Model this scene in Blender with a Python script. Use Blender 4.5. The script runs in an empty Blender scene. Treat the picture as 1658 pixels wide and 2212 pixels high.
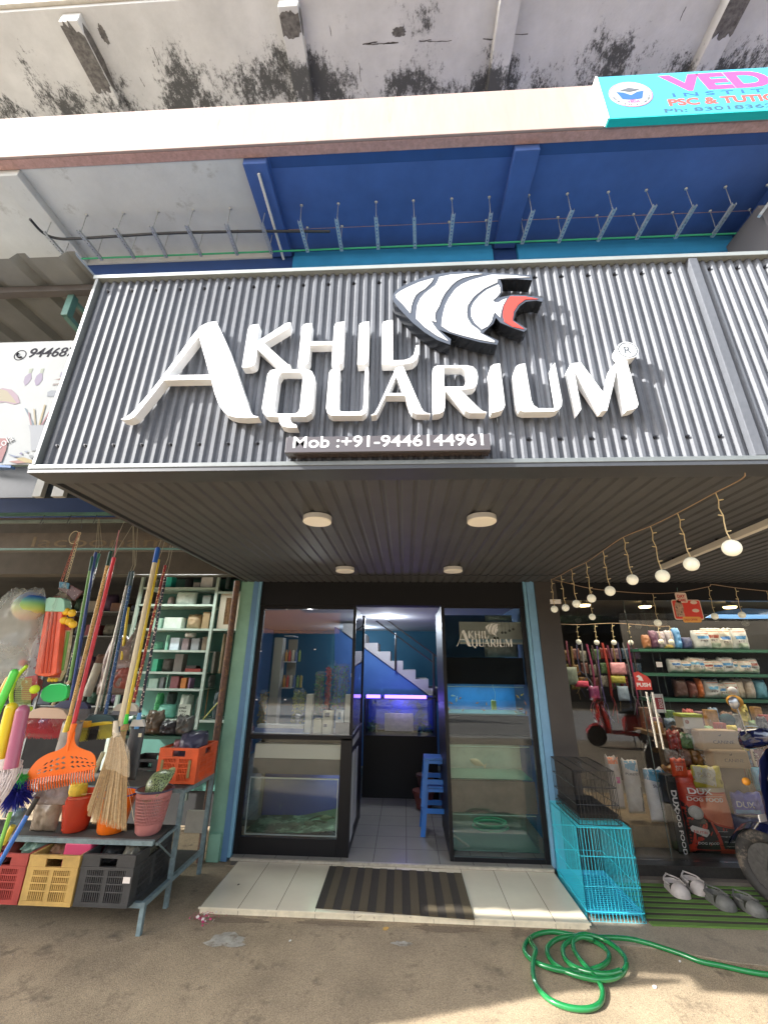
import bpy, bmesh, math, random
from mathutils import Vector, Matrix
from mathutils.geometry import tessellate_polygon
rnd = random.Random(7)
S = bpy.context.scene
COL = S.collection
R = math.radians
# ---------------------------------------------------------------- camera
YAW, PITCH, ROLL, F = -.0523, .3539, .0114, 883.0
def _cam():
    A = Matrix(((math.cos(YAW), -math.sin(YAW), 0), (math.sin(YAW), math.cos(YAW), 0), (0, 0, 1)))
    B = Matrix(((1, 0, 0), (0, 0, -1), (0, 1, 0)))
    P = Matrix(((1, 0, 0), (0, math.cos(PITCH), math.sin(PITCH)), (0, -math.sin(PITCH), math.cos(PITCH))))
    Q = Matrix(((math.cos(ROLL), -math.sin(ROLL), 0), (math.sin(ROLL), math.cos(ROLL), 0), (0, 0, 1)))
    return Q @ P @ B @ A
CM = _cam()
cd = bpy.data.cameras.new('camera'); cam = bpy.data.objects.new('camera', cd); COL.objects.link(cam)
r_, d_, f_ = Vector(CM[0]), Vector(CM[1]), Vector(CM[2])
m4 = Matrix((( r_.x, -d_.x, -f_.x, 0), (r_.y, -d_.y, -f_.y, 0), (r_.z, -d_.z, -f_.z, 0), (0, 0, 0, 1)))
cam.matrix_world = m4
cd.sensor_fit = 'HORIZONTAL'; cd.sensor_width = 36; cd.lens = F / 1658 * 36
cd.clip_start = .02; cd.clip_end = 500
S.camera = cam
# ---------------------------------------------------------------- world, sun, exposure
SUN = Vector((2.3, 1.0, -1.7)).normalized()
w = bpy.data.worlds.new('World'); S.world = w; w.use_nodes = True
nt = w.node_tree; bgn = nt.nodes['Background']
sky = nt.nodes.new('ShaderNodeTexSky'); sky.sky_type = 'NISHITA'; sky.sun_disc = False
sky.sun_elevation = math.asin(-SUN.z); sky.sun_rotation = math.atan2(-SUN.x, -SUN.y)
sky.air_density = 1.0; sky.dust_density = 2.5; sky.ozone_density = 1.0
hsv = nt.nodes.new('ShaderNodeHueSaturation'); hsv.inputs['Saturation'].default_value = .45   # hazy whitish daylight
nt.links.new(sky.outputs[0], hsv.inputs['Color']); nt.links.new(hsv.outputs[0], bgn.inputs[0]); bgn.inputs[1].default_value = .13
sl = bpy.data.lights.new('sun', 'SUN'); sun = bpy.data.objects.new('sun', sl); COL.objects.link(sun)
sl.energy = 2.8; sl.angle = R(.6); sl.color = (1, .97, .92)
sun.rotation_euler = SUN.to_track_quat('-Z', 'Y').to_euler(); sun.location = (-6, -6, 9)
S.view_settings.view_transform = 'Standard'; S.view_settings.look = 'None'
S.view_settings.exposure = 2.33; S.view_settings.gamma = 1
S.render.engine = 'CYCLES'
S.cycles.max_bounces = 8; S.cycles.diffuse_bounces = 4; S.cycles.glossy_bounces = 4
S.cycles.transparent_max_bounces = 16; S.cycles.transmission_bounces = 4
S.cycles.sample_clamp_indirect = 6; S.cycles.caustics_reflective = False; S.cycles.caustics_refractive = False
try: S.cycles.use_denoising = True
except Exception: pass
# ---------------------------------------------------------------- helpers
def ray(x, y):
    v = Vector(((x - 829) / F, (y - 1105.5) / F, 1)); return CM.transposed() @ v
def onY(x, y, Y): r = ray(x, y); return r * (Y / r.y)
def onZ(x, y, Z): r = ray(x, y); return r * (Z / r.z)
def onX(x, y, X): r = ray(x, y); return r * (X / r.x)
def cr(p, ox, oy, s): return ((ox + p[0] / s) / 1.8522, (oy + p[1] / s) / 1.8522)   # photo-detail px -> photo px
def lin(c):
    if isinstance(c, str):
        c = tuple(int(c[i:i + 2], 16) / 255 for i in (0, 2, 4))
        return tuple(v / 12.92 if v <= .04045 else ((v + .055) / 1.055) ** 2.4 for v in c)
    return tuple(c)
MATS = {}
def mat(name, col, rough=.6, metal=0, var=0, vs=8, bump=0, bs=60, alpha=1, emit=0, col2=None, spec=None, coat=0, thr=None, stretch=None, fine=None):
    """principled; var: tone variation, col2+thr: noise patches of a second colour"""
    if name in MATS: return MATS[name]
    m = bpy.data.materials.new(name); m.use_nodes = True; n = m.node_tree.nodes; l = m.node_tree.links
    b = n['Principled BSDF']; c = lin(col)
    b.inputs['Base Color'].default_value = (*c, 1); b.inputs['Roughness'].default_value = rough
    b.inputs['Metallic'].default_value = metal
    if spec is not None: b.inputs['Specular IOR Level'].default_value = spec
    if coat: b.inputs['Coat Weight'].default_value = coat; b.inputs['Coat Roughness'].default_value = .08
    if alpha < 1: b.inputs['Alpha'].default_value = alpha
    if emit: b.inputs['Emission Color'].default_value = (*c, 1); b.inputs['Emission Strength'].default_value = emit
    if var or bump or col2 or fine:
        g = n.new('ShaderNodeNewGeometry'); src = g.outputs['Position']
        if stretch:
            mp = n.new('ShaderNodeMapping'); l.new(src, mp.inputs[0]); mp.inputs['Scale'].default_value = stretch; src = mp.outputs[0]
    cur = None
    if var:
        t = n.new('ShaderNodeTexNoise'); t.inputs['Scale'].default_value = vs; t.inputs['Detail'].default_value = 6; t.inputs['Roughness'].default_value = .65
        l.new(src, t.inputs['Vector'])
        mr = n.new('ShaderNodeMapRange'); mr.inputs[1].default_value = .3; mr.inputs[2].default_value = .7
        mr.inputs[3].default_value = 1 - var; mr.inputs[4].default_value = 1 + var * .6
        l.new(t.outputs[0], mr.inputs[0])
        mx = n.new('ShaderNodeMix'); mx.data_type = 'RGBA'; mx.blend_type = 'MULTIPLY'; mx.inputs[0].default_value = 1
        mx.inputs[6].default_value = (*c, 1); l.new(mr.outputs[0], mx.inputs[7]); cur = mx.outputs[2]
    if fine:
        t = n.new('ShaderNodeTexNoise'); t.inputs['Scale'].default_value = fine[1]; t.inputs['Detail'].default_value = 3; l.new(src, t.inputs['Vector'])
        mr = n.new('ShaderNodeMapRange'); mr.inputs[1].default_value = .32; mr.inputs[2].default_value = .68; mr.inputs[3].default_value = 1 - fine[0]; mr.inputs[4].default_value = 1 + fine[0]; l.new(t.outputs[0], mr.inputs[0])
        mx = n.new('ShaderNodeMix'); mx.data_type = 'RGBA'; mx.blend_type = 'MULTIPLY'; mx.inputs[0].default_value = 1
        if cur: l.new(cur, mx.inputs[6])
        else: mx.inputs[6].default_value = (*c, 1)
        l.new(mr.outputs[0], mx.inputs[7]); cur = mx.outputs[2]
    if col2:
        t = n.new('ShaderNodeTexNoise'); t.inputs['Scale'].default_value = (thr or (.55, .62, 5))[2]; t.inputs['Detail'].default_value = 8; t.inputs['Roughness'].default_value = .7
        l.new(src, t.inputs['Vector'])
        mr = n.new('ShaderNodeMapRange'); mr.inputs[1].default_value = thr[0]; mr.inputs[2].default_value = thr[1]
        l.new(t.outputs[0], mr.inputs[0])
        mx = n.new('ShaderNodeMix'); mx.data_type = 'RGBA'; l.new(mr.outputs[0], mx.inputs[0])
        if cur: l.new(cur, mx.inputs[6])
        else: mx.inputs[6].default_value = (*c, 1)
        mx.inputs[7].default_value = (*lin(col2), 1); cur = mx.outputs[2]
    if cur: l.new(cur, b.inputs['Base Color'])
    if bump:
        t = n.new('ShaderNodeTexNoise'); t.inputs['Scale'].default_value = bs; t.inputs['Detail'].default_value = 5
        l.new(src, t.inputs['Vector']); bp = n.new('ShaderNodeBump'); bp.inputs['Strength'].default_value = bump; bp.inputs['Distance'].default_value = .01
        l.new(t.outputs[0], bp.inputs['Height']); l.new(bp.outputs[0], b.inputs['Normal'])
    MATS[name] = m; return m
def glassmat(name, tint=(1, 1, 1), ior=1.55, rough=.0, extra=0.0):
    if name in MATS: return MATS[name]
    m = bpy.data.materials.new(name); m.use_nodes = True; n = m.node_tree.nodes; l = m.node_tree.links
    n.remove(n['Principled BSDF']); o = n['Material Output']
    t = n.new('ShaderNodeBsdfTransparent'); t.inputs[0].default_value = (*tint, 1)
    g = n.new('ShaderNodeBsdfGlossy'); g.inputs['Roughness'].default_value = rough; g.inputs[0].default_value = (.95, .97, 1, 1)
    fr = n.new('ShaderNodeFresnel'); fr.inputs[0].default_value = ior
    ad = n.new('ShaderNodeMath'); ad.inputs[1].default_value = extra; l.new(fr.outputs[0], ad.inputs[0])
    mx = n.new('ShaderNodeMixShader'); l.new(ad.outputs[0], mx.inputs[0]); l.new(t.outputs[0], mx.inputs[1]); l.new(g.outputs[0], mx.inputs[2])
    l.new(mx.outputs[0], o.inputs['Surface']); MATS[name] = m; return m
def emat(name, col, k):
    if name in MATS: return MATS[name]
    m = bpy.data.materials.new(name); m.use_nodes = True; n = m.node_tree.nodes
    n.remove(n['Principled BSDF']); e = n.new('ShaderNodeEmission'); e.inputs[0].default_value = (*lin(col), 1); e.inputs[1].default_value = k
    m.node_tree.links.new(e.outputs[0], n['Material Output'].inputs['Surface']); MATS[name] = m; return m
def tilemat(name, col, line, wx, wy, ox, oy, lw=.004, rough=.25, var=.06):
    m = mat(name, col, rough=rough, var=var, vs=3); n = m.node_tree.nodes; l = m.node_tree.links; b = n['Principled BSDF']
    old = b.inputs['Base Color'].links[0].from_socket; g = n.new('ShaderNodeNewGeometry'); sx = n.new('ShaderNodeSeparateXYZ'); l.new(g.outputs['Position'], sx.inputs[0])
    outs = []
    for i, (wd, of) in enumerate(((wx, ox), (wy, oy))):
        a = n.new('ShaderNodeMath'); a.operation = 'SUBTRACT'; l.new(sx.outputs[i], a.inputs[0]); a.inputs[1].default_value = of
        q = n.new('ShaderNodeMath'); q.operation = 'PINGPONG'; l.new(a.outputs[0], q.inputs[0]); q.inputs[1].default_value = wd / 2
        c = n.new('ShaderNodeMath'); c.operation = 'LESS_THAN'; l.new(q.outputs[0], c.inputs[0]); c.inputs[1].default_value = lw / 2; outs.append(c)
    k = n.new('ShaderNodeMath'); k.operation = 'MAXIMUM'; l.new(outs[0].outputs[0], k.inputs[0]); l.new(outs[1].outputs[0], k.inputs[1])
    mx = n.new('ShaderNodeMix'); mx.data_type = 'RGBA'; l.new(k.outputs[0], mx.inputs[0]); l.new(old, mx.inputs[6]); mx.inputs[7].default_value = (*lin(line), 1)
    l.new(mx.outputs[2], b.inputs['Base Color']); return m

ORG = {}
def origin(o): return ORG.get(o.name, Vector((0, 0, 0))) if o else Vector((0, 0, 0))
def props(o, label=None, cat=None, group=None, kind=None):
    if label: o['label'] = label
    if cat: o['category'] = cat
    if group: o['group'] = group
    if kind: o['kind'] = kind
    return o
def thing(name, label, cat, loc=(0, 0, 0), group=None):
    o = bpy.data.objects.new(name, None); COL.objects.link(o); o.location = loc; o.empty_display_size = .05
    ORG[o.name] = Vector(loc); return props(o, label, cat, group)
class MB:
    def __init__(s): s.v = []; s.f = []
    def add(s, v, f):
        k = len(s.v); s.v += [Vector(p) for p in v]; s.f += [tuple(i + k for i in q) for q in f]; return s
    def box(s, a, b):
        (x0, y0, z0), (x1, y1, z1) = a, b
        v = [(x0, y0, z0), (x1, y0, z0), (x1, y1, z0), (x0, y1, z0), (x0, y0, z1), (x1, y0, z1), (x1, y1, z1), (x0, y1, z1)]
        return s.add(v, [(0, 3, 2, 1), (4, 5, 6, 7), (0, 1, 5, 4), (1, 2, 6, 5), (2, 3, 7, 6), (3, 0, 4, 7)])
    def obox(s, c, size, M=None):
        hx, hy, hz = (k / 2 for k in size); c = Vector(c); M = M or Matrix.Identity(3)
        v = [c + M @ Vector(p) for p in ((-hx, -hy, -hz), (hx, -hy, -hz), (hx, hy, -hz), (-hx, hy, -hz), (-hx, -hy, hz), (hx, -hy, hz), (hx, hy, hz), (-hx, hy, hz))]
        return s.add(v, [(0, 3, 2, 1), (4, 5, 6, 7), (0, 1, 5, 4), (1, 2, 6, 5), (2, 3, 7, 6), (3, 0, 4, 7)])
    def cyl(s, p0, p1, r0, r1=None, n=10, caps=True):
        r1 = r0 if r1 is None else r1; p0 = Vector(p0); p1 = Vector(p1); d = (p1 - p0).normalized()
        u = d.orthogonal().normalized(); q = d.cross(u); v = []
        for p, r in ((p0, r0), (p1, r1)):
            for i in range(n):
                a = 2 * math.pi * i / n; v.append(p + (u * math.cos(a) + q * math.sin(a)) * r)
        f = [(i, (i + 1) % n, n + (i + 1) % n, n + i) for i in range(n)]
        if caps: f += [tuple(range(n))[::-1], tuple(range(n, 2 * n))]
        return s.add(v, f)
    def tube(s, pts, r, n=7, closed=False, caps=True):
        pts = [Vector(p) for p in pts]; m = len(pts); v = []; prev = None
        rr = r if isinstance(r, (list, tuple)) else [r] * m
        for i, p in enumerate(pts):
            if closed: d = pts[(i + 1) % m] - pts[i - 1]
            else: d = pts[min(i + 1, m - 1)] - pts[max(i - 1, 0)]
            d.normalize()
            u = d.orthogonal().normalized() if prev is None else (prev - d * prev.dot(d)).normalized()
            prev = u; q = d.cross(u)
            for k in range(n):
                a = 2 * math.pi * k / n; v.append(p + (u * math.cos(a) + q * math.sin(a)) * rr[i])
        f = []
        for i in range(m if closed else m - 1):
            a, b = i * n, ((i + 1) % m) * n
            f += [(a + k, a + (k + 1) % n, b + (k + 1) % n, b + k) for k in range(n)]
        if not closed and caps: f += [tuple(range(n))[::-1], tuple(range((m - 1) * n, m * n))]
        return s.add(v, f)
    def sphere(s, c, r, nu=14, nv=9, sc=(1, 1, 1)):
        c = Vector(c); v = [c + Vector((0, 0, r * sc[2]))]
        for j in range(1, nv):
            t = math.pi * j / nv
            for i in range(nu):
                a = 2 * math.pi * i / nu
                v.append(c + Vector((r * sc[0] * math.sin(t) * math.cos(a), r * sc[1] * math.sin(t) * math.sin(a), r * sc[2] * math.cos(t))))
        v.append(c - Vector((0, 0, r * sc[2]))); f = [(0, 1 + i, 1 + (i + 1) % nu) for i in range(nu)]
        for j in range(nv - 2):
            a = 1 + j * nu; b = a + nu; f += [(a + i, b + i, b + (i + 1) % nu, a + (i + 1) % nu) for i in range(nu)]
        a = 1 + (nv - 2) * nu; e = len(v) - 1; f += [(a + i, e, a + (i + 1) % nu) for i in range(nu)]
        return s.add(v, f)
    def lathe(s, prof, c=(0, 0, 0), n=20, M=None, sy=1):
        c = Vector(c); M = M or Matrix.Identity(3); v = []
        for (r, z) in prof:
            for i in range(n):
                a = 2 * math.pi * i / n; v.append(c + M @ Vector((r * math.cos(a), r * math.sin(a) * sy, z)))
        f = []
        for j in range(len(prof) - 1):
            a, b = j * n, (j + 1) * n; f += [(a + i, a + (i + 1) % n, b + (i + 1) % n, b + i) for i in range(n)]
        return s.add(v, f)
    def prism(s, pts, off):
        """polygon of 3-D points, extruded by vector off"""
        pts = [Vector(p) for p in pts]; off = Vector(off); n = len(pts)
        tri = tessellate_polygon([pts]); v = pts + [p + off for p in pts]
        f = [tuple(t) for t in tri] + [tuple(i + n for i in t)[::-1] for t in tri] + [(i, (i + 1) % n, n + (i + 1) % n, n + i) for i in range(n)]
        return s.add(v, f)
    def loft(s, rings, caps=True):
        n = len(rings[0]); v = [p for r in rings for p in r]; f = []
        for j in range(len(rings) - 1):
            a, b = j * n, (j + 1) * n; f += [(a + i, a + (i + 1) % n, b + (i + 1) % n, b + i) for i in range(n)]
        if caps: f += [tuple(range(n))[::-1], tuple(range((len(rings) - 1) * n, len(rings) * n))]
        return s.add(v, f)
    def quad(s, a, b, c, d): return s.add([a, b, c, d], [(0, 1, 2, 3)])
    def build(s, name, m, parent=None, smooth=False, bevel=0):
        me = bpy.data.meshes.new(name); og = origin(parent)
        me.from_pydata([p - og for p in s.v], [], s.f); me.validate(verbose=False)
        bm = bmesh.new(); bm.from_mesh(me); bmesh.ops.recalc_face_normals(bm, faces=bm.faces)
        if bevel:
            es = [e for e in bm.edges if len(e.link_faces) == 2 and e.calc_face_angle(0) > .7]
            bmesh.ops.bevel(bm, geom=es, offset=bevel, segments=2, profile=.6, affect='EDGES')
        bm.to_mesh(me); bm.free()
        if smooth:
            me.polygons.foreach_set('use_smooth', [True] * len(me.polygons))
            try: me.set_sharp_from_angle(angle=R(42))
            except Exception: pass
        me.materials.append(m); o = bpy.data.objects.new(name, me); COL.objects.link(o); ORG[o.name] = og
        if parent: o.parent = parent
        return o
def struct(o, label=None): o['kind'] = 'structure'; return o
def copy_tree(o, parent=None):
    c = o.copy(); COL.objects.link(c); c.parent = parent; ORG[c.name] = origin(o)
    for ch in list(o.children): copy_tree(ch, c)
    return c
def smoothpts(pts, k=6, closed=False):
    pts = [Vector(p) for p in pts]; n = len(pts); out = []
    for i in range(n if closed else n - 1):
        p1, p2 = pts[i], pts[(i + 1) % n]
        p0 = pts[i - 1] if (closed or i) else p1 * 2 - p2
        p3 = pts[(i + 2) % n] if (closed or i + 2 < n) else p2 * 2 - p1
        for j in range(k):
            t = j / k
            out.append(.5 * ((2 * p1) + (p2 - p0) * t + (2 * p0 - 5 * p1 + 4 * p2 - p3) * t * t + (3 * p1 - p0 - 3 * p2 + p3) * t ** 3))
    if not closed: out.append(pts[-1])
    return out
def filled(name, loops, depth, frame, m, parent, bevel=0):
    """2-D loops (first outer, others holes) filled and extruded; frame = (origin, xdir, ydir); extrusion backwards along x cross y (towards -normal)"""
    cu = bpy.data.curves.new('tmp', 'CURVE'); cu.dimensions = '2D'; cu.fill_mode = 'BOTH'; cu.extrude = depth / 2
    for lp in loops:
        sp = cu.splines.new('POLY'); sp.points.add(len(lp) - 1); sp.use_cyclic_u = True
        for i, p in enumerate(lp): sp.points[i].co = (p[0], p[1], 0, 1)
    return _fromcurve(name, cu, depth, frame, m, parent)
def _fromcurve(name, cu, depth, frame, m, parent, fit=None):
    ob = bpy.data.objects.new('tmp', cu); COL.objects.link(ob); dg = bpy.context.evaluated_depsgraph_get(); dg.update()
    me = bpy.data.meshes.new_from_object(ob.evaluated_get(dg)); bpy.data.objects.remove(ob); bpy.data.curves.remove(cu)
    o0, xd, yd = (Vector(q) for q in frame); xd.normalize(); yd.normalize(); nd = xd.cross(yd)
    if fit and len(me.vertices):
        xs = [v.co.x for v in me.vertices]; ys = [v.co.y for v in me.vertices]; x0, y0 = min(xs), min(ys)
        sx = fit[0] / max(1e-6, max(xs) - x0); sy = fit[1] / max(1e-6, max(ys) - y0)
        for v in me.vertices: v.co.x = (v.co.x - x0) * sx; v.co.y = (v.co.y - y0) * sy
    og = origin(parent)
    for v in me.vertices: v.co = o0 + xd * v.co.x + yd * v.co.y + nd * (v.co.z - depth / 2) - og
    me.name = name; me.materials.clear(); me.materials.append(m)
    for p in me.polygons: p.use_smooth = False
    o = bpy.data.objects.new(name, me); COL.objects.link(o); ORG[o.name] = og
    if parent: o.parent = parent
    return o
def text(name, s, w, h, frame, m, parent, depth=.002, bold=.0, shear=0, space=1):
    """lettering scaled to w x h; frame origin is its lower left corner on the front"""
    cu = bpy.data.curves.new('tmp', 'FONT'); cu.body = s; cu.extrude = depth / 2; cu.offset = bold; cu.shear = shear; cu.space_character = space; cu.resolution_u = 4
    return _fromcurve(name, cu, depth, frame, m, parent, fit=(w, h))
ORD = ['first', 'second', 'third', 'fourth', 'fifth', 'sixth', 'seventh', 'eighth', 'ninth', 'tenth', 'eleventh', 'twelfth', 'thirteenth', 'fourteenth', 'fifteenth', 'sixteenth', 'seventeenth', 'eighteenth', 'nineteenth', 'twentieth']
XD, ZD = Vector((1, 0, 0)), Vector((0, 0, 1))
GZ = -1.74    # ground
FY = 4.6      # shop front plane
# ================================================================ SETTING
M_ground = mat('ground', (.31, .24, .155), rough=.9, var=.3, vs=2.2, col2=(.12, .09, .06), thr=(.56, .70, 5), bump=.55, bs=170, fine=(.32, 190))
g = MB(); g.quad((-60, -60, GZ), (60, -60, GZ), (60, 60, GZ), (-60, 60, GZ)); struct(g.build('ground', M_ground))
M_apron = mat('apron', (.27, .225, .165), rough=.85, var=.2, vs=3, col2=(.15, .13, .1), thr=(.56, .72, 4), bump=.35, bs=150, fine=(.2, 160))
pts = [(1.26, 4.62), (1.26, 3.70), (1.30, 3.62), (1.7, 3.58), (2.05, 3.48), (2.5, 3.44), (3.2, 3.36), (7, 3.3), (7, 4.62)]
MB().prism([(x, y, GZ + .006) for x, y in pts], (0, 0, -.02)).build('pavement', M_apron)['kind'] = 'structure'
M_road = mat('road', (.38, .35, .31), rough=.85, var=.2, vs=3, bump=.4, bs=60)
struct(MB().quad((-60, -9.5, GZ + .004), (60, -9.5, GZ + .004), (60, -2.4, GZ + .004), (-60, -2.4, GZ + .004)).build('road', M_road))
# pebbles and grit, pits
peb = MB(); rr = random.Random(3)
for i in range(1500):
    x = rr.uniform(-3.2, 3.4); y = rr.uniform(2.6, 3.72) if rr.random() < .93 else rr.uniform(3.5, 4.5)
    if -1.56 < x < 1.3 and y > 3.7: continue
    s = rr.uniform(.0012, .0042) * (1.6 if rr.random() < .05 else 1)
    peb.sphere((x, y, GZ + s * .3), s, 5, 3, (1, rr.uniform(.6, 1), .6))
o = peb.build('gravel', mat('grit', (.24, .2, .15), rough=.9, var=.5, vs=90)); props(o, 'small grit and pebbles scattered on the brown ground', 'gravel', kind='stuff')
def blotch(name, x, y, rx, ry, m, z=GZ + .004, seed=1, n=26):
    q = random.Random(seed); ps = []
    for i in range(n):
        a = 2 * math.pi * i / n; k = 1 + q.uniform(-.28, .22); ps.append((x + rx * k * math.cos(a), y + ry * k * math.sin(a), z))
    return MB().add(ps, [tuple(range(n))]).build(name, m)
M_patch = mat('cement_patch', (.36, .34, .29), rough=.9, var=.3, vs=14, col2=(.2, .165, .12), thr=(.5, .62, 16), bump=.3, bs=70)
p = onZ(490, 2032, GZ); struct(blotch('ground_patch', p.x, p.y, .14, .075, M_patch, seed=4))
p = onZ(868, 2040, GZ); struct(blotch('ground_patch', p.x, p.y, .075, .025, M_patch, seed=9))
for k, (x, y, rx, ry) in enumerate(((-1.2, 3.70, .22, .035), (-.5, 3.71, .3, .03), (.3, 3.70, .26, .035), (.95, 3.69, .22, .04))):
    struct(blotch('ground_stain', x, y, rx, ry, mat('damp_dirt', (.20, .15, .10), rough=.95, bump=.5, bs=150, fine=(.3, 150)), z=GZ + .0025, seed=k + 30))
# tiled step and interior floor
M_tile = tilemat('step_tile', (.70, .62, .47), (.2, .16, .12), .285, 1.2, -1.52, 3.3, lw=.005, rough=.22)
st = thing('entrance_step', 'low step clad in cream tiles in front of the open shop door', 'step', (-.1, 4.1, GZ))
s = MB(); s.prism([(-1.525, 3.762, -1.7), (1.285, 3.762, -1.7), (1.285, 4.52, -1.7), (-1.525, 4.52, -1.7)], (0, 0, -.012)); s.build('tread', M_tile, st, bevel=.002)
M_riser = mat('riser', (.74, .66, .48), rough=.35, var=.2, vs=12, col2=(.3, .22, .14), thr=(.6, .7, 20))
s = MB(); s.box((-1.53, 3.757, -1.712), (1.29, 3.775, -1.7015)); s.box((-1.52, 3.766, GZ - .03), (1.28, 4.5, -1.7125)); s.build('riser', M_riser, st)
s = MB()
for i in range(10): s.box((-1.235 + i * .285, 3.7645, GZ), (-1.232 + i * .285, 3.767, -1.7125))
s.build('joint', mat('joint', (.2, .15, .1)), st)
M_floor = tilemat('floor_tile', (.30, .285, .25), (.12, .11, .1), .30, .30, -.30, 4.53, lw=.006, rough=.2)
fl = MB(); fl.box((-1.60, 4.53, -1.75), (1.30, 10, -1.684)); fl.box((-3.0, 5.47, -1.75), (-1.601, 10, -1.6845)); struct(fl.build('floor', M_floor))
th = MB(); th.box((-1.60, 4.505, -1.7), (1.29, 4.5295, -1.681)); thr_ = th.build('threshold', mat('threshold', (.42, .38, .3), rough=.4, var=.3, vs=20)); struct(thr_)
# ---------------------------------------------------------------- the building overhead
M_conc = mat('old_concrete', (.42, .40, .37), rough=.95, var=.14, vs=2.5, bump=.25, bs=18)
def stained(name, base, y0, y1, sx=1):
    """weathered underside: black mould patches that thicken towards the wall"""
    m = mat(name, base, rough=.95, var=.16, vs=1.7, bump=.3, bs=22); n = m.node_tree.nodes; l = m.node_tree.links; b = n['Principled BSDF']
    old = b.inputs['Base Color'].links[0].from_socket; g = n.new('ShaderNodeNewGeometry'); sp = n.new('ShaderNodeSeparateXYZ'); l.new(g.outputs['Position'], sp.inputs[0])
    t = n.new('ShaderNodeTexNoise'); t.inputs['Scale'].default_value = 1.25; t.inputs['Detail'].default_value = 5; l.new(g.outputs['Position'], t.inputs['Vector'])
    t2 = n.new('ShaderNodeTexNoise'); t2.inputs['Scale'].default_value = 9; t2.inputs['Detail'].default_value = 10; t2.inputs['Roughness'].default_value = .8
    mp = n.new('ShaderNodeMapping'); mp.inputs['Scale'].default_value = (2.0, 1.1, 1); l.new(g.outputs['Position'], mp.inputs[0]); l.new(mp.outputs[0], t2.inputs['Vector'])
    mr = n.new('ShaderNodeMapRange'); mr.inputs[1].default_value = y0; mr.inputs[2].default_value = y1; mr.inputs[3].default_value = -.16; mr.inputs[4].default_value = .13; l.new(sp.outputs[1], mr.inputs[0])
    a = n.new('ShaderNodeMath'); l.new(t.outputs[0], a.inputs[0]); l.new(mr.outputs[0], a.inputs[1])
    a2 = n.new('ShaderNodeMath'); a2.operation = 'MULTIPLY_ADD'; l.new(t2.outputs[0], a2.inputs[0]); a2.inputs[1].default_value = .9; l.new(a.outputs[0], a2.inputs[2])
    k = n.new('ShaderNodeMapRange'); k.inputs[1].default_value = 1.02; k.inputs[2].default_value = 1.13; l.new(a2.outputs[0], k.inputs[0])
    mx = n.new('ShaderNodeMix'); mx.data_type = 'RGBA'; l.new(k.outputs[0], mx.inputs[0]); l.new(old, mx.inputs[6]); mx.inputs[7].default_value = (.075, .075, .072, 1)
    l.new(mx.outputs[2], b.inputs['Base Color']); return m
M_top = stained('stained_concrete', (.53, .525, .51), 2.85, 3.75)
M_blue = mat('blue_paint', (.05, .11, .33), rough=.6, var=.22, vs=1.3, bump=.15, bs=12)
M_navy = mat('navy_paint', (.02, .06, .21), rough=.55, var=.1, vs=3)
M_cyan = mat('sky_blue_paint', (.035, .27, .52), rough=.5, var=.1, vs=4)
M_white = mat('old_whitewash', (.57, .585, .575), rough=.9, var=.12, vs=1.6, col2=(.26, .25, .22), thr=(.58, .74, 2.6), bump=.3, bs=15)
M_cream = mat('cream_paint', (.34, .255, .225), rough=.85, var=.12, vs=1.2, bump=.2, bs=8, col2=(.24, .18, .13), thr=(.60, .74, 1.5), stretch=(3, 1, .5))
M_pink = mat('faded_red_paint', (.44, .27, .24), rough=.85, var=.25, vs=25, bump=.3, bs=60)
M_steeldark = mat('dark_gray_steel', (.045, .048, .055), rough=.45, metal=.0, var=.1)
B = thing('shop_building', 'concrete shop building with stained overhanging slabs and a cream fascia', 'building', (0, 4.6, GZ))
UZ = 5.36
b = MB()
b.box((-16, 2.75, 8.72), (14, 5.2, 9.0)); b.build('upper_slab', M_top, B)
for x in (-7.8, -4.72, -1.56, 1.5, 4.6, 7.6):
    b = MB(); rr = random.Random(int(x * 7)); n = 9
    b.box((x - .14, 2.80, 8.5), (x + .14, 4.6, 8.73)); b.build('beam', M_top, B, bevel=.012)
b = MB(); b.box((-16, 2.70, 8.80), (14, 2.748, 9.15)); b.build('slab_edge', mat('pale_plaster', (.55, .52, .45), rough=.9, var=.2, vs=4), B)
# exposed rusty patches where cover has spalled off the upper beams
M_spall = mat('spalled_concrete', (.14, .13, .12), rough=1, var=.6, vs=14, bump=1, bs=30)
def jag(cx_, cy_, rx, ry, z, seed, name='spall'):
    q = random.Random(seed); ps = []; n = 44; w_ = 0
    for i in range(n):
        a = 2 * math.pi * i / n; w_ = .6 * w_ + q.uniform(-.16, .16); k_ = 1 + w_ + q.uniform(-.10, .10)
        ps.append((max(cx_ - .137, min(cx_ + .137, cx_ + rx * k_ * math.cos(a))) if name == 'beam_spall' else cx_ + rx * k_ * math.cos(a), cy_ + ry * k_ * math.sin(a), z))
    MB().prism(ps, (0, 0, .006)).build(name, M_spall, B)
for k, (x, y0, y1) in enumerate(((-4.72, 2.86, 3.55), (-1.56, 2.84, 3.10), (4.6, 2.86, 3.4))):
    jag(x, (y0 + y1) / 2, .20, (y1 - y0) / 2, 8.494, k + 3, 'beam_spall')
    MB().prism([(x + .141, y0 + (y1 - y0) * t_, 8.52 + .17 * v_) for t_, v_ in ((.1, 0), (.5, .0), (.95, .05), (1.1, .4), (.9, .75), (.6, 1), (.2, .9), (.0, .5))], (.004, 0, 0)).build('beam_spall', M_spall, B)
p = onZ(862, 68, 8.716); jag(p.x, p.y, .10, .06, 8.713, 8)
p = onZ(195, 75, 8.716); jag(p.x + .2, p.y, .05, .10, 8.713, 18)
q = random.Random(41)
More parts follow.
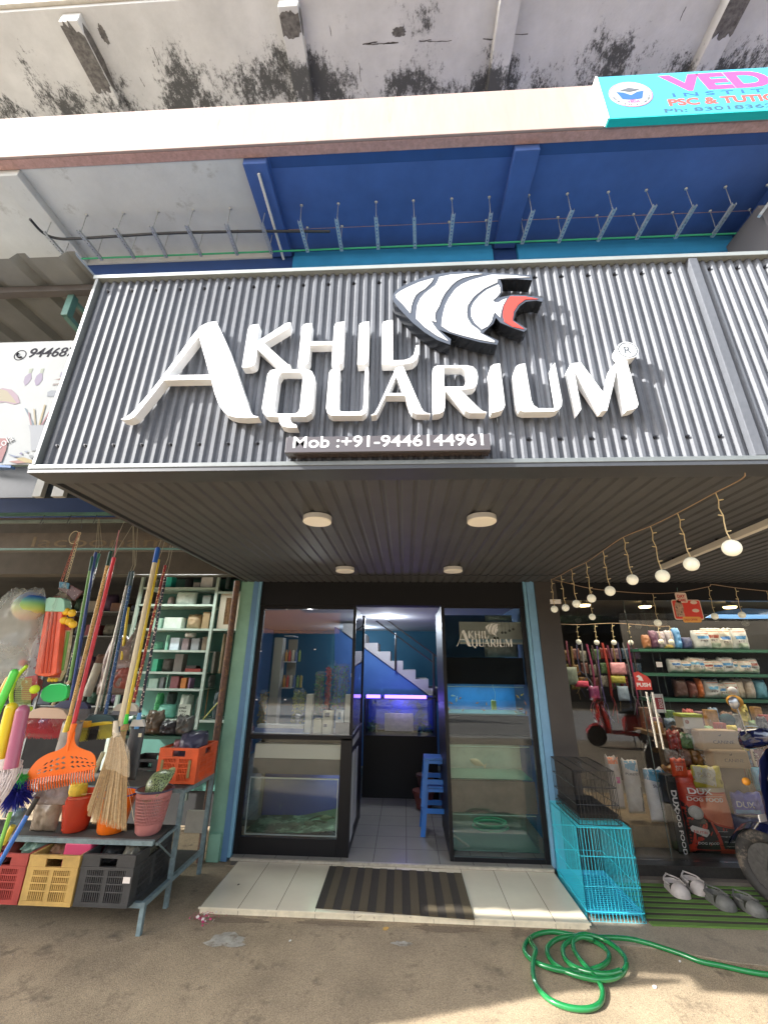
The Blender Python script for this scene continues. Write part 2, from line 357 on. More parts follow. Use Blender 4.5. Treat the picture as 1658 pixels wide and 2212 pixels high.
for k in range(16):
    x = q.uniform(-4.4, 4.4); y = q.choice((3.30, 3.31, 3.32)) if k % 2 else q.uniform(2.9, 3.7); L_ = q.uniform(.08, .5)
    ps = [(x, y, 8.7145)]
    b = MB()
    for j in range(5):
        x2, y2 = (x + L_ / 5, y + q.uniform(-.008, .008)) if k % 2 else (x + q.uniform(-.01, .01), y + L_ / 7)
        w_ = q.uniform(.003, .009); b.quad((x, y - w_, 8.7145), (x2, y2 - w_, 8.7145), (x2 + (0 if k % 2 else .01), y2 + w_, 8.7145), (x + (0 if k % 2 else .01), y + w_, 8.7145)); x, y = x2, y2
    b.build('crack', M_spall, B)
b = MB(); b.box((-1.5, 2.8725, UZ - .002), (14, 2.99, UZ - .0006)); b.build('edge_band', M_navy, B)
# mid slab, painted underside
b = MB(); b.box((-16, 2.872, UZ), (-1.66, 4.6, 5.6)); b.build('slab', M_white, B)
b = MB(); b.box((-1.658, 2.872, UZ), (14, 4.6, 5.6)); b.build('slab', M_blue, B)
b = MB(); b.box((-16, 2.765, UZ - .02), (14, 2.87, 6.05)); b.build('fascia_beam', M_pink, B, bevel=.01)
b = MB(); b.box((-16, 2.735, UZ - .025), (14, 2.763, 6.08)); b.build('fascia', M_cream, B, bevel=.008)
for x, m in ((-7.7, M_white), (-4.58, M_white), (-1.655, M_blue), (1.37, M_blue), (4.5, M_blue)):
    b = MB(); b.box((x - .135, 2.872, UZ - .11), (x + .135, 4.0, UZ)); b.build('beam', m, B, bevel=.01)
    b = MB(); b.box((x - .16, 4.03, 2.2), (x + .16, 4.5, UZ)); b.build('pillar', m if m is M_white else M_navy, B)
b = MB(); b.box((-16, 4.0, 5.26), (-1.8, 4.3, UZ)); b.box((-16, 4.01, 2.2), (-4.76, 4.3, 5.258)); b.build('wall', M_white, B)
b = MB(); b.box((-4.74, 4.02, 2.2), (-1.5, 4.3, 5.255)); b.build('wall', M_navy, B)
for x0, x1 in ((-1.49, 1.205), (1.535, 4.33), (4.67, 14)):
    b = MB(); b.box((x0, 4.0, 5.215), (x1, 4.3, UZ - .03)); b.box((x0, 3.97, 2.2), (x1, 4.3, 5.213)); b.build('wall', M_cyan, B)
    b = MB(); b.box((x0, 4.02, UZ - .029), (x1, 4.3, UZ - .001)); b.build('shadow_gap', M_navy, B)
b = MB(); b.box((-1.5, 3.70, UZ - .003), (14, 3.706, UZ - .0005)); b.build('crack', M_pink, B)
# upper storey wall far behind, lower front wall pieces
b = MB(); b.box((-16, 4.6, 5.61), (14, 4.9, 8.71)); b.build('wall', mat('upper_wall', (.45, .42, .36), rough=.9, var=.2, vs=2), B)
b = MB(); b.box((-16, 4.62, 1.62), (14, 4.8, 5.3)); b.build('wall', M_navy, B)
# pillars between shops
M_mint = mat('mint_paint', (.22, .42, .31), rough=.6, var=.14, vs=5, col2=(.12, .2, .16), thr=(.68, .72, 30))
b = MB(); b.box((-1.86, 4.585, GZ), (-1.715, 4.75, .86)); b.box((-1.845, 4.56, GZ), (-1.73, 4.6, -1.52)); b.build('door_pillar', M_mint, B, bevel=.006)
M_dblue = mat('door_blue_paint', (.10, .22, .38), rough=.5, var=.12, vs=8); M_lblue = mat('pale_blue_paint', (.17, .36, .50), rough=.5, var=.1, vs=8)
b = MB(); b.box((-1.713, 4.575, -1.735), (-1.655, 4.7, .86)); b.build('door_jamb', M_dblue, B)
b = MB(); b.box((-1.650, 4.565, -1.70), (-1.618, 4.66, .86)); b.build('door_jamb', M_lblue, B)
b = MB(); b.box((1.300, 4.565, -1.70), (1.328, 4.66, .86)); b.build('door_jamb', M_lblue, B)
b = MB(); b.box((1.333, 4.56, -1.735), (1.415, 4.7, .86)); b.build('door_jamb', mat('jamb_blue', (.16, .33, .5), rough=.5, var=.1, vs=8), B)
M_blk = mat('black_frame', (.008, .008, .009), rough=.6, spec=.2)
b = MB(); b.box((1.417, 4.545, GZ), (1.645, 4.75, .86)); b.build('corner_pillar', mat('brown_black_cladding', (.04, .034, .03), rough=.5, var=.15, vs=6), B)
M_rust = mat('rusty_pipe', (.13, .07, .05), rough=.7, var=.4, vs=18, col2=(.22, .12, .05), thr=(.55, .6, 30))
b = MB(); b.cyl((-1.905, 4.57, GZ), (-1.905, 4.57, .86), .034, n=12); b.build('downpipe', M_rust, B, smooth=True)
# interior shell of the aquarium shop
M_int = mat('interior_blue', (.04, .11, .22), rough=.7, var=.05); M_teal = mat('interior_teal', (.015, .095, .15), rough=.7)
b = MB(); b.box((-3.1, 5.47, -1.7), (-3.0, 9.6, 1.0)); b.box((1.42, 4.76, -1.7), (1.5, 9.6, 1.0)); b.build('inner_wall', M_int, B)
b = MB(); b.box((-3.1, 9.6, -1.7), (1.5, 9.7, 1.0)); b.build('back_wall', M_teal, B)
b = MB(); b.box((-3.1, 5.47, .68), (1.5, 9.7, .78)); b.box((-1.86, 4.75, .68), (1.5, 5.469, .78)); b.build('ceiling', mat('inner_ceiling', (.5, .5, .5), rough=.9), B)
b = MB(); b.box((-1.616, 4.59, .595), (1.298, 4.75, .86)); b.build('header', M_blk, B)
b = MB(); b.box((-16, 4.62, .95), (-1.87, 4.8, 1.61)); b.build('shop_lintel', mat('grimy_brown', (.085, .075, .062), rough=.8, var=.25, vs=5), B)
b = MB(); b.box((-1.86, 4.6, .861), (14, 4.8, 1.61)); b.build('shop_lintel', M_steeldark, B)
# ================================================================ SIGN BOX
SY = 1.706
M_panel = mat('charcoal_sheet', (.098, .105, .120), rough=.55, metal=0, var=.16, vs=3, spec=.28, fine=(.06, 40))
SG = thing('shop_sign', 'charcoal corrugated sign box with white raised letters and a striped fish over the shop door', 'shop sign', (0, SY, .862))
def corrugated(x0, x1, pitch, depth, fn, flat=.28, slope=.20, ph=0):
    """profile along X; fn(x, d) -> pair of points (start, end) of the extrusion"""
    xs = []; x = x0 + ph
    seq = ((0, 0), (flat, 0), (flat + slope, 1), (1 - slope, 1))
    out = [(x0, 0)]
    while x < x1:
        for t, d in seq:
            q = x + t * pitch
            if x0 < q < x1: out.append((q, d * depth))
        x += pitch
    out.append((x1, 0)); v = []; f = []
    for i, (q, d) in enumerate(out):
        a, b_ = fn(q, d); v += [a, b_]
        if i: k = 2 * i; f.append((k - 2, k, k + 1, k - 1))
    return v, f
v, f = corrugated(-1.78, 1.56, .0482, .013, lambda x, d: ((x, SY + .020 - d, .885), (x, SY + .020 - d, 2.10)))
MB().add(v, f).build('front_sheet', M_panel, SG)
v, f = corrugated(1.61, 6.0, .0482, .013, lambda x, d: ((x, SY + .020 - d, .885), (x, SY + .020 - d, 2.10)), ph=.01)
MB().add(v, f).build('front_sheet', M_panel, SG)
M_trim = mat('steel_trim', (.15, .165, .165), rough=.4, metal=.15, var=.15, vs=10)
b = MB(); b.box((-1.815, SY - .012, .862), (6.0, SY + .03, .884)); b.build('bottom_trim', M_trim, SG, bevel=.002)
b = MB(); b.box((-1.815, SY - .016, 2.101), (6.0, SY + .03, 2.128)); b.build('top_trim', mat('pale_trim', (.24, .26, .25), rough=.4, metal=.2, var=.1), SG, bevel=.002)
b = MB(); b.box((-1.80, SY - .014, .8845), (-1.782, SY + .03, 2.1005)); b.build('side_trim', M_trim, SG, bevel=.002)
b = MB(); b.box((1.563, SY - .012, .8845), (1.608, SY + .028, 2.1005)); b.build('post', M_panel, SG, bevel=.003)
b = MB(); b.box((-1.815, SY - .008, .842), (6.0, SY + .12, .8615)); b.build('edge_angle', M_steeldark, SG)
b = MB(); b.box((-1.80, SY + .031, .87), (-1.79, 4.55, 2.12)); b.build('side_sheet', M_steeldark, SG)
b = MB(); b.box((-1.80, SY + .031, 2.122), (6.0, 3.96, 2.135)); b.build('top_sheet', M_steeldark, SG)
M_soffit = mat('soffit_sheet', (.062, .063, .067), rough=.6, var=.18, vs=3)
v, f = corrugated(-1.79, 6.0, .088, .009, lambda x, d: ((x, SY + .12, .866 - d), (x, 4.2, .866 - d)), flat=.14, slope=.12)
MB().add(v, f).build('soffit', M_soffit, SG)
v, f = corrugated(-1.79, 6.0, .088, .009, lambda x, d: ((x, 4.2, .861 - d), (x, 4.58, .861 - d)), flat=.14, slope=.12)
MB().add(v, f).build('soffit', M_soffit, SG)
b = MB(); b.box((-1.815, SY + .03, .846), (-1.785, 4.56, .868)); b.build('edge_angle', M_steeldark, SG)
# screws
M_screw = mat('screw_black', (.03, .03, .035), rough=.3, metal=.5)
def screw(x, z): 
    b = MB(); b.cyl((x, SY + .021, z), (x, SY + .012, z), .008, n=10); b.cyl((x, SY + .012, z), (x, SY + .004, z), .0048, n=6); b.build('screw', M_screw, SG)
for i in range(30):
    x = -1.78 + .0482 * (3 * i + 1.15)
    if x < 1.55 and not (-.62 < x < .52): screw(x, 1.0)
    if x < 1.55: screw(x, 2.03)
for i in range(6): x = 1.62 + .0482 * (3 * i + 1.15); screw(x, .995); screw(x, 2.045)
# letters
M_let = mat('white_acrylic', (.74, .75, .76), rough=.3, var=.07, vs=7); LY = SY - .052
def tr(pts, ox, oy, s=2, Y=LY): 
    out = []
    for p in pts: q = onY(*cr(p, ox, oy, s), Y); out.append((q.x, q.z))
    return out
def letter(name, loops, ox, oy, k=1):
    filled(name, [tr(lp, ox, oy) for lp in loops], .05, ((0, LY, 0), XD, ZD), M_let, SG)
C1 = (450, 1220); C2 = (1250, 1220); C3 = (1800, 1320)
letter('letter_A', [[(65, 911), (100, 900), (140, 872), (178, 835), (300, 695), (420, 540), (540, 380), (640, 240), (668, 208), (700, 172), (745, 145), (790, 132), (830, 130), (868, 210), (925, 340), (990, 520), (1050, 700), (1085, 810), (1105, 858), (1125, 882), (1165, 891), (1168, 896), (1060, 902), (980, 896), (925, 880), (885, 848), (848, 790), (815, 700), (788, 592), (412, 599), (330, 705), (205, 858), (175, 892), (135, 912), (95, 918)], [(690, 248), (776, 556), (446, 560)]], *C1)
letter('letter_K', [[(1083, 192), (1092, 172), (1108, 160), (1130, 154), (1170, 150), (1152, 292), (1330, 180), (1370, 152), (1400, 140), (1424, 137), (1412, 180), (1212, 302), (1395, 468), (1422, 478), (1420, 484), (1345, 484), (1295, 468), (1158, 350), (1146, 440), (1140, 465), (1125, 482), (1095, 494), (1035, 496)]], *C1)
letter('letter_H', [[(1514, 175), (1526, 156), (1548, 146), (1594, 142), (1582, 288), (1765, 288), (1772, 168), (1784, 145), (1810, 135), (1856, 130), (1842, 440), (1832, 462), (1810, 474), (1752, 480), (1760, 316), (1579, 320), (1571, 440), (1560, 464), (1535, 480), (1480, 486)]], *C1)
letter('letter_I', [[(370, 162), (382, 144), (405, 134), (453, 130), (446, 430), (436, 455), (415, 470), (357, 476)]], *C2)
letter('letter_L', [[(556, 152), (568, 132), (595, 122), (641, 118), (641, 440), (735, 438), (780, 422), (808, 395), (818, 360), (826, 320), (853, 318), (850, 390), (835, 428), (800, 458), (745, 470), (552, 470)]], *C2)
letter('letter_Q', [[(1240, 550), (1262, 522), (1292, 512), (1545, 512), (1592, 526), (1616, 570), (1613, 625), (1602, 820), (1588, 862), (1545, 890), (1422, 892), (1424, 925), (1440, 946), (1468, 954), (1478, 978), (1392, 976), (1352, 964), (1334, 938), (1330, 893), (1240, 890), (1206, 866), (1194, 822)], [(1326, 578), (1348, 542), (1378, 537), (1500, 538), (1520, 558), (1519, 605), (1497, 828), (1480, 858), (1450, 868), (1315, 866), (1290, 846)]], *C1)
letter('letter_U', [[(130, 542), (145, 518), (170, 508), (216, 503), (210, 820), (214, 842), (232, 852), (375, 852), (400, 835), (406, 800), (418, 525), (428, 500), (447, 495), (440, 820), (425, 858), (395, 880), (150, 882), (118, 862), (107, 825)]], *C2)
letter('letter_A', [[(468, 878), (492, 866), (520, 822), (646, 545), (658, 512), (678, 494), (724, 488), (868, 818), (888, 848), (915, 862), (942, 866), (936, 872), (830, 871), (795, 850), (768, 808), (740, 722), (586, 722), (525, 850), (508, 876), (468, 881)], [(668, 570), (724, 702), (606, 704)]], *C2)
letter('letter_R', [[(958, 522), (970, 494), (1000, 481), (1230, 480), (1280, 490), (1310, 520), (1322, 570), (1315, 630), (1290, 660), (1240, 670), (1182, 676), (1340, 832), (1365, 848), (1393, 855), (1388, 862), (1262, 862), (1222, 842), (1058, 682), (1058, 820), (1046, 850), (1012, 868), (962, 872)], [(1049, 500), (1190, 500), (1222, 522), (1231, 560), (1230, 600), (1210, 650), (1054, 652)]], *C2)
letter('letter_I', [[(1412, 522), (1422, 490), (1450, 470), (1498, 466), (1539, 800), (1522, 835), (1485, 850), (1430, 860)]], *C2)
letter('letter_U', [[(508, 338), (525, 290), (555, 271), (600, 266), (650, 560), (668, 600), (705, 624), (822, 625), (855, 608), (862, 575), (814, 288), (838, 257), (895, 560), (893, 602), (872, 632), (830, 650), (595, 654), (555, 640), (537, 600)]], *C3)
letter('letter_M', [[(946, 305), (960, 275), (985, 263), (1046, 258), (1236, 512), (1296, 290), (1330, 255), (1370, 246), (1415, 246), (1506, 590), (1496, 617), (1460, 634), (1412, 642), (1332, 320), (1256, 642), (1212, 646), (992, 322), (1048, 632), (1026, 662)]], *C3)
c = onY(*cr((1420, 158), *C3, 2), LY)
b = MB(); b.cyl((c.x, LY, c.z), (c.x, SY, c.z), .050, n=36); b.build('trademark_disc', M_let, SG, smooth=True)
M_dk = mat('charcoal_print', (.07, .08, .09), rough=.4)
def ringxz(name, c, Y, r, w, m, par, n=36, sx=1):
    filled(name, [[(c.x + sx * (r) * math.cos(2 * math.pi * i / n), c.z + r * math.sin(2 * math.pi * i / n)) for i in range(n)], [(c.x + sx * (r - w) * math.cos(2 * math.pi * i / n), c.z + (r - w) * math.sin(2 * math.pi * i / n)) for i in range(n)]], .002, ((0, Y, 0), XD, ZD), m, par)
ringxz('mark_ring', c, LY - .001, .046, .0055, M_dk, SG)
text('mark_letter', 'R', .034, .044, ((c.x - .017, LY - .001, c.z - .022), XD, ZD), M_dk, SG, bold=.012)
# fish
FYY = SY - .078; C4 = (1500, 1050)
M_fk = mat('fish_black', (.012, .014, .018), rough=.2, coat=.5); M_fo = mat('fish_gray', (.055, .065, .085), rough=.35)
FS = [(140, 290), (146, 250), (165, 225), (215, 190), (300, 150), (400, 112), (500, 90), (620, 74), (760, 68), (880, 80), (960, 82), (1100, 90), (1252, 100), (1256, 140), (1130, 130), (1000, 134), (1016, 180), (1018, 225), (1002, 260), (988, 282), (1020, 272), (1065, 265), (1090, 256), (1200, 260), (1290, 272), (1349, 288), (1335, 312), (1285, 303), (1205, 312), (1158, 345), (1122, 400), (1108, 462), (1217, 530), (1190, 552), (1100, 522), (1030, 492), (1000, 478), (966, 438), (944, 488), (880, 545), (862, 566), (988, 626), (976, 656), (840, 636), (700, 598), (600, 566), (508, 536), (606, 612), (600, 656), (500, 620), (400, 560), (300, 480), (200, 375), (152, 316)]
FL = filled('fish_logo', [tr(FS, *C4, Y=FYY)], .075, ((0, FYY, 0), XD, ZD), M_fk, SG)
def fp(name, pts, m, dy=.0015, d=.0025, sm=True):
    filled(name, [tr(pts, *C4, Y=FYY)], d, ((0, FYY - dy, 0), XD, ZD), m, FL)
fp('face', FS, M_fo, dy=.001, d=.002)
M_fw = mat('fish_white', (.62, .63, .64), rough=.3); M_fr = mat('fish_red', (.55, .045, .03), rough=.35)
fp('stripe', [(162, 262), (200, 232), (250, 205), (350, 160), (466, 127), (455, 150), (440, 170), (400, 210), (350, 240), (326, 262), (306, 300), (290, 350), (282, 406), (225, 338), (170, 285)], M_fw, .004)
fp('stripe', [(512, 119), (600, 100), (720, 92), (858, 93), (780, 104), (700, 124), (652, 148), (612, 182), (560, 245), (530, 300), (515, 345), (482, 402), (480, 445), (488, 478), (446, 462), (470, 505), (500, 545), (583, 628), (500, 590), (400, 520), (328, 450), (330, 390), (338, 340), (362, 288), (395, 250), (440, 215), (480, 185), (500, 150)], M_fw, .004)
fp('stripe', [(930, 100), (1080, 103), (1236, 118), (1100, 124), (980, 131), (976, 160), (930, 180), (870, 210), (790, 272), (742, 340), (732, 400), (740, 450), (770, 500), (834, 546), (842, 568), (956, 630), (950, 640), (820, 615), (700, 585), (600, 555), (530, 508), (535, 450), (545, 400), (560, 345), (590, 285), (640, 215), (690, 178), (760, 145), (840, 122)], M_fw, .004)
fp('stripe', [(985, 178), (1000, 208), (1000, 242), (970, 280), (942, 302), (952, 320), (985, 322), (1020, 300), (1052, 290), (1022, 345), (1006, 400), (1000, 440), (955, 398), (938, 440), (930, 472), (902, 510), (852, 536), (795, 482), (768, 430), (766, 370), (785, 325), (830, 270), (890, 222)], M_fw, .004)
fp('tail_fin', [(1080, 272), (1200, 275), (1302, 294), (1200, 296), (1142, 338), (1106, 395), (1096, 468), (1190, 534), (1100, 515), (1034, 475), (1020, 420), (1030, 350), (1058, 300)], M_fr, .004)
e = onY(*cr((258, 240), *C4, 2), FYY); ringxz('eye', e, FYY - .0045, .0235, .004, M_fo, FL)
# phone board
a = onY(*cr((70, 215), 1100, 1700, 1.842), SY - .06); a2 = onY(*cr((1578, 50), 1100, 1700, 1.842), SY - .06)
PB = MB(); PB.box((a.x, SY - .06, a.z + .008), (a2.x, SY, a2.z - .01)); PB = PB.build('phone_board', mat('gloss_black_board', (.055, .045, .045), rough=.15, coat=.6), SG, bevel=.002)
text('lettering', 'Mob :+91-9446144961', (a2.x - a.x) * .93, (a2.z - a.z) * .60, ((a.x + .035, SY - .0608, a.z + .032), XD, ZD), mat('white_vinyl', (.8, .8, .8), rough=.4), PB, depth=.0015, bold=.008)
# ================================================================ upper details
M_galv = mat('galvanised', (.45, .46, .45), rough=.4, metal=.5, var=.15, vs=30)
def hanger(lab):
    t = thing('hanger_bracket', lab, 'bracket', (0, 3.55, UZ), 'channel hangers under the slab')
    b = MB(); b.cyl((0, 3.41, 5.03), (0, 3.41, UZ), .005, n=6); b.build('rod', M_galv, t)
    b = MB(); b.cyl((0, 3.69, 5.03), (0, 3.69, UZ), .005, n=6); b.build('rod', M_galv, t)
    for y in (3.41, 3.69): b = MB(); b.lathe([(.0, 0), (.019, 0), (.019, -.004), (.009, -.014), (0, -.014)], (0, y, UZ), 12); b.build('washer', M_galv, t)
    b = MB()
    b.box((-.0205, 3.37, 5.012), (-.0185, 3.77, 5.045)); b.box((.0185, 3.37, 5.012), (.0205, 3.77, 5.045))
    for k in range(10): b.box((-.018, 3.37 + k * .0425, 5.012), (.018, 3.37 + k * .0425 + .022, 5.0145)) 
    for k in range(9): b.box((-.018, 3.392 + k * .0425, 5.012), (-.007, 3.4125 + k * .0425, 5.0145)); b.box((.007, 3.392 + k * .0425, 5.012), (.018, 3.4125 + k * .0425, 5.0145))
    b.build('channel', M_galv, t); return t
h0 = None
for i in range(20):
    x = -4.49 + .4636 * i
    lab = 'slotted steel channel hanger, %s from the left in the row under the slab' % ORD[i]
    if h0 is None: h0 = t = hanger(lab)
    else: t = copy_tree(h0)
    t['label'] = lab; t.location.x = x + random.Random(i).uniform(-.012, .012); t.rotation_euler = (R(random.Random(i + 5).uniform(-1.6, 1.6)), R(random.Random(i + 50).uniform(-2, 2)), R(random.Random(i + 90).uniform(-4, 4)))
cb = smoothpts([(-4.50, 3.42, 5.0), (-4.50, 3.60, 5.02), (-4.40, 3.70, 5.05), (-4.1, 3.72, 5.06), (-3.0, 3.70, 5.06), (-2.0, 3.72, 5.065), (-1.55, 3.74, 5.07), (-.9, 3.76, 5.06)])
b = MB(); b.tube([p - Vector((0, .22, 0)) for p in cb], .016, 8); props(b.build('cable', mat('black_rubber', (.02, .02, .02), rough=.5), smooth=True), 'thick black cable lying along the hangers below the white underside', 'cable')
b = MB(); b.tube([(-4.5, 3.75, 5.03), (-2, 3.75, 5.028), (1, 3.75, 5.03), (6, 3.75, 5.03)], .011, 8); props(b.build('conduit', mat('green_pipe', (.03, .33, .14), rough=.5), smooth=True), 'thin green pipe running the whole length of the hangers', 'pipe')
b = MB(); b.cyl((-1.63, 2.96, 5.225), (-1.60, 3.92, 5.10), .016, n=10); props(b.build('conduit', mat('white_pvc', (.62, .6, .55), rough=.5), smooth=True), 'short white plastic pipe under the blue beam', 'pipe')
# steel frame piece at the right end of the hanger row
t = thing('steel_bracket', 'angled gray steel frame past the right end of the hanger row', 'bracket', (4.2, 3.6, 4.6))
b = MB(); b.box((4.42, 3.3, 4.55), (4.46, 3.36, UZ)); b.build('upright', M_galv, t)
b = MB(); b.tube([(4.0, 3.35, 4.75), (4.44, 3.35, 5.30)], .02, 4); b.build('brace', M_galv, t)
b = MB(); b.box((4.1, 3.4, 2.3), (4.9, 3.9, 5.0)); b.build('cabinet', mat('dark_box', (.1, .09, .09), rough=.6), t)
# VEDA board
V = thing('institute_board', 'cyan signboard with pink lettering fixed on the cream fascia', 'signboard', (2.15, 2.69, 5.3))
b = MB(); b.box((2.15, 2.665, 5.315), (4.75, 2.73, 6.07)); b.build('board', mat('cyan_flex', (.05, .33, .46), rough=.5, var=.03), V)
b = MB(); b.box((2.142, 2.660, 5.30), (4.75, 2.733, 5.3145)); b.build('frame', mat('teal_edge', (.0, .42, .40), rough=.5), V)
b = MB(); b.box((2.13, 2.658, 5.3146), (2.149, 2.733, 6.07)); b.build('frame', mat('white_edge', (.75, .75, .7), rough=.5), V)
cx, cz = 2.44, 5.715; M_vw = mat('board_white', (.42, .44, .44), rough=.5); M_vp = mat('board_pink', (.62, .06, .22), rough=.5)
def disc(name, x, z, r, Y, m, par, n=40): 
    b = MB(); b.prism([(x + r * math.cos(2 * math.pi * i / n), Y, z + r * math.sin(2 * math.pi * i / n)) for i in range(n)], (0, .002, 0)); return b.build(name, m, par)
em = disc('emblem', cx, cz, .225, 2.662, M_vw, V)
ringxz('emblem_ring', Vector((cx, 0, cz)), 2.661, .222, .006, M_vp, em); ringxz('emblem_ring', Vector((cx, 0, cz)), 2.661, .158, .004, M_vp, em)
M_vb = mat('board_blue', (.02, .10, .33), rough=.5); M_vg = mat('board_gray', (.09, .10, .12), rough=.5)
for sgn in (-1, 1): MB().prism([(cx, 2.66, cz - .10), (cx + sgn * .10, 2.66, cz - .085), (cx + sgn * .14, 2.66, cz + .05), (cx + sgn * .07, 2.66, cz + .035), (cx, 2.66, cz - .02)], (0, .002, 0)).build('book_page', M_vb, em)
MB().prism([(cx - .10, 2.659, cz + .075), (cx, 2.659, cz + .04), (cx + .10, 2.659, cz + .075), (cx, 2.659, cz + .115)], (0, .002, 0)).build('cap', M_vg, em)
text('lettering', 'VEDA', .13, .038, ((cx - .06, 2.6605, cz - .145), XD, ZD), M_vp, em, bold=.03)
for k in range(26):
    a = math.pi * (1.08 + k * .84 / 25); px, pz = cx + .19 * math.cos(a), cz + .19 * math.sin(a)
    if k < 26: text('lettering', 'INSTITUTE PSC & TUTIONCENTRE'[k], .016, .022, ((px - .008, 2.6605, pz - .011), Vector((1, 0, 0)), ZD), M_vg, em) if 'INSTITUTE PSC & TUTIONCENTRE'[k] != ' ' else None
text('lettering', 'VEDA', 1.55, .30, ((2.79, 2.6635, 5.725), XD, ZD), M_vp, V, bold=.045, shear=-.15)
text('lettering', 'INSTITUTE', 1.5, .065, ((2.86, 2.6635, 5.63), XD, ZD), M_vb, V, bold=.01, space=1.5)
text('lettering', 'PSC & TUTION CENTRE', 2.0, .12, ((2.79, 2.6635, 5.475), XD, ZD), mat('board_coral', (.50, .08, .06), rough=.5), V, bold=.035)
text('lettering', 'Ph: 8301836214, 8921', 1.75, .075, ((2.72, 2.6635, 5.355), XD, ZD), mat('board_slate', (.03, .10, .16), rough=.5), V, bold=.01)
# ================================================================ LEFT SHOP
CA = (0, 2000, 1.658); CB = (0, 2900, 2.36857); CD = (0, 2900, 1.658); CS = (550, 2100, 2.764)
def at(p, c, Y): return onY(*cr(p, *c), Y)
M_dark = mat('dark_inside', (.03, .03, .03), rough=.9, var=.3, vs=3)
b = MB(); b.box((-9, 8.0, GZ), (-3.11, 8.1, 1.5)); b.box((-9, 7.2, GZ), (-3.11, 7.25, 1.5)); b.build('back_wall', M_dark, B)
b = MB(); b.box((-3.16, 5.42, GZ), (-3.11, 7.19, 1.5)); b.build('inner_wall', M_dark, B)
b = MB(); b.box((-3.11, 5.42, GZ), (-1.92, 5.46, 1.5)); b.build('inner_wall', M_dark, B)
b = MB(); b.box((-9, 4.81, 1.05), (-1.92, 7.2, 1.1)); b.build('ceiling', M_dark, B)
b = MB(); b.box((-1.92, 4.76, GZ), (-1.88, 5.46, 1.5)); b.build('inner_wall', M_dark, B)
# awning, banner
AW = thing('metal_awning', 'ribbed sheet-metal awning on green brackets over the left shop', 'awning', (-3.5, 1.7, 2.15))
M_aw = mat('awning_sheet', (.19, .20, .20), rough=.6, var=.2, vs=2.5)
v, f = corrugated(-7.0, -1.815, .30, .040, lambda x, d: ((x - .05, 1.60, 2.17 + d), (x + .10, 4.5, 2.20 + d)), flat=.60, slope=.12, ph=.1)
MB().add(v, f).build('sheet', M_aw, AW)
M_gs = mat('green_steel', (.09, .20, .17), rough=.5, var=.3, vs=10)
for y in (1.78, 2.6): b = MB(); b.box((-7, y, 2.12), (-1.83, y + .045, 2.165)); b.build('purlin', mat('brown_steel', (.10, .09, .085), rough=.6, var=.2), AW)
for x in (-2.05, -4.2):
    b = MB(); b.box((x - .02, 1.81, 1.96), (x + .02, 1.85, 2.12)); b.tube([(x, 1.83, 1.97), (x + .2, 2.5, 1.7)], .022, 4); b.tube([(x, 1.84, 2.1), (x + .3, 2.5, 1.85)], .015, 4); b.build('bracket', M_gs, AW)
BN = thing('banner', 'white flex banner with a phone number above the left shop', 'banner', (-2.6, 1.78, .93))
b = MB(); b.box((-5.2, 1.775, .928), (-1.86, 1.785, 1.722)); b.build('sheet', mat('banner_white', (.25, .26, .26), rough=.85, var=.04, spec=.08), BN)
b = MB(); b.box((-5.2, 1.787, .935), (-1.86, 1.81, .96)); b.box((-5.2, 1.787, 1.69), (-1.86, 1.81, 1.715)); b.build('frame', M_gs, BN)
CF = (0, 950, 2.106)
def bt(p): q = at(p, CF, 1.773); return q
q0, q1 = bt((232, 1015)), bt((620, 940))
text('lettering', '9446871234'[:6], .275, .066, ((q0.x, 1.7735, q0.z + .006), XD, ZD), mat('print_black', (.02, .02, .025), rough=.9, spec=.05), BN, shear=.15, bold=.012)
q = bt((168, 988)); ringxz('phone_ring', q, 1.774, .036, .005, MATS['print_black'], BN)
b = MB(); b.tube(smoothpts([(q.x - .014, 1.772, q.z + .016), (q.x - .018, 1.772, q.z - .002), (q.x - .004, 1.772, q.z - .016), (q.x + .014, 1.772, q.z - .015)]), [.004] * 18 + [.006], 6); b.build('phone_mark', MATS['print_black'], BN)
BPN = [0]
def bpr(name, pts, col, c=CF):
    z = []; BPN[0] += 1; yy = 1.7742 - .00012 * BPN[0]
    for p in pts: k = at(p, c, yy); z.append((k.x, yy, k.z))
    MB().prism(z, (0, .0001, 0)).build(name, mat('print_' + name + col, tuple(.15 * v + .11 for v in lin(col)), rough=.9, spec=.05), BN)
bpr('earring', [(197, 1215), (210, 1170), (240, 1145), (262, 1140), (268, 1185), (235, 1230), (210, 1248)], 'b9a3cf')
bpr('earring', [(290, 1205), (305, 1165), (335, 1140), (358, 1145), (358, 1195), (325, 1240), (300, 1245)], 'b49ccf')
bpr('earring', [(240, 1140), (248, 1105), (280, 1100), (262, 1140)], 'cfe0c0'); bpr('earring', [(335, 1140), (345, 1105), (372, 1100), (358, 1143)], 'cfe0c0')
bpr('bangles', [(-60, 1300), (20, 1265), (100, 1280), (150, 1330), (170, 1390), (120, 1405), (40, 1385), (-60, 1400)], 'd7a9c4')
bpr('bangles', [(-60, 1310), (10, 1275), (60, 1290), (110, 1350), (140, 1395), (60, 1380), (-60, 1370)], 'e0cf9a')
bpr('book', [(400, 1300), (430, 1285), (505, 1290), (500, 1340), (395, 1338)], 'aebbcb'); bpr('book', [(455, 1195), (555, 1175), (545, 1195)], 'c98d86'); bpr('book', [(440, 1245), (520, 1235), (525, 1222), (450, 1228)], 'b9a59f')
bpr('ball', [(540, 1110), (560, 1090), (590, 1090), (590, 1130), (560, 1135)], 'dba57c'); bpr('pot', [(500, 1170), (515, 1130), (560, 1135), (560, 1168)], 'bcb8dd')
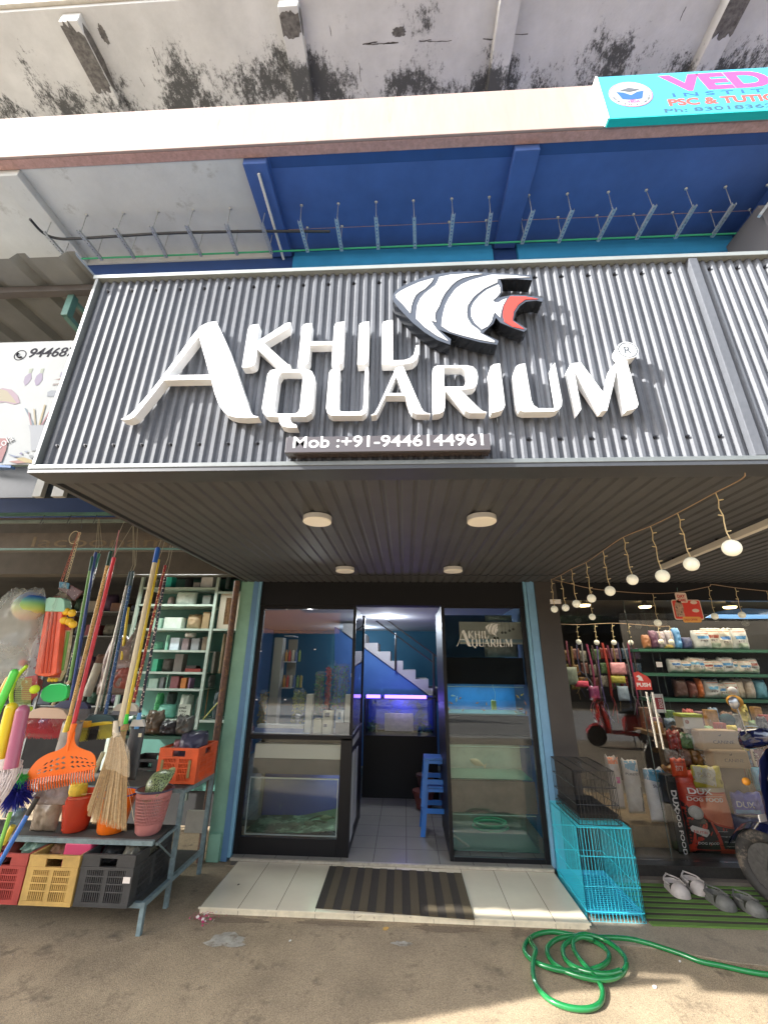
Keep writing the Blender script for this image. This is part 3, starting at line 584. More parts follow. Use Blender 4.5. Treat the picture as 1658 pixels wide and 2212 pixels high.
for k, (a, b_, c_) in enumerate((((205, 1435), (280, 1590), '6fa0be'), ((235, 1470), (255, 1580), 'c77e8c'), ((280, 1440), (290, 1590), 'dbc88f'), ((372, 1405), (320, 1590), 'dfc36d'), ((448, 1405), (330, 1600), 'c45a75'), ((420, 1550), (350, 1600), '88a3ba'))):
    bpr('pencil', [a, (a[0] + 14, a[1] + 3), (b_[0] + 14, b_[1]), (b_[0], b_[1] - 3)], c_)
bpr('pencil_cup', [(240, 1578), (400, 1578), (385, 1640), (350, 1795), (260, 1795), (255, 1640)], 'cdd6e2')
for k, (pts, c_) in enumerate((([(60, 1820), (140, 1840), (200, 1835), (120, 1850)], '7f9ad0'), ([(135, 1860), (200, 1850), (300, 1885), (295, 1900), (200, 1895)], 'e8c95a'), ([(75, 1885), (150, 1875), (220, 1895), (140, 1902)], 'dd7a5a'), ([(160, 1820), (180, 1805), (190, 1830)], '8a80c8'), ([(240, 1835), (270, 1830), (290, 1850), (255, 1860)], '9aa5ad'), ([(200, 1800), (240, 1795), (225, 1815)], 'a9bcd8'))): bpr('paint_tube', pts, c_)
bpr('drink_can', [(0, 1690), (70, 1690), (50, 1790), (10, 1890), (-80, 1890), (-80, 1690)], 'cf5757'); 
text('lettering', 'Cola', .10, .05, ((bt((-30, 1800)).x, 1.770, bt((-30, 1800)).z), Vector((.75, 0, .66)), Vector((-.66, 0, .75))), mat('print_white', (.3, .3, .3), rough=.9), BN)
# hanging rails and dark glass strip under the banner
RL = thing('hanging_rail', 'green and brown steel rails with hooks that carry the left shop goods', 'rail', (-3.2, 3.35, 1.2))
b = MB(); b.box((-8, 3.33, 1.225), (-1.83, 3.36, 1.25)); b.build('rail', M_gs, RL)
b = MB(); b.box((-8, 3.37, 1.165), (-1.83, 3.39, 1.195)); b.build('rail', mat('pale_green_bar', (.16, .20, .17), rough=.6, var=.3), RL)
b = MB(); b.box((-8, 3.40, 1.197), (-1.83, 3.42, 1.224)); b.build('rail', mat('tan_bar', (.20, .13, .10), rough=.7, var=.2), RL)
b = MB(); b.box((-8, 3.33, .90), (-1.83, 3.352, .915)); b.build('rail', M_gs, RL)
for x in (-3.25, -3.0, -2.76, -2.42, -2.2, -2.0):
    b = MB(); b.tube([(x, 3.34, 1.25), (x, 3.32, 1.18), (x + .01, 3.30, 1.13), (x + .03, 3.30, 1.125), (x + .04, 3.30, 1.15)], .003, 5); b.build('hook', M_steeldark, RL)
LB = props(MB().box((-8, 3.60, .955), (-1.80, 3.62, 1.14)).build('signboard', mat('old_board', (.12, .095, .07), rough=.7, var=.3, vs=6)), 'faded brown signboard with worn lettering behind the rails', 'signboard')
text('lettering', 'lacoonamoon', 1.9, .10, ((-3.55, 3.598, 1.0), XD, ZD), mat('worn_gold', (.20, .15, .09), rough=.8, var=.4, vs=20), LB, depth=.001)
GP = thing('glass_partition', 'dark framed glass strip and steel posts below the white banner', 'partition', (-2.6, 2.9, 1.0))
b = MB(); b.box((-8, 3.0, 1.26), (-1.83, 3.02, 1.95)); b.build('pane', mat('dark_pane', (.035, .045, .055), rough=.15, var=.2), GP)
M_alu = mat('aluminium', (.42, .42, .39), rough=.4, metal=.3, var=.1)
for x, w_ in ((-3.02, .07), (-2.86, .10)): b = MB(); b.box((x, 2.93, 1.24), (x + w_, 2.97, 2.1)); b.build('post', M_alu, GP)
for k in range(10): b = MB(); b.box((-2.66 + k * .085, 2.985, 1.26), (-2.655 + k * .085, 2.999, 1.95)); b.build('bar', M_steeldark, GP)
# shelf unit
SH = thing('display_shelf', 'pale green steel shelf unit crowded with small goods inside the left shop', 'shelf', (-2.6, 5.1, GZ))
M_sg = mat('pale_green_frame', (.42, .52, .46), rough=.45, var=.1)
yz = [490, 700, 887, 1155, 1395, 1637, 1822, 2165]; sz = [at((500, y), CS, 5.0).z for y in yz]
for x in (-3.32, -2.345, -1.95): b = MB(); b.box((x, 4.985, sz[-1] - .75), (x + .035, 5.02, 1.04)); b.build('upright', M_sg, SH)
for i, z in enumerate(sz):
    b = MB(); b.box((-3.28, 4.99, z - .012), (-2.35, 5.015, z + .012)); b.box((-3.28, 5.015, z - .006), (-2.35, 5.40, z + .004)); b.build('shelf_board', M_sg, SH)
for z in (sz[3], sz[7], sz[1] - .05): b = MB(); b.box((-2.305, 4.99, z - .012), (-1.95, 5.015, z + .012)); b.box((-2.305, 5.015, z - .006), (-1.95, 5.40, z + .004)); b.build('shelf_board', M_sg, SH)
b = MB(); b.box((-3.32, 5.401, -1.4), (-1.93, 5.415, 1.04)); b.build('back_panel', mat('shelf_back', (.05, .16, .13), rough=.7, var=.3, vs=3), SH)
ROWN = ['top', 'second', 'third', 'fourth', 'fifth', 'sixth', 'bottom']
def stock(r, kind, col, desc, cat, Y=5.06, c=CS, dep=.14, zb=None, label=None, **k):
    x0, y0, x1, y1 = r; a = at((x0, y1), c, Y); e = at((x1, y0), c, Y); zb = a.z if zb is None else zb
    m = mat('stock_' + col + kind, col, rough=k.get('rough', .55), var=.15, vs=15) if kind != 'clear' else mat('clear_plastic', (.55, .56, .52), rough=.15, alpha=.42, var=.3, vs=25)
    b = MB(); nm = k.get('name') or cat.replace(' ', '_')
    if kind == 'box': b.box((a.x, Y, zb), (e.x, Y + dep, e.z)); o = b.build(nm, m, bevel=.003)
    elif kind == 'cyl': r_ = (e.x - a.x) / 2; b.lathe([(0, zb), (r_, zb), (r_, e.z - .1 * (e.z - zb)), (r_ * .8, e.z), (0, e.z)], ((a.x + e.x) / 2, Y + r_, 0), 16); o = b.build(nm, m, smooth=True)
    else: o = pillow(nm, a.x, zb, e.x, e.z, Y + dep / 2, dep, m, seed=int(x0 * 7 + y0))
    props(o, desc, cat); return o
from mathutils import noise as _nz
def pillow(name, x0, z0, x1, z1, Y, dep, m, seed=0, parent=None, crumple=.35, pinch=0, n=18, lean=0, skew=0):
    q = random.Random(seed); ph = [q.uniform(0, 6) for _ in range(8)]; b = MB(); off = Vector((q.uniform(0, 50), q.uniform(0, 50), seed)); W, H = x1 - x0, z1 - z0; fq = 1 / max(.05, min(W, H))
    def rid(u, v_, s, f): p = Vector((u * W * fq * f, v_ * H * fq * f, s * .7)) + off; return 1 - 2 * abs(_nz.noise(p))
    def pt(i, j, s):
        u = i / n; v_ = j / n; du = 1 - abs(2 * u - 1) ** 2.6; dv = 1 - abs(2 * v_ - 1) ** 3.2
        w_ = 1 - pinch * max(0, v_ - .6) / .4 + .10 * crumple * _nz.noise(Vector((v_ * 4, seed, ph[0])))
        nz = .9 * rid(u, v_, s, 1.6) + .55 * rid(u, v_, s, 4.0) - .7
        x = x0 + W * (.5 + (u - .5) * w_) + skew * v_; z = z0 + H * v_ * (1 + .14 * crumple * _nz.noise(Vector((u * 5, seed + 9, 0))) * v_)
        y = Y + s * dep / 2 * (max(0, du * dv) ** .55) * (1 + crumple * .6 * nz) + lean * v_
        return (x, y, z)
    v = [pt(i, j, -1) for j in range(n + 1) for i in range(n + 1)] + [pt(i, j, 1) for j in range(n + 1) for i in range(n + 1)]; k = n + 1; N = k * k; f = []
    for j in range(n):
        for i in range(n): a = j * k + i; f += [(a, a + 1, a + k + 1, a + k), (N + a, N + a + k, N + a + k + 1, N + a + 1)]
    b.add(v, f); o = b.build(name, m, parent, smooth=True)
    bm = bmesh.new(); bm.from_mesh(o.data); bmesh.ops.remove_doubles(bm, verts=bm.verts, dist=1e-4); bmesh.ops.recalc_face_normals(bm, faces=bm.faces); bm.to_mesh(o.data); bm.free(); return o
for r, kind, col, desc, cat, row in (
    ((320, 505, 388, 563), 'box', 'dfe6e6', 'small white box stacked on the teal box, top shelf', 'box', 1),
    ((300, 567, 388, 690), 'box', '35c4b4', 'bright teal box under the small white box, top shelf', 'box', 1),
    ((500, 590, 600, 690), 'cyl', '23282c', 'black jar in the middle of the top shelf', 'jar', 1),
    ((612, 635, 690, 690), 'box', '9a9792', 'small gray box beside the tall printed carton', 'box', 1),
    ((692, 505, 850, 690), 'box', 'c9cac6', 'tall pale carton with printed lines on the top shelf', 'carton', 1),
    ((190, 600, 232, 690), 'cyl', '8c9088', 'gray bottle left of the teal box behind the poles', 'bottle', 1),
    ((45, 765, 112, 885), 'cyl', '6f7672', 'round smoky jar at the left end of the second shelf', 'jar', 2),
    ((315, 785, 375, 885), 'pil', 'a5918c', 'small wrapped packet left of the large white bag', 'packet', 2),
    ((390, 732, 642, 888), 'pil', 'c9d2c8', 'large white plastic bag lying on the second shelf', 'bag', 2),
    ((710, 778, 812, 880), 'box', '77807a', 'square glass box at the right of the second shelf', 'box', 2),
    ((150, 1030, 270, 1140), 'box', '9fc7b4', 'pale green box on the third shelf behind the yellow pole', 'box', 3),
    ((280, 1022, 495, 1140), 'box', 'cddcd2', 'wide white box on the third shelf', 'box', 3),
    ((515, 982, 698, 1145), 'pil', 'a89272', 'plastic-wrapped kraft parcel on the third shelf', 'parcel', 3),
    ((702, 962, 806, 1145), 'box', '95805f', 'plain brown box at the right end of the third shelf', 'box', 3),
    ((150, 1290, 250, 1385), 'pil', '7fc4a6', 'crumpled green bag at the left of the fourth shelf', 'bag', 4),
    ((290, 1215, 350, 1385), 'cyl', '8fd0b6', 'light green bottle on the fourth shelf', 'bottle', 4),
    ((347, 1247, 470, 1385), 'box', 'cfe0ec', 'white box with a blue picture on the fourth shelf', 'box', 4),
    ((480, 1255, 572, 1385), 'box', '8b7d80', 'gray blister pack right of the white and blue box', 'packet', 4),
    ((500, 1185, 620, 1245), 'pil', 'd9d9d2', 'white bundle lying on top of the blister packs', 'bag', 4),
    ((582, 1252, 690, 1385), 'box', '8a8f93', 'pale printed packet right of the gray blister pack', 'packet', 4),
    ((702, 1235, 775, 1385), 'box', '6f6350', 'dim brown carton at the right end of the fourth shelf', 'carton', 4),
    ((147, 1482, 232, 1628), 'box', '3fb890', 'upright green box on the fifth shelf', 'box', 5),
    ((240, 1480, 380, 1628), 'pil', '5d5a55', 'dark crumpled gray bag on the fifth shelf', 'bag', 5),
    ((385, 1425, 512, 1628), 'box', '6e6b66', 'gray plastic box on the fifth shelf', 'box', 5),
    ((520, 1590, 700, 1628), 'box', '93342c', 'flat red pack on the right of the fifth shelf', 'packet', 5),
    ((530, 1555, 650, 1588), 'box', '2c2420', 'flat black pack on top of the flat red one', 'packet', 5),
    ((235, 1685, 300, 1812), 'box', '70777a', 'gray packet at the left of the sixth shelf', 'packet', 6),
    ((303, 1652, 346, 1812), 'cyl', '9fd3bd', 'pale green tube standing on the sixth shelf', 'tube', 6),
    ((350, 1672, 462, 1812), 'box', '8a5257', 'dull red packet in the middle of the sixth shelf', 'packet', 6),
    ((466, 1692, 545, 1812), 'box', 'c77a35', 'orange packet on the sixth shelf', 'packet', 6),
    ((550, 1692, 590, 1812), 'box', '93708f', 'purple packet right of the orange one', 'packet', 6),
    ((110, 1700, 230, 1812), 'box', 'a9c8ba', 'wide pale box at the left end of the sixth shelf', 'box', 6),
    ((140, 1862, 262, 2152), 'pil', '5bbf7e', 'tall green plastic bag on the bottom shelf', 'bag', 7),
    ((290, 1850, 405, 1990), 'pil', '33403c', 'dark bundle at the back of the bottom shelf', 'bundle', 7),
    ((160, 1985, 402, 2152), 'pil', '7cc8b4', 'low teal plastic bag on the bottom shelf', 'bag', 7),
    ((415, 1880, 600, 2152), 'pil', 'a3b0a2', 'clear bag of goods with a handwritten paper on the bottom shelf', 'bag', 7),
    ((605, 1890, 690, 2152), 'pil', '87928a', 'gray plastic bag at the right end of the bottom shelf', 'bag', 7),
    ((882, 1200, 980, 1640), 'cyl', '8b7b5f', 'tall brown roll in the narrow right bay', 'roll', 8),
    ((806, 1402, 868, 1640), 'box', '7d7a72', 'slim gray box beside the tall brown roll', 'box', 8),
    ((958, 528, 1030, 700), 'cyl', '4c5a58', 'dark glass cylinder at the top of the narrow right bay', 'jar', 8),
    ((760, 1660, 830, 1800), 'pil', '5c605c', 'gray bag hanging below the slim gray box', 'bag', 8),
    ((740, 1800, 785, 2150), 'cyl', 'b07a38', 'tall orange tube at the bottom of the narrow right bay', 'tube', 8),
    ((800, 1850, 900, 2150), 'pil', '6d7c80', 'gray and blue packet behind the yellow rod', 'packet', 8)):
    Yq = 5.06 if kind == 'box' else (5.09 if kind == 'pil' else 5.05)
    if 'handwritten' in desc: Yq = 5.06
    if row in (1, 2, 3, 4, 5, 6, 7):
        zb = sz[row] + .005 if r[3] >= yz[row] - 22 else None
    else: zb = {1640: None, 2150: sz[7] + .005}.get(r[3])
    stock(r, kind, col, desc, cat, Y=Yq, dep=.11 if kind == 'box' else .13, zb=zb)
LP = props(MB().box((at((445, 2000), CS, 5.0).x, 5.028, at((445, 2120), CS, 5.03).z), (at((580, 1990), CS, 5.0).x, 5.032, at((580, 1985), CS, 5.03).z)).build('paper_note', mat('note_paper', (.45, .5, .42), rough=.8)), 'handwritten paper note stuck on the clear bag of the bottom shelf', 'note')
for k, s_ in enumerate(('ccnaS', 'Olay', '45/-')): text('handwriting', s_, .085, .03, ((at((455, 2030 + 38 * k), CS, 5.02).x, 5.0268, at((455, 2035 + 42 * k), CS, 5.02).z), XD, ZD), MATS['print_black'], LP, bold=.01)
FP = thing('framed_panel', 'cream framed panel with brown cutwork in the right bay of the shelf', 'frame', (-2.1, 5.03, sz[3]))
a, e = at((878, 1135), CS, 5.03), at((1100, 757), CS, 5.03)
x0, x1, z0, z1 = -2.28, -1.985, sz[3] + .014, e.z
b = MB(); b.box((x0, 5.03, z0), (x0 + .075, 5.05, z1)); b.box((x1 - .075, 5.03, z0), (x1, 5.05, z1)); b.box((x0 + .0755, 5.03, z0), (x1 - .0755, 5.05, z0 + .05)); b.box((x0 + .0755, 5.03, z1 - .055), (x1 - .0755, 5.05, z1)); b.build('frame', mat('cream_frame', (.55, .5, .4), rough=.6), FP)
b = MB()
for i in range(3):
    for j in range(9):
        cx_, cz_ = x0 + .1 + i * .045, z0 + .075 + j * (z1 - z0 - .13) / 8
        b.tube([(cx_ + .021 * math.cos(t * 1.047), 5.036, cz_ + .021 * math.sin(t * 1.047)) for t in range(6)], .0055, 5, closed=True)
b.box((x0 + .076, 5.042, z0 + .051), (x1 - .076, 5.046, z1 - .056)); b.build('cutwork', mat('brown_cutwork', (.30, .17, .08), rough=.7, var=.3, vs=20), FP)
b = MB(); a, e = at((725, 2150), CS, 5.0), at((945, 1900), CS, 5.0); b.tube([a, e], .007, 8); props(b.build('rod', mat('yellow_green', (.45, .45, .1), rough=.5)), 'yellow rod leaning across the lower right bay of the shelf', 'rod')
TL2 = bpy.data.lights.new('shop_tube', 'AREA'); TL2.energy = 3.2; TL2.shape = 'RECTANGLE'; TL2.size = 1.0; TL2.size_y = .05; TL2.color = (.95, 1, .95); o = bpy.data.objects.new('shop_tube', TL2); COL.objects.link(o); o.location = (-2.7, 4.72, .93); o.rotation_euler = (R(-25), 0, 0)
# dim stock in the depth of the left shop
DS = thing('storage_rack', 'dark storage rack in the depth of the left shop behind the hanging poles', 'rack', (-4.4, 5.6, GZ))
for z in (-.55, -.1, .3, .62): b = MB(); b.box((-6, 5.5, z - .012), (-3.35, 5.9, z)); b.build('shelf_board', mat('dim_steel', (.12, .13, .13), rough=.6), DS)
for x in (-6, -4.7, -3.38): b = MB(); b.box((x, 5.48, GZ), (x + .03, 5.499, .8)); b.build('upright', MATS['dim_steel'], DS)
q = random.Random(11); cols = [('6b4b3a', 'brown'), ('4d5560', 'slate'), ('7a3038', 'maroon'), ('6d6a5c', 'khaki'), ('3c5a4a', 'dark green'), ('8a8478', 'pale gray'), ('54445e', 'plum')]
for i, z in enumerate((-.55, -.1, .3, .62)):
    x = -5.0
    for k in range(7):
        w_ = q.uniform(.13, .24); hh = q.uniform(.1, .26); c_, cn = cols[(i * 3 + k) % 7]
        mm = mat('dim_' + c_, c_, rough=.7, var=.3, vs=9)
        o = MB().box((x, 5.53 + q.uniform(0, .08), z + .001), (x + w_, 5.8, z + hh)).build('storage_box', mm, bevel=.006) if k % 2 else pillow('storage_bag', x, z + .001, x + w_, z + hh, 5.68, .2, mm, seed=i * 9 + k)
        props(o, 'dim %s %s, %s from the left, %s level of dark rack' % (cn, 'box' if k % 2 else 'bag', ORD[k], ('lowest', 'second lowest', 'third', 'top')[i]), 'box' if k % 2 else 'bag', 'goods on the dark rack'); x += w_ + .02
# ---------------------------------------------------------------- hanging goods
def spots(name, c1, c2, sc=40, t=.35):
    if name in MATS: return MATS[name]
    m = bpy.data.materials.new(name); m.use_nodes = True; n = m.node_tree.nodes; l = m.node_tree.links; b = n['Principled BSDF']
    g = n.new('ShaderNodeNewGeometry'); vo = n.new('ShaderNodeTexVoronoi'); vo.inputs['Scale'].default_value = sc; l.new(g.outputs['Position'], vo.inputs['Vector'])
    ls = n.new('ShaderNodeMath'); ls.operation = 'LESS_THAN'; ls.inputs[1].default_value = t; l.new(vo.outputs['Distance'], ls.inputs[0])
    mx = n.new('ShaderNodeMix'); mx.data_type = 'RGBA'; l.new(ls.outputs[0], mx.inputs[0]); mx.inputs[6].default_value = (*lin(c1), 1); mx.inputs[7].default_value = (*lin(c2), 1)
    l.new(mx.outputs[2], b.inputs['Base Color']); b.inputs['Roughness'].default_value = .3; MATS[name] = m; return m
def pole(name, label, cat, p0, p1, Y0, Y1, r, m, cap=None, c=CA, foot=None, cord=True, group='poles hung under the rail'):
    a, e = at(p0, c, Y0), at(p1, c, Y1); t = thing(name, label, cat, tuple(e), group); d = (e - a).normalized(); L = (e - a).length
    s0 = a + d * (.12 if cap else 0); b = MB(); b.cyl(s0, e, r, n=12); b.build('shaft', m, t, smooth=True)
    if cap: b = MB(); b.cyl(a, s0, r * 1.08, n=12); b.sphere(a, r * 1.05, 10, 6); b.build('cap', cap, t, smooth=True)
    if foot: b = MB(); b.cyl(e - d * .01, e + d * .10, r * 1.15, r * 1.7, n=12); b.build('socket', foot, t, smooth=True)
    if cord: b = MB(); b.tube([a, a + Vector((.012, 0, .07)), (a.x + .02, 3.35, 1.19)], .0022, 5); b.build('cord', mat('string', (.35, .33, .25), rough=.8), t)
    return t, a, e
def col_(n_, c, **k): return mat(n_, c, rough=k.pop('rough', .35), **k)
red_ = col_('pole_red', (.62, .04, .06)); yel = col_('pole_yellow', (.72, .55, .04)); blu = col_('pole_blue', (.03, .07, .30)); gre = col_('pole_green', (.18, .42, .14)); bei = col_('pole_beige', (.62, .54, .36))
def brush(t, cx, cz, Y, w_, h, bl, mb, mbr, tilt=0, n=34, fan=.12, bristle2=None):
    top = [(-.5, 0), (.5, 0), (.48, .35), (.36, .8), (.2, 1), (-.2, 1), (-.36, .8), (-.48, .35)]
    b = MB(); b.prism([(cx + x * w_, Y - .018, cz + z * h + x * w_ * tilt) for x, z in top], (0, .036, 0)); b.build('brush_head', mb, t, bevel=.004)
    grp = {}
    for i in range(n):
        u = (i + .5) / n - .5
        for k in range(3):
            m_ = mbr if not bristle2 or abs(u) > .16 else bristle2; q = grp.setdefault(m_.name, (MB(), m_))[0]
            x = cx + u * w_ * .96; y = Y - .012 + .012 * k; z = cz + u * w_ * tilt
            q.cyl((x, y, z), (x + u * fan * w_, y + (k - 1) * .008, z - bl * rnd.uniform(.92, 1.03)), .0019, n=3, caps=False)
    for q, m_ in grp.values(): q.build('bristles', m_, t)
flow_cream = spots('flower_cream', 'd9b878', 'a8742f', 60, .3); dots_blue = spots('dots_blue', '1d4f86', '9fc0d8', 75, .24); dots_green = spots('dots_green', '153a30', '8fb0a0', 75, .22)
flow_red = spots('flower_red', '8e2328', 'd8b070', 55, .38); flow_blk = spots('flower_black', '12142c', 'c9b8b0', 60, .34); flow_mix = spots('flower_mix', '2b3440', '9c9488', 50, .4)
t, a, e = pole('push_broom', 'light green pole ending in a push broom with long red bristles', 'broom', (612, 380), (462, 1200), 3.42, 3.5, .011, gre, col_('cap_dkgreen', (.03, .12, .10)))
hx = at((315, 1448), CA, 3.4); b = MB(); b.cyl(e, (hx.x + .01, 3.4, hx.z + .09), .012, n=10); b.build('neck', bei, t); brush(t, hx.x, hx.z, 3.4, .34, .075, .14, mat('tan_plastic', (.55, .40, .30), rough=.45), mat('red_bristle', (.40, .02, .03), rough=.6), fan=.16)
t, a, e = pole('push_broom', 'glossy navy blue pole just right of the light green one', 'broom', (635, 352), (470, 1330), 3.45, 3.6, .012, blu, blu); brush(t, e.x + .03, e.z - .06, 3.6, .30, .06, .12, mat('navy_plastic', (.02, .03, .10), rough=.4), mat('gray_bristle', (.3, .3, .32), rough=.6))
pole('mop_pole', 'dark flowered pole right of the navy blue pole', 'pole', (656, 360), (395, 1370), 3.48, 3.6, .011, flow_mix, col_('cap_green2', (.04, .25, .18)))
t, a, e = pole('broom', 'cream flowered pole with a yellow socket beside the red pole', 'broom', (735, 345), (462, 1440), 3.30, 3.3, .0135, flow_cream, col_('cap_dg', (.02, .07, .05)), foot=yel)
b0 = at((435, 1530), CA, 3.3)
pillow('bagged_head', b0.x - .085, b0.z - .36, b0.x + .08, b0.z + .06, 3.36, .06, mat('gray_bag', (.32, .29, .26), rough=.35, alpha=.85, var=.3, vs=12), seed=5, parent=t)
t, a, e = pole('garden_rake', 'bright orange plastic leaf rake hanging from a red pole', 'rake', (757, 382), (480, 1520), 3.22, 3.2, .0145, red_, None)
b = MB(); q0 = at((790, 200), CA, 3.3); b.tube([a, q0], .004, 6); b.build('loop', mat('pink_cord', (.55, .2, .22)), t)
RY = 3.17; M_or = mat('rake_orange', (.90, .17, .015), rough=.35)
def r2(pts, c=CB, Y=RY): return [(at(p, c, Y).x, at(p, c, Y).z) for p in pts]
outer = smoothpts([(x, y, 0) for x, y in [(640, 60), (705, 60), (702, 130), (722, 195), (790, 232), (858, 258), (897, 300), (906, 355), (893, 422)]], 4)
outer = [(p.x, p.y) for p in outer] + [(780, 440), (560, 478), (400, 500), (243, 528)] + [(p.x, p.y) for p in smoothpts([(243, 500, 0), (262, 455, 0), (300, 395, 0), (360, 330, 0), (450, 275, 0), (560, 235, 0), (622, 190, 0), (638, 120, 0)], 4)]
holes = []
for row, (n_, t0, t1) in enumerate(((8, .80, .70), (8, .56, .46), (7, .33, .23))):
    for side in (-1, 1):
        for k in range(1, 6 - (row == 0)):
            def arc(u, tt):   # fan coordinates: apex to bottom edge
                bx = 645 + (u * 340 if u > 0 else u * 360); by = 470 - u * 45
                topy = 235 + abs(u) ** 1.8 * (70 if u > 0 else 175); bx2 = 645 + (u * 240 if u > 0 else u * 330)
                return (bx2 + (bx - bx2) * (1 - tt), topy + 22 + (by - 35 - topy) * (1 - tt))
            u0 = side * (k * .165 - .03) if True else 0; du = .07 * side; mid = (t0 + t1) / 2
            o_ = .03 * (1 if row % 2 else -1)
            holes.append([arc(u0 - .0, t0 + .02), arc(u0 + du, mid + o_), arc(u0, t1 - .02), arc(u0 - du, mid - o_)])
loops = [r2(outer)] + [r2(h) for h in holes]
filled('rake_head', loops, .006, ((0, RY, 0), XD, ZD), M_or, t)
b = MB()
for k in range(27):
    u = k / 26; p0_ = (246 + (893 - 246) * u, 522 - 105 * u); A_ = at(p0_, CB, RY)
    A2 = at((p0_[0] - 8, p0_[1] + 60), CB, RY - .02); A3 = at((p0_[0] - 4 + 4 * u, p0_[1] + 128 - 15 * u), CB, RY + .012)
    b.tube([A_, A2, A3], [.0052, .0048, .0036], 5)
b.build('tines', M_or, t, smooth=True)
sk = at((672, 100), CB, RY); b = MB(); b.cyl(sk + Vector((.003, 0, .075)), sk - Vector((.002, 0, .02)), .019, .017, n=14); b.cyl(sk - Vector((0, 0, .02)), at((640, 250), CB, RY), .013, .006, n=10); b.build('socket', M_or, t, smooth=True)
t, a, e = pole('push_broom', 'silver pole with a slate brush head hung in the middle of the row', 'broom', (862, 478), (628, 1440), 3.5, 3.55, .009, mat('silver', (.6, .6, .56), rough=.3, metal=.6), col_('cap_slate', (.05, .09, .11))); brush(t, e.x + .06, e.z - .04, 3.55, .26, .06, .05, mat('slate_plastic', (.04, .09, .10), rough=.5), mat('gray_bristle', (.3, .3, .32)), tilt=.0)
pole('mop_pole', 'dark green dotted pole between the silver and the blue dotted poles', 'pole', (872, 490), (668, 1400), 3.52, 3.58, .010, dots_green)
pole('mop_pole', 'blue dotted pole right of the silver one', 'pole', (880, 478), (700, 1420), 3.47, 3.55, .013, dots_blue, col_('cap_slate', (.05, .09, .11)))
pole('mop_pole', 'short plain yellow stick behind the blue dotted pole', 'stick', (852, 712), (806, 1060), 3.9, 3.9, .011, yel, cord=False)
t, a, e = pole('straw_broom', 'straw broom with wide fanned bristles on a thick beige pole with blue cap', 'broom', (1046, 325), (795, 1500), 3.25, 3.2, .0185, bei, mat('cap_blue', (.02, .10, .42), rough=.3))
# fanned straw
BY = 3.17; M_straw = mat('straw', (.46, .30, .14), rough=.8, var=.35, vs=60); M_straw2 = mat('straw_pale', (.62, .47, .27), rough=.8, var=.3, vs=60)
g1, g2 = MB(), MB(); q = random.Random(21)
for k in range(430):
    u = q.uniform(-1, 1); top = (1108 + u * 52, 120 + q.uniform(-6, 12)); midp = (1108 + u * 108 - 6, 330)
    bx = 1010 + u * 185 if u < .6 else 1010 + .6 * 185 + (u - .6) * 190; by = 930 + 42 * u + q.uniform(-55, 40) - (60 if u < -.75 else 0)
    y = BY + q.uniform(-.022, .022); A_, M_, E_ = at(top, CB, y), at(midp, CB, y), at((bx, by), CB, y + q.uniform(-.02, .02))
    (g1 if q.random() < .62 else g2).tube([A_, M_, E_], [.0016, .0015, .0009], 3, caps=False)
for (x0_, y0_, x1_, y1_) in ((930, 640, 770, 660), (960, 600, 830, 800), (1215, 600, 1270, 915), (1205, 520, 1262, 690), (930, 700, 840, 800)): g2.tube([at((1130, 420), CB, BY), at((x0_, y0_), CB, BY - .01), at((x1_, y1_), CB, BY - .015)], .001, 3)
g1.build('straw_bundle', M_straw, t); g2.build('straw_bundle', M_straw2, t)
b = MB(); pts_ = [at(p, CB, BY - .026) for p in ((1085, 75), (1135, 75), (1205, 205), (1228, 250), (1228, 495), (1180, 490), (1100, 440), (1000, 420), (985, 300), (990, 190), (1050, 110))]
b.prism(pts_, (0, .0015, 0)); b.build('sleeve', mat('clear_sleeve', (.75, .62, .42), rough=.15, alpha=.16), t)
b = MB(); b.tube([at((1098, -40), CB, BY), at((1095, 60), CB, BY), at((1108, 110), CB, BY)], [.016, .02, .024], 10); b.build('socket', mat('cream_plastic', (.66, .58, .44), rough=.5), t, smooth=True)
t, a, e = pole('straw_broom', 'yellow pole with a bright green socket on a straw broom', 'broom', (1052, 395), (842, 1430), 3.32, 3.28, .012, yel, None, foot=mat('neon_green', (.05, .75, .06), rough=.4))
b = MB(); gg = at((1182, 20), CB, 3.27); b.cyl(gg + Vector((0, 0, .02)), gg - Vector((0, 0, .02)), .027, n=14); 
for k in range(60): u = q.uniform(-1, 1); b.tube([(gg.x + u * .022, 3.27, gg.z - .02), (gg.x + u * .035 - .005, 3.27 + q.uniform(-.02, .02), gg.z - .36)], .0013, 3)
b.build('straw_bundle', M_straw, t)
pole('mop_pole', 'red flowered pole right of the yellow pole', 'pole', (1097, 432), (886, 1340), 3.38, 3.45, .0115, flow_red)
t, a, e = pole('fiber_broom', 'black flowered pole with a light blue socket over a bagged charcoal broom', 'broom', (1098, 505), (925, 1420), 3.36, 3.36, .0115, flow_blk, None, foot=mat('sky_socket', (.12, .33, .65), rough=.4))
u0, u1 = at((865, 1470), CA, 3.36), at((975, 1480), CA, 3.36); u2 = at((860, 370), CD, 3.36)
b = MB(); b.prism([(u0.x + .01, 3.34, u0.z - .03), (u0.x + .03, 3.34, u0.z + .015), (u1.x - .03, 3.34, u0.z + .015), (u1.x - .005, 3.34, u0.z - .03)], (0, .03, 0)); b.build('head', mat('white_plastic', (.62, .57, .52), rough=.5), t)
pillow('bristle_pack', u0.x + .005, u2.z, u1.x - .01, u0.z - .025, 3.37, .05, mat('charcoal_bristle', (.055, .06, .065), rough=.5, var=.5, vs=90, stretch=(6, 1, .4)), seed=3, parent=t, crumple=.15)
b = MB(); tg = at((925, 1560), CA, 3.33); b.box((tg.x - .012, 3.335, tg.z - .014), (tg.x + .012, 3.337, tg.z + .012)); b.build('price_tag', mat('cream_tag', (.7, .62, .42)), t)
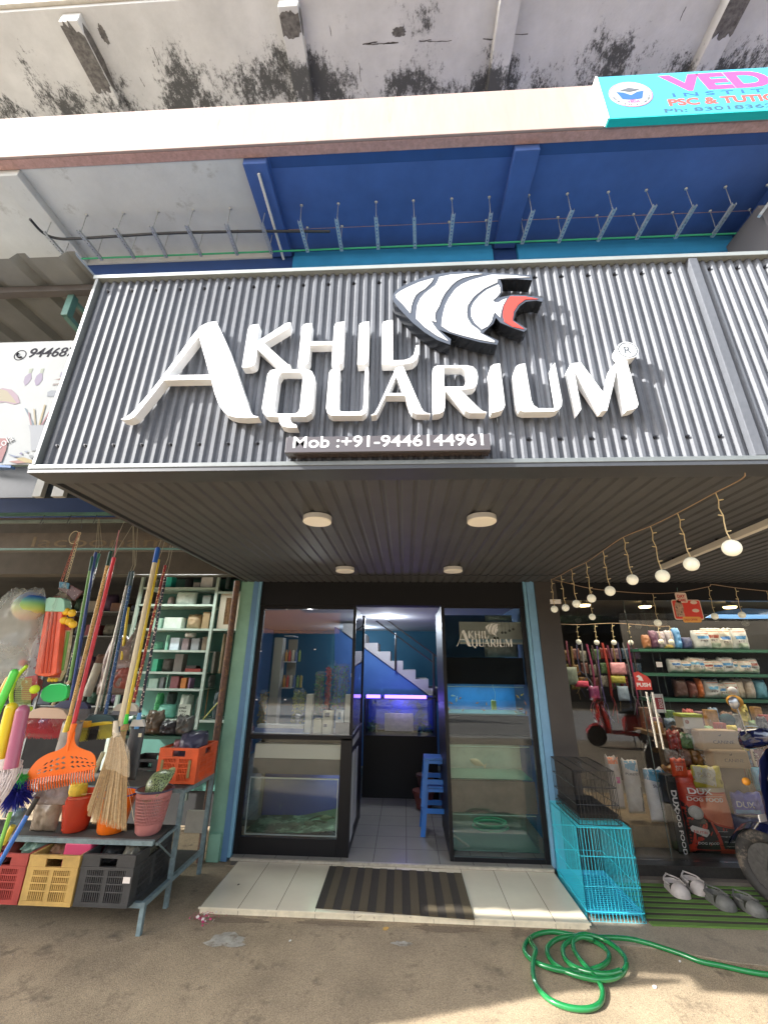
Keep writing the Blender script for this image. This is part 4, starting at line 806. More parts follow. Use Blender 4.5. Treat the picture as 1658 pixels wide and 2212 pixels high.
# loose brush heads on the ledge behind
t = thing('brush', 'brush head with yellow and black bristles below the slate brush', 'brush', tuple(at((650, 1500), CA, 3.5)))
hh = at((640, 1500), CA, 3.5); brush(t, hh.x - .01, hh.z, 3.5, .30, .025, .10, yel, mat('yellow_bristle', (.60, .55, .08), rough=.6), tilt=.14, bristle2=mat('black_bristle', (.02, .02, .02), rough=.6))
t = thing('brush', 'white scrubbing brush hanging below the blue dotted pole', 'brush', tuple(at((835, 1370), CA, 3.6))); hh = at((835, 1400), CA, 3.6); brush(t, hh.x, hh.z, 3.6, .21, .06, .03, mat('white_plastic2', (.6, .55, .45), rough=.5), MATS['gray_bristle'])
t = thing('brush', 'orange ended brush head left of the yellow and black bristles', 'brush', tuple(at((540, 1480), CA, 3.42))); hh = at((548, 1500), CA, 3.42)
b = MB(); b.box((hh.x - .05, 3.41, hh.z - .01), (hh.x + .045, 3.45, hh.z + .035)); b.build('block', mat('block_orange', (.75, .38, .03), rough=.5), t, bevel=.004)
# ball in a bag
t = thing('toy_ball', 'large rainbow ball hanging in a milky plastic bag at the far left', 'ball', tuple(at((190, 710), CA, 3.0)))
bc = at((200, 705), CA, 2.98)
def ballmat():
    m = bpy.data.materials.new('rainbow'); m.use_nodes = True; n = m.node_tree.nodes; l = m.node_tree.links; g = n.new('ShaderNodeNewGeometry'); sp = n.new('ShaderNodeSeparateXYZ'); l.new(g.outputs['Position'], sp.inputs[0])
    mr = n.new('ShaderNodeMapRange'); mr.inputs[1].default_value = bc.z - .105; mr.inputs[2].default_value = bc.z + .105; l.new(sp.outputs[2], mr.inputs[0]); r = n.new('ShaderNodeValToRGB'); l.new(mr.outputs[0], r.inputs[0])
    e_ = r.color_ramp.elements; e_[0].color = (.62, .30, .2, 1); e_[0].position = .0; e_[1].color = (.02, .10, .36, 1); e_[1].position = .82
    for p_, c_ in ((.22, (.70, .50, .25, 1)), (.38, (.45, .55, .12, 1)), (.56, (.25, .48, .15, 1)), (.70, (.12, .35, .35, 1))): k_ = e_.new(p_); k_.color = c_
    l.new(r.outputs[0], n['Principled BSDF'].inputs['Base Color']); n['Principled BSDF'].inputs['Roughness'].default_value = .4; return m
MB().sphere(bc, .105, 28, 18).build('ball', ballmat(), t, smooth=True)
M_milky = mat('milky_bag', (.62, .63, .58), rough=.22, alpha=.38, var=.15, vs=5)
q0, q1 = at((-180, 1250), CA, 2.98), at((330, 585), CA, 2.98); pillow('bag', q0.x, q0.z, q1.x + .0, q1.z, 2.98, .24, M_milky, seed=14, parent=t, crumple=.5, pinch=.25)
# bagged bat set
t = thing('bat_set', 'orange plastic cricket bat with mint handle packed in a clear bag', 'bat set', tuple(at((330, 900), CA, 3.0)))
def strip(pts, Y, th, m, name, par, c=CA): b = MB(); b.prism([at(p, c, Y) for p in pts], (0, th, 0)); return b.build(name, m, par, bevel=.006)
strip([(300, 735), (412, 740), (372, 1150), (345, 1165), (300, 1172), (250, 1165), (228, 1150)], 2.98, .05, mat('bat_orange', (.72, .12, .06), rough=.25, var=.15, vs=8), 'blade', t)
for k in range(3): strip([(322 + 24 * k, 745), (330 + 24 * k, 745), (282 + 24 * k, 1150), (272 + 24 * k, 1150)], 2.974, .006, mat('bat_rib', (.52, .08, .04), rough=.3), 'rib', t)
strip([(304, 655), (325, 645), (405, 648), (426, 665), (428, 730), (418, 741), (296, 738)], 2.97, .07, mat('bat_mint', (.28, .56, .42), rough=.3), 'handle', t)
q0, q1 = at((225, 1190), CA, 2.98), at((430, 545), CA, 2.98); pillow('bag', q0.x, q0.z, q1.x + .0, q1.z, 3.0, .10, mat('clear_bag', (.6, .6, .55), rough=.12, alpha=.14), seed=6, parent=t, pinch=.5, crumple=.6, skew=.0)
t = thing('toy_pack', 'green and yellow striped toy sticks with yellow knobs in a clear pack', 'toy pack', tuple(at((400, 1000), CA, 3.02)))
strip([(400, 830), (470, 835), (455, 960), (420, 1140), (385, 1205), (312, 1200), (320, 1140), (365, 960)], 3.03, .03, mat('pack_cream', (.60, .52, .30), rough=.4, var=.3, vs=30), 'card', t)
for pts in ([(400, 870), (418, 870), (372, 1140), (352, 1140)], [(440, 870), (460, 872), (418, 1130), (398, 1135)]): strip(pts, 3.022, .01, mat('pack_green', (.13, .30, .06), rough=.4), 'stick', t)
for pts in ([(392, 835), (470, 838), (466, 865), (388, 862)], [(318, 1145), (400, 1150), (392, 1180), (314, 1175)]): strip(pts, 3.02, .008, mat('pack_maroon', (.35, .06, .05), rough=.4), 'band', t)
for (x_, y_) in ((440, 740), (478, 750), (425, 800), (462, 808), (483, 825)): 
    b = MB(); b.sphere(at((x_, y_), CA, 3.0), .028, 14, 9); b.build('knob', mat('knob_yellow', (.80, .50, .03), rough=.35), t, smooth=True)
for x_ in (328, 350, 372): b = MB(); b.sphere(at((x_, 1195), CA, 3.02), .014, 10, 7); b.build('knob', MATS['knob_yellow'], t, smooth=True)
t = thing('toy_racket', 'lime green toy racket with a printed red panel and mesh', 'racket', tuple(at((140, 1250), CA, 2.95)))
arc_ = smoothpts([at(p, CA, 2.95) for p in ((178, 1100), (120, 1165), (82, 1250), (76, 1330), (100, 1380), (150, 1388), (210, 1385))], 5)
b = MB(); b.tube(arc_, .0125, 9); b.build('rim', mat('lime_plastic', (.45, .72, .03), rough=.35), t, smooth=True)
b = MB()
for k in range(16): b.tube([at((112 + k * 6.5, 1180), CA, 2.955), at((96 + k * 7, 1380), CA, 2.955)], .0011, 3)
for k in range(13): b.tube([at((95, 1200 + k * 14), CA, 2.955), at((205, 1200 + k * 14), CA, 2.955)], .0011, 3)
b.build('mesh', mat('lime_string', (.5, .6, .2), rough=.5), t)
strip([(140, 1180), (245, 1160), (250, 1290), (205, 1330), (138, 1325)], 2.975, .01, mat('panel_red', (.42, .06, .06), rough=.4, col2='b9c4c8', thr=(.56, .6, 14)), 'printed_panel', t)
o = MB().sphere(at((230, 1256), CA, 2.93), .0285, 20, 12).build('tennis_ball', mat('tennis', (.60, .75, .03), rough=.7), smooth=True); props(o, 'small yellow-green ball between the lime racket and the green paddle', 'ball')
t = props(strip([(262, 1300), (285, 1250), (330, 1222), (400, 1215), (440, 1228), (449, 1260), (438, 1310), (410, 1335), (330, 1345), (285, 1335)], 2.95, .03, mat('paddle_green', (.02, .42, .09), rough=.2, coat=.4), 'toy_paddle', None), 'glossy green plastic paddle beside the small yellow-green ball', 'paddle')
t = thing('toy_sword_pack', 'clear pack with a printed gray sheath left of the orange bat', 'toy pack', tuple(at((200, 1050), CA, 3.05)))
strip([(255, 890), (262, 1000), (235, 1160), (215, 1210), (160, 1205), (185, 1100), (215, 950)], 3.05, .02, mat('sheath', (.42, .44, .46), rough=.4, col2='7a2340', thr=(.52, .56, 12)), 'sheath', t)
b = MB(); b.sphere(at((150, 1078), CA, 3.04), .024, 12, 8); b.build('knob', mat('knob_coral', (.7, .15, .13), rough=.4), t, smooth=True)
# foam tubes far left
for lab, p0, p1, r_, c_ in (('neon green foam tube at the left edge of the picture', (95, 1145), (-30, 1420), .024, (.10, .70, .08)), ('yellow foam tube left of the purple one', (75, 1380), (-10, 1720), .034, (.80, .62, .02)), ('purple pink foam tube right of the yellow one', (150, 1400), (70, 1780), .038, (.42, .12, .20)), ('orange yellow foam tube end behind the neon green tube', (60, 1190), (0, 1300), .022, (.8, .42, .05))):
    a, e = at(p0, CA, 2.85), at(p1, CA, 2.85); b = MB(); b.cyl(a, e, r_, n=18); b.sphere(a, r_, 14, 8); props(b.build('foam_tube', mat('foam' + lab[:6], c_, rough=.35, coat=.3), smooth=True), lab, 'foam tube', 'foam tubes at the far left')
# chain and card
t = thing('plastic_chain', 'red and cream plastic chain hanging from a ring on the rail', 'chain', tuple(at((500, 200), CA, 3.2)))
def links(p0, p1, n_, m, nm):
    A_, E_ = at(p0, CA, 3.2), at(p1, CA, 3.2); d = (E_ - A_) / n_
    b = MB()
    for i in range(n_):
        c_ = A_ + d * (i + .5); s_ = d.normalized(); o_ = Vector((0, 1, 0)) if i % 2 else s_.cross(Vector((0, 1, 0)))
        b.tube([c_ + s_ * (d.length * .62 * math.cos(k * 1.047)) + o_ * (.010 * math.sin(k * 1.047)) for k in range(6)], .003, 4, closed=True)
    b.build(nm, m, t, smooth=True)
links((525, 215), (405, 545), 17, mat('chain_red', (.42, .12, .08), rough=.4), 'chain'); links((530, 215), (437, 540), 17, mat('chain_cream', (.55, .48, .3), rough=.4), 'chain')
b = MB(); cc_ = at((492, 247), CA, 3.2); b.tube([(cc_.x + .042 * math.cos(k * .35), 3.2, cc_.z + .055 * math.sin(k * .35)) for k in range(18)], .0028, 5, closed=True); b.build('ring', MATS['chain_cream'], t)
b = MB(); b.tube([at((540, 190), CA, 3.2), (at((545, 110), CA, 3.3)), (at((545, 110), CA, 3.3).x, 3.35, 1.2)], .002, 4); b.build('cord', M_steeldark, t)
t = thing('toy_card', 'dark red printed toy card hanging right of the bat bag', 'card pack', tuple(at((460, 610), CA, 3.1)))
strip([(395, 555), (440, 548), (552, 605), (490, 672), (430, 620), (385, 590)], 3.1, .012, mat('card_dark', (.10, .03, .03), rough=.25, col2='b98f88', thr=(.6, .63, 18)), 'card', t)
strip([(392, 540), (460, 550), (455, 590), (390, 580)], 3.09, .008, mat('card_blue', (.06, .22, .32), rough=.3, var=.4, vs=20), 'header', t)
# plain clear bags and wrapped rolls in the middle distance
for k, (r, lab, c_) in enumerate((((640, 900, 930, 1290), 'crumpled clear bag of red packets behind the silver pole', '8d7b76'), ((860, 800, 960, 1080), 'gray clear bag hanging right of the short yellow stick', '8a867d'), ((745, 1100, 900, 1260), 'red and white printed packet behind the blue dotted pole', 'a35a50'), ((560, 1060, 600, 1240), 'maroon wrapped bundle behind the red pole', '4c2a33'), ((400, 1000, 500, 1380), 'green and brown wrapped toys behind the bat set', '4d5a38'), ((200, 1180, 262, 1300), 'red patterned toy panel behind the lime racket', '7c2f2d'))):
    a, e = at((r[0], r[3]), CA, 3.95), at((r[2], r[1]), CA, 3.95)
    m = mat('mid_' + c_, c_, rough=.3, var=.45, vs=14, col2='c8c2b8', thr=(.62, .66, 20)); props(pillow('plastic_bag', a.x, a.z, e.x, e.z, 3.95, .12, m, seed=k + 40, crumple=.9, pinch=.3), lab, 'bag')
a, e = at((655, 1085), CA, 3.8), at((575, 1300), CA, 3.8); b = MB(); b.cyl(a, e, .035, n=16); props(b.build('paper_roll', mat('pale_roll', (.48, .46, .38), rough=.6, var=.2), smooth=True), 'pale wrapped roll leaning behind the red pole', 'roll')
# ---------------------------------------------------------------- stepped rack with crates and buckets
RX = -1.79; M_rk = mat('rack_steel', (.20, .27, .28), rough=.5, var=.35, vs=25, col2=(.16, .09, .05), thr=(.66, .7, 40)); M_rs = mat('rack_sheet', (.075, .07, .062), rough=.7, var=.3, vs=8)
RK = thing('stepped_rack', 'stepped steel rack with crates below and buckets above in front of the left shop', 'rack', (-2.6, 3.9, GZ))
for xx in (RX, -3.6):
    for y, z1 in ((3.475, -1.56), (3.805, -.985), (4.33, -.985)): b = MB(); b.box((xx - .03, y, GZ), (xx, y + .03, z1)); b.build('leg', M_rk, RK)
for z in (-1.575, -1.0): b = MB(); b.box((RX - .0295, 3.506 if z < -1.5 else 3.836, z - .015), (RX - .0005, 4.329, z + .015)); b.build('side_bar', M_rk, RK)
b = MB(); b.tube([(RX - .015, 3.53, -1.25), (RX - .015, 3.81, -1.23)], .013, 4); b.tube([(RX - .015, 3.56, -1.26), (RX - .015, 3.82, -1.44)], .006, 4); b.build('brace', M_rk, RK)
for z, y0, y1 in ((-1.575, 3.475, 4.33), (-1.235, 3.50, 3.83), (-.99, 3.81, 4.34)):
    b = MB(); b.box((-3.65, y0, z - .018), (RX - .031, y0 + .028, z + .012)); b.build('front_bar', M_rk, RK)
    b = MB(); b.box((-3.65, y0 + .0285, z - .002), (RX - .032, y1, z + .008)); b.build('shelf_board', M_rs, RK)
def crate(label, x0, y0, z0, w_, d, h, m, seed=0, front_tag=False, rotate=0, group='plastic crates on the stepped rack'):
    t = thing('plastic_crate', label, 'crate', (x0 + w_ / 2, y0 + d / 2, z0), group)
    def wall(L, org, dx, nm):
        b = MB(); T = .012; nrm = Vector((-dx.y, dx.x, 0)) * T; dx = dx.normalized(); P_ = lambda u, z, o=0: org + dx * u + Vector((0, 0, z)) + nrm * o
        def bar(u0, u1, za, zb, o0=0, o1=1): b.prism([P_(u0, za, o0), P_(u1, za, o0), P_(u1, zb, o0), P_(u0, zb, o0)], nrm * (o1 - o0))
        bar(0, L, h * .93, h, -.25, 1.3)
        hw = L * .16; bar(0, L / 2 - hw, h * .76, h * .929); bar(L / 2 + hw, L, h * .76, h * .929)
        bar(0, L, h * .70, h * .759, -.3, 1.2); bar(0, L, 0, h * .09, -.15, 1.1); 
        bar(0, L * .14, h * .091, h * .699); bar(L * .86, L, h * .091, h * .699); bar(L * .46, L * .54, h * .091, h * .699, -.2, 1)
        for z_ in (.27, .42, .56): bar(L * .141, L * .459, h * z_, h * (z_ + .03)); bar(L * .541, L * .859, h * z_, h * (z_ + .03))
        zs = ((.091, .269), (.301, .419), (.451, .559), (.591, .699)); n_ = 8
        for s0 in (.141, .541):
            for k in range(n_):
                u = s0 + (k + .5) * .318 / n_
                for z_a, z_b in zs: bar(L * u - .0032, L * u + .0032, h * z_a, h * z_b, .1, .9)
        b.build(nm, m, t)
    wall(w_, Vector((x0, y0, z0)), Vector((1, 0, 0)), 'side_panel'); wall(w_, Vector((x0 + w_, y0 + d, z0)), Vector((-1, 0, 0)), 'side_panel')
    wall(d - .026, Vector((x0 + w_, y0 + .013, z0)), Vector((0, 1, 0)), 'side_panel'); wall(d - .026, Vector((x0, y0 + d - .013, z0)), Vector((0, -1, 0)), 'side_panel')
    b = MB(); b.box((x0 + .014, y0 + .014, z0 + .003), (x0 + w_ - .014, y0 + d - .014, z0 + .012)); b.build('bottom', m, t); return t
M_cry = mat('crate_yellow', (.50, .32, .095), rough=.5, var=.25, vs=9); M_crr = mat('crate_red', (.36, .05, .04), rough=.5, var=.25, vs=9); M_crk = mat('crate_black', (.045, .045, .045), rough=.5, var=.3, vs=12); M_cro = mat('crate_orange', (.72, .11, .03), rough=.45, var=.2, vs=9)
crate('black crate at the right end of the lower rack shelf', -2.255, 3.41, -1.567, .38, .50, .29, M_crk)
crate('mustard yellow crate between the red and the black crates', -2.63, 3.40, -1.567, .365, .50, .28, M_cry)
crate('dark red crate left of the mustard yellow one', -3.005, 3.40, -1.567, .365, .50, .28, M_crr)
crate('dark red crate at the left end, cut by the picture edge', -3.40, 3.40, -1.567, .365, .50, .28, M_crr)
b = MB(); b.box((-1.935, 3.403, -1.43), (-1.885, 3.405, -1.395)); props(b.build('price_tag', mat('white_tag', (.72, .66, .6))), 'white paper tag on the front of the black crate', 'tag')
OC = crate('bright orange crate on the top tier of the rack by the green pillar', -2.12, 3.93, -.975, .345, .38, .265, M_cro, group='plastic crates on the stepped rack')
b = MB()
for k, xx in enumerate((-2.09, -1.85)): b.box((xx, 3.925, -.93), (xx + .022, 3.929, -.80))
b.build('crate_stripe', mat('stripe_olive', (.25, .2, .08)), OC)
props(pillow('plastic_bag', -2.03, -.86, -1.80, -.60, 4.12, .26, mat('dark_bag', (.06, .06, .10), rough=.3, var=.4, vs=12), seed=77, crumple=.3), 'dark round bag in the orange crate', 'bag')
props(pillow('plastic_bag', -2.10, -.86, -1.98, -.64, 4.16, .2, mat('pink_bag', (.38, .2, .22), rough=.3, var=.4, vs=12), seed=78), 'pinkish clear bag left of the dark bag in the orange crate', 'bag')
# things in the crates
props(MB().box((-2.47, 3.50, -1.40), (-2.27, 3.78, -1.245)).build('plastic_box', mat('hot_pink', (.62, .07, .16), rough=.35), bevel=.015), 'hot pink plastic box in the mustard yellow crate', 'box')
for r, lab, c_ in (((-2.62, -1.40, -2.47, -1.27), 'brown carton piece in the mustard yellow crate', (.28, .15, .08)), ((-2.24, -1.40, -2.08, -1.28), 'dark bundle at the left in the black crate', (.03, .03, .03)), ((-2.08, -1.40, -1.90, -1.245), 'gray crumpled bag in the black crate', (.16, .15, .11)), ((-2.86, -1.40, -2.62, -1.235), 'crumpled pale green bag in the dark red crate', (.14, .24, .18)), ((-3.0, -1.42, -2.87, -1.26), 'maroon bundle in the dark red crate', (.2, .04, .03))):
    props(pillow('bundle', r[0], r[1], r[2], r[3], 3.66, .26, mat('bd' + lab[:9], c_, rough=.45, var=.5, vs=10), seed=len(lab), crumple=.8), lab, 'bundle')
# buckets
def bucket(label, x, y, r0, r1, h, m, z0=-1.2265, rim=None, lip=.006):
    t = thing('bucket', label, 'bucket', (x, y, z0), 'buckets and baskets on the rack')
    b = MB(); b.lathe([(0, 0), (r0 - .02, 0), (r0 - .008, .004), (r0, .02), (r1, h - .02), (r1 + lip, h - .016), (r1 + lip, h), (r1 - .004, h), (r1 - .006, h - .02), (r0 - .004, .02), (0, .012)], (x, y, z0), 32); b.build('shell', m, t, smooth=True)
    b = MB(); b.tube([(x + (r1 + .004) * math.cos(2 * math.pi * k / 32), y + (r1 + .004) * math.sin(2 * math.pi * k / 32), z0 + h) for k in range(32)], .0055, 6, closed=True); b.build('rim', rim or m, t, smooth=True)
    return t
bucket('glossy red bucket in the row on the rack', -2.535, 3.66, .088, .125, .245, mat('bucket_red', (.52, .05, .02), rough=.18, coat=.6))
bucket('orange bucket behind the fanned straw broom', -2.245, 3.655, .095, .135, .25, mat('bucket_orange', (.82, .17, .01), rough=.2, coat=.6), rim=mat('rim_blue', (.03, .03, .22), rough=.4))
props(pillow('sponge', -2.60, -1.08, -2.47, -.90, 3.60, .10, mat('sponge_yellow', (.70, .48, .04), rough=.8, var=.25, vs=50), seed=4, crumple=.1), 'yellow sponge sticking out of the red bucket', 'sponge')
t = thing('waste_basket', 'dusty pink perforated basket at the right end of the middle tier', 'basket', (-1.955, 3.655, -1.2265), 'buckets and baskets on the rack')
M_pk = mat('dusty_pink', (.50, .20, .19), rough=.5, var=.1); x, y, z0 = -1.955, 3.655, -1.2265; r0, r1, h = .088, .128, .285
rad = lambda z: r0 + (r1 - r0) * z / h
b = MB(); b.lathe([(0, 0), (r0 - .015, 0), (r0, .015), (rad(.075), .075), (rad(.075) - .004, .075), (r0 - .005, .018), (0, .01)], (x, y, z0), 36); b.lathe([(rad(.25), .25), (r1, h), (r1 - .004, h), (rad(.25) - .004, .25), (rad(.25), .25)], (x, y, z0), 36)
for k in range(60):
    a_ = 2 * math.pi * k / 60; c_, s_ = math.cos(a_), math.sin(a_); b.cyl((x + rad(.07) * c_, y + rad(.07) * s_, z0 + .07), (x + rad(.252) * c_, y + rad(.252) * s_, z0 + .252), .0028, n=4)
for k in range(9):
    z_ = .085 + k * .02; b.tube([(x + rad(z_) * math.cos(2 * math.pi * i / 32), y + rad(z_) * math.sin(2 * math.pi * i / 32), z0 + z_) for i in range(32)], .0032, 4, closed=True)
b.build('basket', M_pk, t, smooth=True)
b = MB(); b.tube([(x + (r1 + .003) * math.cos(2 * math.pi * i / 32), y + (r1 + .003) * math.sin(2 * math.pi * i / 32), z0 + h) for i in range(32)], .0075, 6, closed=True); b.build('rim', mat('rim_slate', (.07, .06, .10), rough=.4), t, smooth=True)
Mt = Matrix.Rotation(R(42), 3, 'X') @ Matrix.Rotation(R(-18), 3, 'Y')
b = MB(); b.lathe([(r_c * 1.22, z_c * 1.45) for r_c, z_c in [(0, -.05), (.04, -.046), (.075, -.022), (.095, .01), (.115, .012), (.115, .016), (.093, .014), (.073, -.016), (.04, -.04), (0, -.044)]], (x + .01, y + .01, z0 + h + .035), 28, M=Vector((0, 0, -1)).rotation_difference(Vector((-.55, -.45, .60))).to_matrix()); o = b.build('colander', spots('colander', '90a070', '1d2420', 95, .40), smooth=True); props(o, 'olive colander dotted with holes tipped into the pink basket', 'colander')
# bags on the middle tier, mop, dusters, loose handles at bottom left
props(pillow('plastic_bag', -2.86, -1.226, -2.65, -.98, 3.62, .11, mat('beige_bag', (.34, .27, .20), rough=.22, var=.35, vs=12, alpha=.8), seed=12, crumple=.7), 'crumpled beige plastic bag left of the red bucket', 'bag')
props(pillow('plastic_bag', at((270, 760), CB, 3.3).x, at((270, 760), CB, 3.3).z, at((640, 560), CB, 3.3).x, at((640, 560), CB, 3.3).z, 3.32, .10, mat('mauve_bag', (.38, .31, .29), rough=.25, var=.4, vs=9, alpha=.9), seed=13, crumple=.8), 'mauve gray plastic bag hanging just under the rake tines', 'bag')
t = thing('string_mop', 'white string mop head hanging upside down at the left edge', 'mop', tuple(at((60, 420), CB, 2.95)))
b = MB(); q = random.Random(5); hc = at((85, 400), CB, 2.95)
for k in range(46):
    a_ = q.uniform(-2.6, .5); s0 = hc + Vector((.05 * math.cos(a_), q.uniform(-.03, .03), .04 * math.sin(a_) + .02)); e_ = hc + Vector((q.uniform(-.16, -.02) + .02 * k / 46, q.uniform(-.03, .03), -q.uniform(.10, .27)))
    b.tube(smoothpts([hc + Vector((q.uniform(-.06, .0), 0, q.uniform(.02, .06))), s0 + Vector((.02, 0, 0)), (s0 + e_) / 2 + Vector((.03, 0, -.02)), e_], 3), .0042, 5)
for p_ in (((95, 440), (165, 400), (110, 560), (20, 720)), ((120, 380), (150, 480), (90, 540), (60, 640))): b.tube(smoothpts([at(k, CB, 2.93) for k in p_], 4), .0042, 5)
b.sphere(hc + Vector((-.03, 0, .02)), .055, 14, 9, (1.1, .6, .8)); b.build('strings', mat('mop_white', (.66, .60, .60), rough=.9, var=.2, vs=40), t, smooth=True)
t = thing('feather_duster', 'blue duster with a green tuft behind the rake', 'duster', tuple(at((140, 700), CB, 3.15)))
for nm, cpt, n_, m_, r_, hh_ in (('fluff', (160, 640), 700, mat('duster_blue', (.015, .02, .28), rough=.9, var=.4, vs=40), .125, .12), ('tuft', (205, 500), 160, mat('duster_green', (.05, .45, .08), rough=.9), .055, .075)):
    b = MB(); c_ = at(cpt, CB, 3.15)
    for k in range(n_):
        d_ = Vector((q.gauss(0, 1), q.gauss(0, .6), q.gauss(0, .9))).normalized(); L_ = q.uniform(.55, 1) * r_
        b.tube([c_ + d_ * .01, c_ + d_ * L_ * .6 + Vector((0, 0, -.005)), c_ + Vector((d_.x, d_.y, d_.z * hh_ / r_)) * L_ + Vector((0, 0, -.02))], [.003, .0026, .0008], 3, caps=False)
    b.build(nm, m_, t)
for lab, p0, p1, r_, c_, Y in (('lime green handle slanting at the bottom left', (100, 830), (-25, 1230), .012, (.22, .52, .08), 3.05), ('pink handle slanting beside the blue one', (290, 790), (60, 1190), .012, (.45, .20, .18), 3.08), ('blue handle with black grip slanting at the bottom left', (262, 850), (-20, 1340), .0135, (.04, .16, .50), 3.04), ('yellow handle end behind the lime green handle', (125, 955), (30, 1130), .017, (.60, .48, .05), 3.2)):
    a, e = at(p0, CB, Y), at(p1, CB, Y); t = thing('tool_handle', lab, 'handle', tuple(e), 'loose handles at the bottom left'); b = MB(); b.cyl(a, e, r_, n=12); b.build('shaft', mat('hd' + lab[:5], c_, rough=.4), t, smooth=True)
    if 'grip' in lab: b = MB(); b.cyl(a + (a - e).normalized() * .10, a, r_ * 1.15, n=12); b.build('grip', mat('grip_black', (.02, .02, .02), rough=.5), t)
props(pillow('plastic_bag', at((90, 1000), CB, 3.4).x, at((90, 1000), CB, 3.4).z, at((250, 790), CB, 3.4).x, at((250, 790), CB, 3.4).z, 3.4, .1, mat('teal_bag', (.16, .24, .25), rough=.3, var=.4, vs=9), seed=19, crumple=.8), 'teal gray bag behind the slanting handles', 'bag')
a, e = at((980, 260), CB, 3.5), at((890, 450), CB, 3.5); props(MB().cyl(a, e, .016, n=12).build('handle', mat('cream_handle', (.6, .58, .35), rough=.4), smooth=True), 'short cream handle between the rake and the straw broom', 'handle')
# shelf of packets behind brooms, above the rack
LG = thing('green_ledge', 'dark green ledge with packets above the stepped rack', 'ledge', (-2.7, 4.2, -.66))
b = MB(); b.box((-3.8, 4.05, -.665), (-1.95, 4.45, -.64)); b.build('board', mat('dark_green_board', (.02, .09, .06), rough=.5), LG)
for k in range(11):
    x = -3.55 + k * .145; c_, cn = [((.11, .11, .10), 'gray'), ((.04, .10, .18), 'blue'), ((.08, .17, .11), 'green'), ((.17, .13, .09), 'tan'), ((.05, .05, .055), 'black')][k % 5]
    props(pillow('packet', x, -.639, x + .15, -.52 + .04 * (k % 3), 4.12, .14, mat('lp' + cn, c_, rough=.3, var=.5, vs=16), seed=k + 90, crumple=.9), '%s packet, %s from the left on the dark green ledge' % (cn, ORD[k]), 'packet', 'packets on the dark green ledge')
crate('dim black crate on the floor behind the rack', -2.7, 4.42, -1.2, .4, .3, .3, M_crk, group='plastic crates on the stepped rack')
props(MB().box((-1.78 - .28, 4.50, -1.5), (-1.79 - .10, 4.54, -1.33)).build('carton_piece', mat('pale_carton', (.40, .38, .32), rough=.8, var=.2)), 'pale torn carton standing behind the rack near the pillar', 'carton')
# ================================================================ AQUARIUM SHOP FRONT
CC = (850, 2250, 1.2281); CE = (1000, 2350, 3.4022); CT = (1400, 2350, 2.0725)
M_glass = glassmat('shop_glass', (.93, .96, .95), 1.38, 0, .0)
M_tank = glassmat('tank_glass', (.86, .95, .92), 1.4)
M_frm = mat('display_frame', (.008, .008, .009), rough=.45, spec=.25)
def bxs(name, par, m, lst, **k):
    b = MB()
    for a in lst: b.box(a[:3], a[3:])
    return b.build(name, m, par, **k)
def rc(p0, p1, c, Y): a, e = at(p0, c, Y), at(p1, c, Y); return min(a.x, e.x), max(a.x, e.x), min(a.z, e.z), max(a.z, e.z)
DL = thing('display_cabinet', 'black framed glass display cabinet with a lit tank, left of the doorway', 'display cabinet', (-1.07, 4.9, -1.684))
zt, zc = .594, at((400, 858), CC, 4.62).z; zb0, zb1 = at((400, 870), CC, 4.62).z, at((400, 1352), CC, 4.62).z; tz = at((400, 1062), CC, 4.62).z
X0, X1 = -1.617, -.535
bxs('frame', DL, M_frm, [(X0, 4.60, -1.683, X0 + .05, 4.64, zt), (X1 - .03, 4.60, zc + .03, X1, 4.64, zt), (X1 - .11, 4.60, -1.683, X1, 4.64, zc - .0), (X0 + .051, 4.60, zc - .02, X1, 4.66, zc + .02), (X0 + .051, 4.60, -1.683, X1 - .111, 4.64, zb1), (X0 + .051, 4.602, zt - .04, X1 - .031, 4.64, zt)], bevel=.002)
bxs('frame', DL, M_frm, [(X1 - .03, 5.62, -1.683, X1, 5.66, zt)])
bxs('frame', DL, M_frm, [(X1 - .03, 4.661, zc - .02, X1, 5.619, zc + .02)])
bxs('glass_pane', DL, glassmat('display_glass', (.95, .97, .96), 1.6), [(X0 + .051, 4.615, zc + .021, X1 - .031, 4.62, zt - .041)])
bxs('glass_pane', DL, M_glass, [(X0 + .051, 4.615, zb1 + .001, X1 - .112, 4.62, zc - .021)])
bxs('glass_pane', DL, M_glass, [(X1 - .018, 4.662, zc + .021, X1 - .013, 5.619, zt)])
bxs('shelf_board', DL, mat('white_shelf', (.30, .31, .31), rough=.5), [(X0 + .051, 4.661, zc - .008, X1 - .031, 5.2, zc + .012)])
bxs('side_panel', DL, M_frm, [(X1 - .029, 4.662, -1.683, X1 - .004, 5.619, zc - .021)])
M_wp = mat('white_strip', (.45, .46, .46), rough=.4)
bxs('side_trim', DL, M_wp, [(X1 - .0035, 4.70, -1.60, X1 + .0, 4.93, -.86)]); bxs('side_trim', DL, M_wp, [(X1 - .0035, 4.98, -1.55, X1 + .0, 5.22, -.88)]); bxs('side_trim', DL, M_wp, [(X1 - .0035, 4.70, -.80, X1 + .0, 5.3, -.73)])
bxs('back_panel', DL, mat('dusk_panel', (.025, .03, .05), rough=.6), [(X0 + .051, 5.21, -1.683, X1 - .031, 5.22, zc - .021)])
x0, x1, z0, z1 = rc((205, 960), (645, 898), CC, 4.75)
bxs('lamp_hood', DL, mat('cream_hood', (.62, .60, .53), rough=.4), [(x0, 4.75, z0, x1, 4.95, z1)], bevel=.004)
bxs('middle_panel', DL, mat('brown_panel', (.10, .092, .08), rough=.7, var=.15), [(X0 + .06, 4.76, tz + .005, X1 - .12, 4.78, z0 - .003)])  # brown panel between hood and tank
